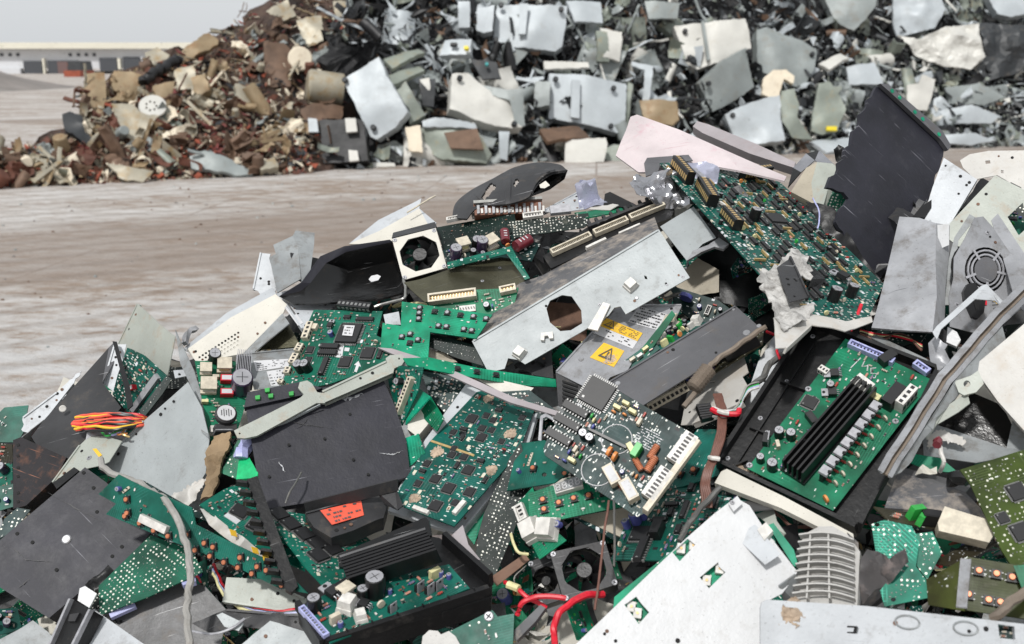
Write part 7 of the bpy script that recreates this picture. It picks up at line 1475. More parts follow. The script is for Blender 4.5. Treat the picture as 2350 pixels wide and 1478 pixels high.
bpanel('grey side wall with pale edge right of the flat grey casing', [(1441, 188), (1452, 190), (1440, 292), (1422, 300)], .24, 'far_sage')  # colour darker than the front carries the shade of this side
bpanel('long narrow white strip above the flat grey casing', [(1248, 140), (1350, 143), (1352, 155), (1250, 158)], .3, 'far_white', th=.06, warp=.02)
bpanel('cream casing with a dented right half, upper middle right of the heap', [(1549, 55), (1620, 48), (1712, 40), (1722, 80), (1726, 108), (1660, 140), (1602, 156), (1575, 140)], .3, 'far_white', q=[(1549, 55), (1712, 40), (1726, 108), (1600, 156)], corners=[(1572, 72)], warp=.08, ex=[([(1608, 52), (1614, 52), (1628, 140), (1621, 142)], 'far_grey2', 'crease', .03)])  # the grey strip paints the shade of a crease
bpanel('grey casing with rounded dent and folded side, right of the cream casing', [(1742, 62), (1765, 55), (1850, 95), (1880, 110), (1868, 160), (1850, 196), (1800, 180), (1745, 152)], .28, 'far_grey2', q=[(1742, 62), (1880, 110), (1850, 196), (1745, 152)], warp=.08, corners=[(1864, 125)])
bpanel('grey casing wedge with two dark corners, below the cream casing', [(1610, 190), (1660, 140), (1718, 108), (1724, 150), (1736, 198), (1690, 230), (1640, 256)], .3, 'far_grey2', q=[(1610, 190), (1718, 108), (1736, 198), (1640, 256)], corners=[(1626, 192), (1718, 118)])
bpanel('pale casing with one round dark knob, low in the right part of the heap', [(1664, 262), (1720, 235), (1752, 225), (1792, 216), (1794, 270), (1802, 322), (1740, 330), (1690, 318)], .35, 'far_grey', q=[(1664, 262), (1792, 216), (1802, 322), (1690, 318)], corners=[(1681, 265)], warp=.08)
bpanel('smooth grey drum shaped cover hanging from the top edge', [(1893, -20), (2015, -20), (2012, 10), (1990, 40), (1962, 68), (1920, 45)], .4, 'far_grey2', warp=.06, smooth=True)
bpanel('pleated pale metal sheet hanging at the top right', [(2055, -20), (2165, -20), (2172, 20), (2150, 60), (2062, 82), (2052, 40)], .4, 'far_grey', warp=.10, ws=6, grid=.06, th=.05)
bpanel('crumpled white enamel bonnet with sharp creases, top right of the heap', [(2062, 78), (2110, 90), (2170, 60), (2250, 50), (2250, 100), (2262, 130), (2230, 158), (2170, 150), (2110, 130)], .45, 'far_white', warp=.16, ws=5, grid=.05, th=.03, smooth=False)
bpanel('dark folded steel sheets hanging right of the crumpled white bonnet', [(2250, 40), (2350, 55), (2400, 70), (2350, 160), (2310, 172), (2262, 185), (2225, 160), (2262, 130)], .45, 'far_dark', warp=.16, ws=4, grid=.07, th=.03, smooth=False)
bpanel('pale enamel panel at the top right corner of the picture', [(2262, -20), (2420, -20), (2400, 20), (2320, 38), (2290, 30)], .5, 'far_grey', warp=.06)
bpanel('cream torn sheet standing alone, right of the black panel tip', [(2083, 194), (2108, 192), (2118, 170), (2150, 180), (2142, 215), (2130, 252), (2085, 250)], .3, 'far_white', th=.04, warp=.04)
bpanel('bent sage green door with a yellow label, right of the pale casing', [(1880, 190), (1905, 185), (1930, 220), (1942, 250), (1922, 300), (1890, 308), (1862, 300), (1868, 250)], .35, 'far_sage', warp=.08, th=.06, ex=[([(1893, 294), (1916, 294), (1916, 304), (1893, 303)], 'far_yellow', 'yellow_label', .06)])
bpanel('tall folded sage green metal strip left of the bent door', [(1795, 205), (1825, 200), (1835, 240), (1830, 270), (1870, 318), (1820, 315), (1790, 270)], .35, 'far_sage', warp=.06, th=.06)
bpanel('smooth white moulded tub edge with black stripes, between the grey casings', [(1748, 215), (1752, 180), (1775, 160), (1805, 158), (1825, 172), (1822, 190), (1800, 180), (1790, 210), (1785, 235), (1770, 225)], .42, 'far_cream', warp=.05, th=.08, smooth=True)
bpanel('metal box with brown worn panel inside, bottom row of the appliance heap', [(965, 290), (1090, 295), (1098, 300), (1128, 350), (1115, 372), (1010, 362), (975, 340)], .3, 'far_sage', warp=.06, ex=[([(1020, 310), (1095, 300), (1110, 348), (1035, 345)], 'far_brown', 'brown_panel', .07)])
bpanel('pale flattened lid lying on the box with the brown panel', [(968, 275), (1000, 268), (1090, 280), (1095, 292), (970, 288)], .4, 'far_grey', th=.08)
bpanel('cream upright slab at the bottom row, left of the pink panel', [(1298, 322), (1390, 316), (1394, 330), (1385, 372), (1296, 374)], .3, 'far_white', th=.08, warp=.015)
bpanel('dark grey green wedge lying right of the cream upright slab', [(1366, 350), (1410, 330), (1470, 335), (1500, 375), (1400, 370)], .2, 'far_sage', th=.06)
bpanel('yellowish reflective metal box behind the pink panel', [(1468, 228), (1500, 226), (1555, 228), (1560, 272), (1545, 285), (1480, 282)], .3, 'far_olive', warp=.05)
bpanel('dark black casing with white corner patches, at the foot of the heap on the left', [(732, 276), (815, 272), (834, 278), (845, 368), (742, 376)], .25, 'far_black', 'black_casing', corners=[], th=.4, warp=.02, ex=[([(710, 276), (730, 278), (734, 308), (712, 308)], 'far_grey', 'corner_patch', .06), ([(794, 276), (818, 276), (822, 306), (797, 308)], 'far_white', 'corner_patch', .05), ([(802, 348), (822, 350), (826, 372), (804, 374)], 'far_white', 'corner_patch', .05)])
bpanel('small grey slab with a yellow tag in the upper left of the appliance heap', [(1020, 90), (1080, 85), (1078, 122), (1008, 126)], .35, 'far_grey', th=.1, ex=[([(1068, 113), (1078, 113), (1078, 120), (1068, 120)], 'far_yellow', 'yellow_tag', .05), ([(1038, 105), (1052, 105), (1050, 111), (1036, 111)], 'far_black', 'dark_slot', .05)])
bpanel('dark bluish corrugated tray with a turquoise spot, over the tent shaped casing', [(1080, 135), (1140, 142), (1150, 178), (1108, 182), (1095, 160)], .38, 'far_dark', th=.05, ex=[([(1114, 149), (1121, 149), (1121, 155), (1114, 155)], 'far_teal', 'turquoise_spot', .06)])
bpanel('upright grey narrow casing at the top left of the appliance heap', [(1050, 0), (1078, 0), (1078, 60), (1052, 62)], .3, 'far_grey', th=.12)
bpanel('grey upright channel between the tent shaped casing and the flat casing', [(1228, 185), (1262, 185), (1260, 240), (1225, 245)], .25, 'far_grey2')
bpanel('white bent bar lying on the ground in front of the dark casing', [(745, 377), (782, 375), (786, 372), (905, 374), (908, 382), (840, 384), (784, 386), (780, 394), (746, 393)], .0, 'far_white', 'white_bar', 'bar', th=.04, warp=.0, hint=(0, -.6, .8))
bpanel('thin white bar lying on the ground under the cream slab', [(1320, 380), (1395, 374), (1397, 379), (1322, 386)], .0, 'far_white', 'white_bar', 'bar', th=.03, warp=0, hint=(0, -.6, .8))
for k, (o_, m_, l_) in enumerate([
  ([(2160, 250), (2230, 240), (2300, 262), (2280, 280), (2180, 282)], 'far_grey', 'large crumpled grey sheet lying low at the far right'),
  ([(2170, 200), (2250, 190), (2310, 220), (2260, 240), (2180, 235)], 'far_grey2', 'darker flat grey sheet above the large crumpled sheet, far right'),
  ([(2150, 310), (2240, 305), (2290, 318), (2230, 332), (2160, 328)], 'far_grey', 'pale strip shaped sheet near the ground at the far right'),
  ([(1945, 150), (2010, 140), (2030, 190), (1950, 192)], 'far_grey', 'triangular pale grey flap beside the folded sheets, right of centre'),
  ([(1880, 140), (1930, 118), (1950, 130), (1905, 155)], 'far_white', 'small folded white flap above the sage door'),
  ([(1450, 140), (1500, 150), (1490, 240), (1475, 240), (1480, 160), (1450, 150)], 'far_grey', 'thin pale angle iron left of the cream casing'),
  ([(1380, 60), (1430, 70), (1425, 138), (1385, 130)], 'far_white', 'crushed white tube bundle between the big casings'),
  ([(1370, 66), (1395, 70), (1400, 138), (1372, 136)], 'far_sage', 'dull green plate beside the crushed white tube bundle'),
  ([(1300, 0), (1380, 0), (1385, 50), (1320, 48)], 'far_grey', 'grey crushed casing corner at the top centre'),
  ([(1480, 0), (1560, 5), (1555, 40), (1490, 42)], 'far_grey2', 'grey flattened casing at the top, left of the cream casing'),
  ([(960, 180), (1000, 178), (995, 245), (970, 240)], 'far_dark', 'dark upright plate left of the tent shaped casing'),
  ([(963, 182), (985, 178), (988, 200), (975, 240), (985, 225)], 'far_white', 'narrow torn white strip on the dark upright plate'),
  ([(880, 130), (960, 110), (975, 118), (900, 150)], 'far_sage', 'long thin greenish strip slanting above the tilted casing'),
  ([(870, 175), (960, 150), (975, 162), (900, 190)], 'far_sage', 'bent greenish strip over the top of the tilted casing'),
  ([(1860, 318), (1950, 312), (1985, 335), (1900, 345)], 'far_grey', 'pale flat piece on the ground right of the pale casing'),
  ([(1960, 300), (2010, 292), (2050, 300), (2000, 330)], 'far_grey', 'curled grey scrap at the foot of the heap behind the black panel'),
  ([(1145, 300), (1170, 300), (1165, 365), (1147, 362)], 'far_grey', 'narrow blue grey upright scrap at the foot of the heap'),
  ([(1240, 290), (1330, 285), (1360, 312), (1260, 318)], 'far_brown', 'brown wooden looking panel above the cream slab'),
  ([(930, 290), (965, 285), (970, 350), (938, 345)], 'far_cream', 'yellowish box end left of the brown panelled box')]):
    bpanel(l_, o_, .25, m_, 'metal_sheet', 'metal sheet', th=.05, warp=.05)
cable('black scorched pipe lying in the rusty heap at the left', [], 0, 'black') if False else None

# rusty heap pieces
CUR[0] = BGL
lp = [([(195, 162), (240, 160), (243, 200), (238, 262), (195, 262)], .25, 'far_olive', 'upright yellow brown metal box at the left end of the rusty heap', .3),
 ([(252, 172), (262, 158), (325, 168), (322, 212), (262, 208)], .2, 'far_olive', 'crumpled yellowish box right of the upright box', .2),
 ([(332, 118), (360, 105), (390, 128), (378, 152), (342, 150)], .2, 'far_galv', 'pale crushed container on the crest of the rusty heap', .2),
 ([(395, 128), (480, 68), (502, 88), (500, 98), (415, 142)], .25, 'far_olive', 'long yellowish plank on the crest of the rusty heap', .06),
 ([(606, 95), (650, 92), (672, 110), (668, 194), (610, 190)], .3, 'far_brown', 'large dark brown ribbed panel in the middle of the rusty heap', .08),
 ([(255, 235), (300, 236), (330, 258), (365, 262), (350, 285), (330, 300), (318, 332), (300, 322), (270, 275)], .3, 'far_galv', 'big pale funnel shaped sheet at the left foot of the rusty heap', .03),
 ([(245, 372), (310, 385), (352, 388), (345, 400), (328, 418), (280, 408)], .3, 'far_galv', 'curled pale tube half lying at the foot of the rusty heap', .03),
 ([(435, 352), (470, 342), (560, 375), (580, 395), (540, 398), (440, 378)], .3, 'far_grey2', 'long rusty grey half pipe at the foot of the rusty heap', .05),
 ([(585, 370), (630, 358), (640, 382), (600, 388)], .3, 'far_galv', 'short pale pipe end at the foot of the rusty heap', .1),
 ([(142, 255), (160, 248), (185, 258), (195, 300), (230, 330), (190, 325), (150, 295)], .3, 'far_dark', 'dark crumpled sheet at the left end of the rusty heap', .06),
 ([(610, 20), (660, 0), (680, 30), (640, 48)], .25, 'far_galv', 'pale dented sheet high on the rusty heap', .05),
 ([(680, 45), (735, 30), (745, 90), (700, 105)], .3, 'far_galv', 'large dented pale panel near the top of the rusty heap', .05),
 ([(765, 0), (830, 0), (840, 40), (790, 58), (770, 30)], .3, 'far_galv', 'curved pale drum wall at the top of the rusty heap', .05),
 ([(400, 160), (445, 145), (450, 200), (405, 205)], .25, 'far_galv', 'pale bent casing in the left part of the rusty heap', .08),
 ([(435, 175), (470, 165), (480, 205), (445, 220)], .3, 'far_olive', 'dented yellow can near the middle of the rusty heap', .12),
 ([(350, 195), (400, 185), (390, 250), (368, 245)], .25, 'far_olive', 'yellow brown folded strip left of the middle of the rusty heap', .05),
 ([(860, 60), (930, 70), (935, 105), (870, 110)], .3, 'far_galv', 'grey sheet between the two heaps near the top', .05),
 ([(760, 120), (830, 80), (850, 100), (790, 140)], .3, 'far_olive', 'olive curved shell below the drum wall in the rusty heap', .06),
 ([(690, 250), (720, 235), (790, 232), (785, 265), (700, 280)], .25, 'far_brown', 'rusty brown flap above the dark casing', .05),
 ([(540, 190), (570, 195), (580, 245), (545, 240)], .25, 'far_galv', 'folded pale strip in the centre of the rusty heap', .05)]
for i, (o_, L_, m_, l_, th_) in enumerate(lp): bpanel(l_, o_, L_, m_, 'rusty_sheet', 'metal sheet', th=th_, warp=.05, surf=BGL, jag=.012, grid=.06, ws=6)
def lathe(label, px, py, L, r, h, mt, name, cat, ax, surf=BGL, n=22, rim=.0, cap=None, r2=None):
    P = pt(px, py, surf.s_at(px, py)-L); mb = MB(); mb.cyl((0, 0, 0), r, h, n, 0, 1 if cap else None, ax=ax, r2=r2, bev=rim)
    tag(mb.build(name, [mt, cap] if cap else [mt], None, True, Matrix.Translation(P)), label, cat)
lathe('fat pale dented drum lying on its side at the right of the rusty heap', 785, 208, .25, .2, .42, 'far_galv', 'metal_drum', 'drum', (-1, -.3, .15), rim=.03)
lathe('pale oval disc standing upright in the rusty heap, right of the brown panel', 689, 136, .3, .15, .04, 'far_cream', 'oval_disc', 'disc', (.25, -1, .25), rim=.015)
P0 = pt(350, 243, BGL.s_at(350, 243)-.3); f_ = None
CUR[0] = BGL
dq = [(350+32*math.cos(a*.2618), 243+25*math.sin(a*.2618)) for a in range(24)]
dh = [[(347+12*math.cos(a*.9)+3*math.cos(b*1.05), 243+10*math.sin(a*.9)+3*math.sin(b*1.05)) for b in range(6)] for a in range(7)]
panel('white round plate with a ring of dark holes, left part of the rusty heap', dq, .35, 'far_white', 'perforated_disc', 'disc', holes=dh, th=.03)
cable('black scorched pipe slanting down the left of the rusty heap', [(328, 190, .3), (350, 172, .32), (385, 148, .32), (410, 135, .3)], .055, 'far_black', 'scorched_pipe', 'pipe', n=12)
cable('thin bent wire loop standing at the left end of the rusty heap', [(168, 245, .3), (172, 210, .3), (182, 200, .3), (192, 212, .3)], .012, 'far_brown', 'wire_loop', 'wire')
cable('short straight orange rod in the rusty heap near the top', [(778, 78, .4), (785, 62, .4)], .02, 'far_orange', 'orange_rod', 'rod')
for k, (a, b, c, d) in enumerate([(545, 40, 560, 5), (560, 30, 566, 8), (548, 25, 575, 28)]): cable('thin dark wire sprig on the skyline of the rusty heap', [(a, b, .1), ((a+c)/2+3, (b+d)/2, .1), (c, d, .1)], .006, 'far_brown', 'wire_sprig', 'wire', 'wire sprigs on the skyline', n=4)
CUR[0] = HEAP

# ---- repeated scrap pieces
def scrap_shape(i):
    g = random.Random(100+i); mb = None
    if i == 0:      # torn bent sheet
        pl = [(-.16, -.1), (.1, -.12), (.18, .02), (.06, .12), (-.12, .1)]; mb = sheet_mb(pl, th=.012, warp=.06, jag=.012, seed=3, grid=.04, ws=9)
    elif i == 1:    # curled strip
        pl = [(-.25, -.04), (.25, -.05), (.24, .05), (-.25, .04)]; mb = sheet_mb(pl, th=.01, warp=.02, seed=5, grid=.035, bend=lambda x, y, z: (math.sin(x*4.2)*.2, y, (1-math.cos(x*4.2))*.2+z))
    elif i == 2:    # half pipe
        pl = [(-.2, -.13), (.18, -.13), (.2, .13), (-.2, .12)]; mb = sheet_mb(pl, th=.012, warp=.015, jag=.01, seed=6, grid=.04, bend=lambda x, y, z: (x, math.sin(y*9)*.09, math.cos(y*9)*.09+z))
    elif i == 3:    # crumpled lump
        pl = [(.13*math.cos(a*.7)*g.uniform(.7, 1.2), .11*math.sin(a*.7)*g.uniform(.7, 1.2)) for a in range(9)]; mb = sheet_mb(pl, th=.05, warp=.09, seed=9, grid=.03, ws=14)
    elif i == 4:    # creased plate
        pl = [(-.14, -.14), (.15, -.1), (.13, .14), (-.1, .12)]; mb = sheet_mb(pl, th=.01, seed=4, grid=.04, warp=.02, wf=lambda x, y: abs(x+y*.4)*.7)
    elif i == 5:    # tangle of flat bars
        mb = MB()
        for k in range(4): mb.box(g.uniform(-.05, .05), g.uniform(-.05, .05), k*.015, g.uniform(.2, .4), g.uniform(.015, .04), .012, 0, g.uniform(0, 3))
    elif i == 6:    # bucket end
        mb = MB(); mb.cyl((0, 0, 0), .09, .16, 16, 0, bev=.01, r2=.075)
    elif i == 8:    # crushed box
        pl = [(-.3, -.22), (.28, -.25), (.31, .2), (-.26, .24)]; mb = sheet_mb(pl, th=.16, warp=.08, jag=.006, seed=23, grid=.05, ws=3.5)
        for x, y in ((-.22, -.15), (.21, .13)): mb.cyl((x, y, -.03), .03, .08, 10, 0)
    elif i == 9:    # channel
        pl = [(-.35, -.07), (.35, -.07), (.35, .07), (-.34, .06)]; mb = sheet_mb(pl, th=.01, warp=.03, seed=24, grid=.035, wf=lambda x, y: -.07*(abs(y) > .042))
    elif i == 10:   # long ribbon bar
        pl = [(-.4, -.018), (0, -.02), (.4, -.012), (.4, .02), (0, .018), (-.4, .016)]; mb = sheet_mb(pl, th=.02, warp=.05, seed=26, grid=.03, ws=3)
    elif i == 7:    # torn pointed shard
        pl = [(-.2, -.03), (-.02, -.07), (.2, .01), (.02, .05), (-.1, .06)]; mb = sheet_mb(pl, th=.008, warp=.05, jag=.01, seed=13, grid=.03, ws=10)
    return mb
SN = ['torn_sheet', 'curled_strip', 'half_pipe', 'crumpled_lump', 'creased_plate', 'bar_tangle', 'metal_can', 'pointed_shard', 'crushed_box', 'metal_channel', 'metal_bar']
ST = ['torn bent sheet', 'curled metal strip', 'bent half pipe', 'crumpled lump of metal', 'creased metal plate', 'tangle of flat bars', 'squashed metal can', 'pointed metal shard', 'crushed metal box', 'open metal channel', 'long bent bar']
smooth_i = {1, 2, 6, 8, 9}
shp = {}
def scrap(i, mt):
    if (i, mt) not in shp:
        shp[(i, mt)] = scrap_shape(i).mesh(SN[i], [mt], i in smooth_i)
    return shp[(i, mt)]
CN = {'far_galv': 'pale yellowish', 'far_olive': 'olive brown', 'far_brown': 'dark brown', 'far_rust': 'rusty red', 'far_grey2': 'dull grey', 'far_cream': 'cream', 'far_grey': 'pale grey', 'far_white': 'white', 'far_dark': 'dark grey', 'far_sage': 'sage green', 'far_black': 'black', 'far_red': 'dark red', 'far_orange': 'orange'}
def scatter(surf, n, inside, mts, wts, shapes, where, grp, sz, Lr, tilt, seed):
    g = random.Random(seed); k = 0
    while k < n:
        px, py = inside(g); i = g.choice(shapes); mt = g.choices(mts, wts)[0]
        o = link(SN[i], scrap(i, mt)); sc = sz(g)
        place(o, px, py, g.uniform(*Lr), tilt, sc, surf, rgx=g)
        tag(o, '%s %s %s' % (CN[mt], ST[i], where), 'scrap metal', grp+' ('+ST[i]+', '+CN[mt]+')'); k += 1
def inL(top=0, bot=0):
    def f(g):
        while True:
            px = g.uniform(-160, 1000); a, b = lr(px)+12, lf(px)-6
            py = g.uniform(max(a, -60), b)
            if px > 800 and py > 150-(px-800)*.2: continue
            if px > 765 and py > 240: continue
            return px, py
    return f
scatter(BGL, 380, inL(), ['far_galv', 'far_olive', 'far_brown', 'far_rust', 'far_grey2', 'far_cream', 'far_sage'], [6, 6, 6, 4, 2, 2, 1], [0, 0, 0, 1, 1, 2, 3, 4, 4, 5, 7, 7, 7, 9, 10, 6], 'in the rusty heap at the left', 'scrap of the rusty heap', lambda g: g.uniform(.35, 1.05), (.02, .2), .55, 31)
def inLf(g):
    px = g.uniform(-160, 720); py = lf(px)-g.uniform(-12, 95); return px, min(py, lf(px)+6)
scatter(BGL, 120, inLf, ['far_brown', 'far_rust', 'far_galv', 'far_grey2', 'far_red', 'far_cream', 'far_dark'], [5, 5, 3, 3, 2, 2, 3], [0, 3, 4, 5, 7], 'near the foot of the rusty heap', 'small scrap at the foot of the rusty heap', lambda g: g.uniform(.25, .6), (.0, .1), .6, 32)
def inR(g):
    while True:
        px = g.uniform(760, 2700); py = g.uniform(max(rr(px), -90), rf(px)-5)
        if px < 850 and py > 100: continue
        return px, py
scatter(BGR, 420, inR, ['far_grey', 'far_grey2', 'far_dark', 'far_white', 'far_sage', 'far_black', 'far_brown'], [7, 8, 5, 3, 5, 5, 1], [0, 1, 3, 4, 5, 7, 2], 'in the heap of crushed appliances', 'scrap of the appliance heap', lambda g: g.uniform(.4, 1.3), (-.05, .15), .6, 33)
# fine debris of both heaps
g = random.Random(5)
P_ = [(*inL()(g), g.uniform(-.02, .12)) for _ in range(4200)]
debris(BGL, P_, ['far_brown', 'far_rust', 'far_galv', 'far_olive', 'far_black', 'far_red', 'far_dark', 'far_brown', 'far_cream', 'far_orange'], .05, 'brown_shreds', 'fine brown and rusty shreds covering the rusty heap', 6, thin=.5)
P_ = [(*inLf(g), g.uniform(.0, .1)) for _ in range(2600)]
debris(BGL, P_, ['far_brown', 'far_rust', 'far_brown', 'far_dark', 'far_red', 'far_brown', 'far_galv', 'far_black', 'far_orange', 'far_cream'], .03, 'red_brown_shreds', 'small red brown shreds spread along the foot of the rusty heap', 7)
P_ = [(*inR(g), g.uniform(-.25, .1)) for _ in range(8000)]
debris(BGR, P_, ['far_black', 'far_dark', 'far_grey', 'far_black', 'far_grey2', 'far_black', 'far_dark', 'far_sage', 'far_brown', 'far_black', 'far_grey', 'far_dark', 'far_dark'], .07, 'grey_shreds', 'small black, grey and white shreds between the crushed appliances', 8, thin=.4)  # palette weighted to black so the shreds darken the gaps like shade
scatter(BGR, 40, inR, ['far_grey', 'far_grey2', 'far_sage', 'far_white', 'far_dark'], [4, 5, 3, 2, 2], [8], 'in the heap of crushed appliances', 'scrap of the appliance heap', lambda g: g.uniform(.5, 1.0), (-.05, .12), .3, 43)
scatter(BGR, 90, inR, ['far_grey', 'far_grey2', 'far_dark', 'far_white', 'far_black'], [5, 5, 3, 4, 5], [9, 10, 10], 'in the heap of crushed appliances', 'scrap of the appliance heap', lambda g: g.uniform(.4, 1.0), (0, .18), .5, 44)
def inRf(g):
    px = g.uniform(735, 2100); return px, rf(px)-g.uniform(-10, 30)
scatter(BGR, 110, inRf, ['far_grey', 'far_grey2', 'far_dark', 'far_white', 'far_brown', 'far_sage'], [4, 4, 4, 3, 4, 2], [0, 3, 4, 5, 7], 'near the foot of the appliance heap', 'small scrap at the foot of the appliance heap', lambda g: g.uniform(.2, .55), (.0, .12), .6, 45)
def inRr(g):
    px = g.uniform(1780, 2480); return px, g.uniform(90, rf(px)+4)
P_ = [(*inRr(g), g.uniform(-.1, .2)) for _ in range(1900)]
debris(BGR, P_, ['far_grey', 'far_dark', 'far_white', 'far_grey2', 'far_black', 'far_sage'], .06, 'sheet_shreds', 'flat grey sheet shreds in the right part of the appliance heap', 9)

# ================================================================== SETTING
def ground():
    t = NT('ground'); v = t.coords(False)
    a = t.noise(t.mapv(v, (.6, 1.1, 1), .5), .9, 8, .68); b = t.noise(t.mapv(v, (1, 1.7, 1), .45), 5.5, 8, .72); c = t.noise(v, 30, 5, .7)
    d = t.noise(t.mapv(v, (.14, .5, 1), .45), 1.0, 5, .6)
    m = t.ramp(t.math('ADD', t.math('MULTIPLY', a, .5), t.math('MULTIPLY', b, .5)), .42, .56)
    col = t.mix(m, (.28, .22, .175), (.54, .52, .50))
    col = t.mix(t.math('MULTIPLY', t.ramp(d, .52, .62), .6), col, (.20, .15, .115))
    col = t.mix(t.math('MULTIPLY', t.ramp(c, .5, .8), .2), col, (.12, .09, .07))
    br = t.n('ShaderNodeTexBrick', {'Vector': t.mapv(v, (1, 1, 1), .08), 'Scale': 1.0, 'Mortar Size': .012, 'Brick Width': 3.2, 'Row Height': 1.6, 'Color1': (0, 0, 0, 1), 'Color2': (0, 0, 0, 1), 'Mortar': (1, 1, 1, 1)})
    col = t.mix(t.math('MULTIPLY', br.outputs['Color'], t.math('MULTIPLY', t.ramp(a, .35, .6), .7)), col, (.17, .12, .09))
    sx = t.n('ShaderNodeSeparateXYZ', {0: v}); bend = t.math('ADD', t.math('SUBTRACT', sx.outputs[1], t.math('MULTIPLY', sx.outputs[0], .75)), t.math('MULTIPLY', d, 2.2))
    band = t.math('MULTIPLY', t.ramp(bend, 8.3, 8.9), t.math('SUBTRACT', 1.0, t.ramp(bend, 10.6, 11.8)))
    col = t.mix(t.math('MULTIPLY', band, .7), col, (.25, .20, .165))
    pale = t.math('MULTIPLY', t.math('SUBTRACT', 1.0, t.ramp(bend, 6.6, 8.4)), t.ramp(b, .40, .52))
    col = t.mix(t.math('MULTIPLY', pale, .65), col, (.50, .495, .49))
    wv = t.n('ShaderNodeTexWave', {'Vector': t.mapv(v, (1, 1, 1), -.6), 'Scale': .9, 'Distortion': 3.0, 'Detail': 3.0, 'Detail Scale': .6}, bands_direction='Y').outputs[1]
    col = t.mix(t.math('MULTIPLY', t.ramp(wv, .62, .9), .28), col, (.17, .135, .11))
    r = t.math('ADD', t.math('MULTIPLY', t.math('SUBTRACT', 1.0, m), .3), .6, True)
    return t.fin(col, r, 0, .3, t.math('ADD', t.math('MULTIPLY', b, .5), t.math('MULTIPLY', c, .3)), .7, .06)
_M['ground'] = ground()
mb = MB(); n = 40
mb.add([(-900, -30, 0), (900, -30, 0), (900, 1500, 0), (-900, 1500, 0)], [(0, 1, 2, 3)]); o = mb.build('ground', ['ground']); tag(o, 'muddy light grey concrete yard', None, None, 'structure')
g = random.Random(77); mb = MB()
for _ in range(450):
    y = g.uniform(3.2, 12.5); x = g.uniform(-.55*y, .3*y); r = g.uniform(.004, .016)*(y/8)**.5
    mb.cyl((x, y, -.002), r, r*g.uniform(.5, 1.1), 6, g.randrange(3), r2=r*g.uniform(.4, .8))
tag(mb.build('grit', ['mound', 'far_brown', 'far_grey2']), 'loose grit and pebbles strewn over the yard', None, None, 'stuff')
# dirt mound far left
mb = MB(); W_, D_ = 46, 12; cx, cy = -25, 52
for j in range(D_+1):
    for i in range(W_+1):
        u, w = i/W_, j/D_; x = cx-20+u*22.5; y = cy-7+w*14; prof = max(0, min(1, (1-u)*6))*min(1, max(0, (u+.6)))
        z = 1.3*prof*math.sin(math.pi*w)*(.75+.4*noise.noise(Vector((x*.5, y*.4, 0))))-.03; mb.v.append((x, y, max(z, -.03)))
for j in range(D_):
    for i in range(W_): a = j*(W_+1)+i; mb.f.append((a, a+1, a+W_+2, a+W_+1)); mb.m.append(0)
tag(mb.build('dirt_mound', ['mound'], None, True), 'low mound of pale dirt across the yard', None, None, 'structure')
# warehouse
def gp(px, py, y):
    d = ray(px, py); k = y/d.y; return Vector((d.x*k, y, CAM.z+d.z*k))
Y0 = 150.0
wr = empty('warehouse', Matrix.Translation((-90, Y0, 0))); tag(wr, 'long low grey warehouse with dark loading bays, far behind at the left', 'warehouse')
def wbox(name, px0, py0, px1, py1, dy, dep, mt):
    a, b = gp(px0, py0, Y0), gp(px1, py1, Y0); mb = MB(); x0, x1 = a.x+90, b.x+90; z0, z1 = b.z, a.z
    mb.box((x0+x1)/2, dy+dep/2, z0, x1-x0, dep, z1-z0); return mb.build(name, [mt], wr)
wbox('wall', -600, 110, 470, 157, 0, 60, 'wall'); wbox('roof_edge', -610, 98, 480, 112, -1.2, 62, 'roof_band')
wbox('lower_band', -600, 157, 52, 170, -.6, 1, 'wall')
for x0, x1, y0, y1, m_ in ((55, 100, 140, 172, 'opening'), (110, 182, 139, 172, 'opening'), (229, 271, 133, 163, 'opening'), (283, 325, 131, 163, 'opening')): wbox('loading_bay', x0, y0, x1, y1, -.3, .5, m_)
for x0, x1 in ((134, 160),): wbox('bay_shutter', x0, 141, x1, 170, -.45, .2, 'brick_red')
for x0, x1 in ((101, 109), (273, 282)): wbox('bay_post', x0, 134, x1, 170, -.7, .5, 'roof_band')
wbox('door_surround', 326, 130, 332, 165, -.6, .5, 'wall')
for x in (1, 20, 38, 158, 177, 195, 213): wbox('window', x, 122, x+7, 129, -.2, .3, 'opening')
a_ = gp(170, 160, 110); b_ = gp(196, 195, 110); mb = MB(); c_ = (a_+b_)/2
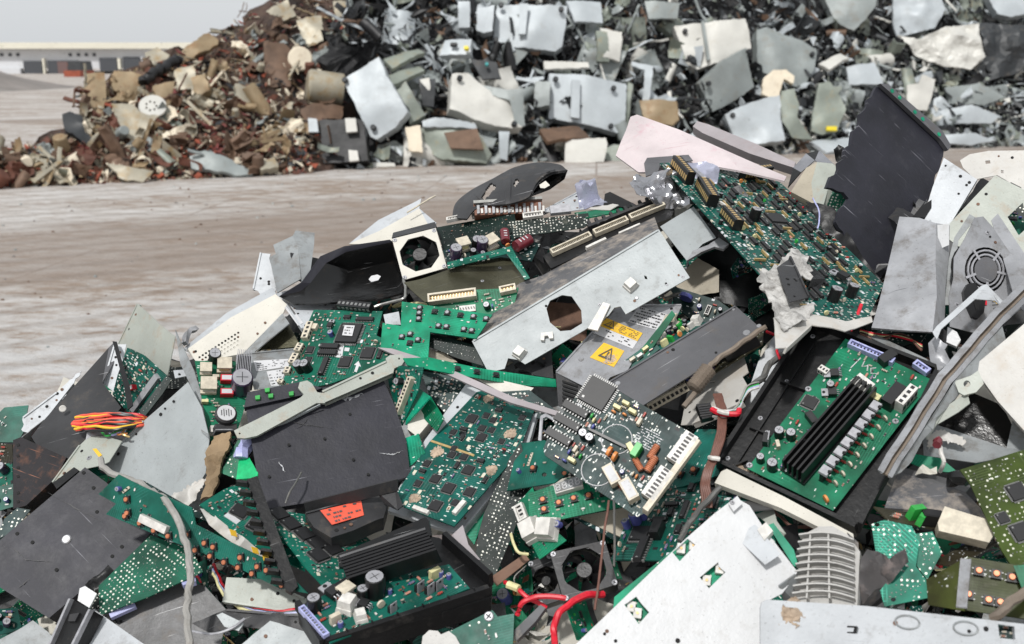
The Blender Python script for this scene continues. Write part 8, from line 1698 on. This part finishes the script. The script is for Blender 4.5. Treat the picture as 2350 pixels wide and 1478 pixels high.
mb.box(0, 0, 0, 1.3, 3, .5, 0); mb.box(.1, 0, .5, 1.1, 2.6, .75, 1, 0, .9); mb.box(-.3, 0, .1, .5, 2.4, 1.0, 0, 0, .85)
for sx in (-1, 1):
    for sy in (-1, 1): mb.cyl((sx*.5-.1*(sx > 0), sy*1.0, .2), .22, .2, 14, 2, ax=(1, 0, 0))
tag(mb.build('parked_car', ['far_orange', 'far_dark', 'far_black'], None, False, Matrix.Translation((c_.x, 110, 0)) @ Matrix.Scale(1.25, 4)), 'small red car parked by the mound in front of the warehouse', 'car')

# ---- light: hazy overcast day
w = bpy.data.worlds.new('World'); scn.world = w; w.use_nodes = True; nt = w.node_tree; bg = nt.nodes['Background']
sky = nt.nodes.new('ShaderNodeTexSky'); sky.sky_type = 'NISHITA'; sky.sun_disc = False
SE, SA = R(52), R(205)     # elevation, azimuth (from +Y clockwise)
sky.sun_elevation = SE; sky.sun_rotation = SA; sky.dust_density = 3.0; sky.air_density = 1.2
hsv = nt.nodes.new('ShaderNodeHueSaturation'); hsv.inputs['Saturation'].default_value = .22; hsv.inputs['Value'].default_value = 1.0
mx = nt.nodes.new('ShaderNodeMix'); mx.data_type = 'RGBA'; mx.inputs[0].default_value = .75
nt.links.new(sky.outputs[0], hsv.inputs['Color']); nt.links.new(hsv.outputs[0], mx.inputs[6]); mx.inputs[7].default_value = (8.0, 8.3, 8.6, 1)
nt.links.new(mx.outputs[2], bg.inputs[0]); bg.inputs[1].default_value = .096
sl = bpy.data.lights.new('sun', 'SUN'); sl.energy = 2.7; sl.angle = R(4); sl.color = (1, .98, .95)
so = bpy.data.objects.new('sun', sl); COL.objects.link(so)
sd = Vector((math.sin(SA)*math.cos(SE), math.cos(SA)*math.cos(SE), math.sin(SE)))
so.rotation_euler = sd.to_track_quat('Z', 'Y').to_euler(); so.location = (0, 0, 10)
scn.view_settings.view_transform = 'Standard'; scn.view_settings.look = 'None'; scn.view_settings.exposure = .08; scn.view_settings.gamma = 1
scn.cycles.max_bounces = 6
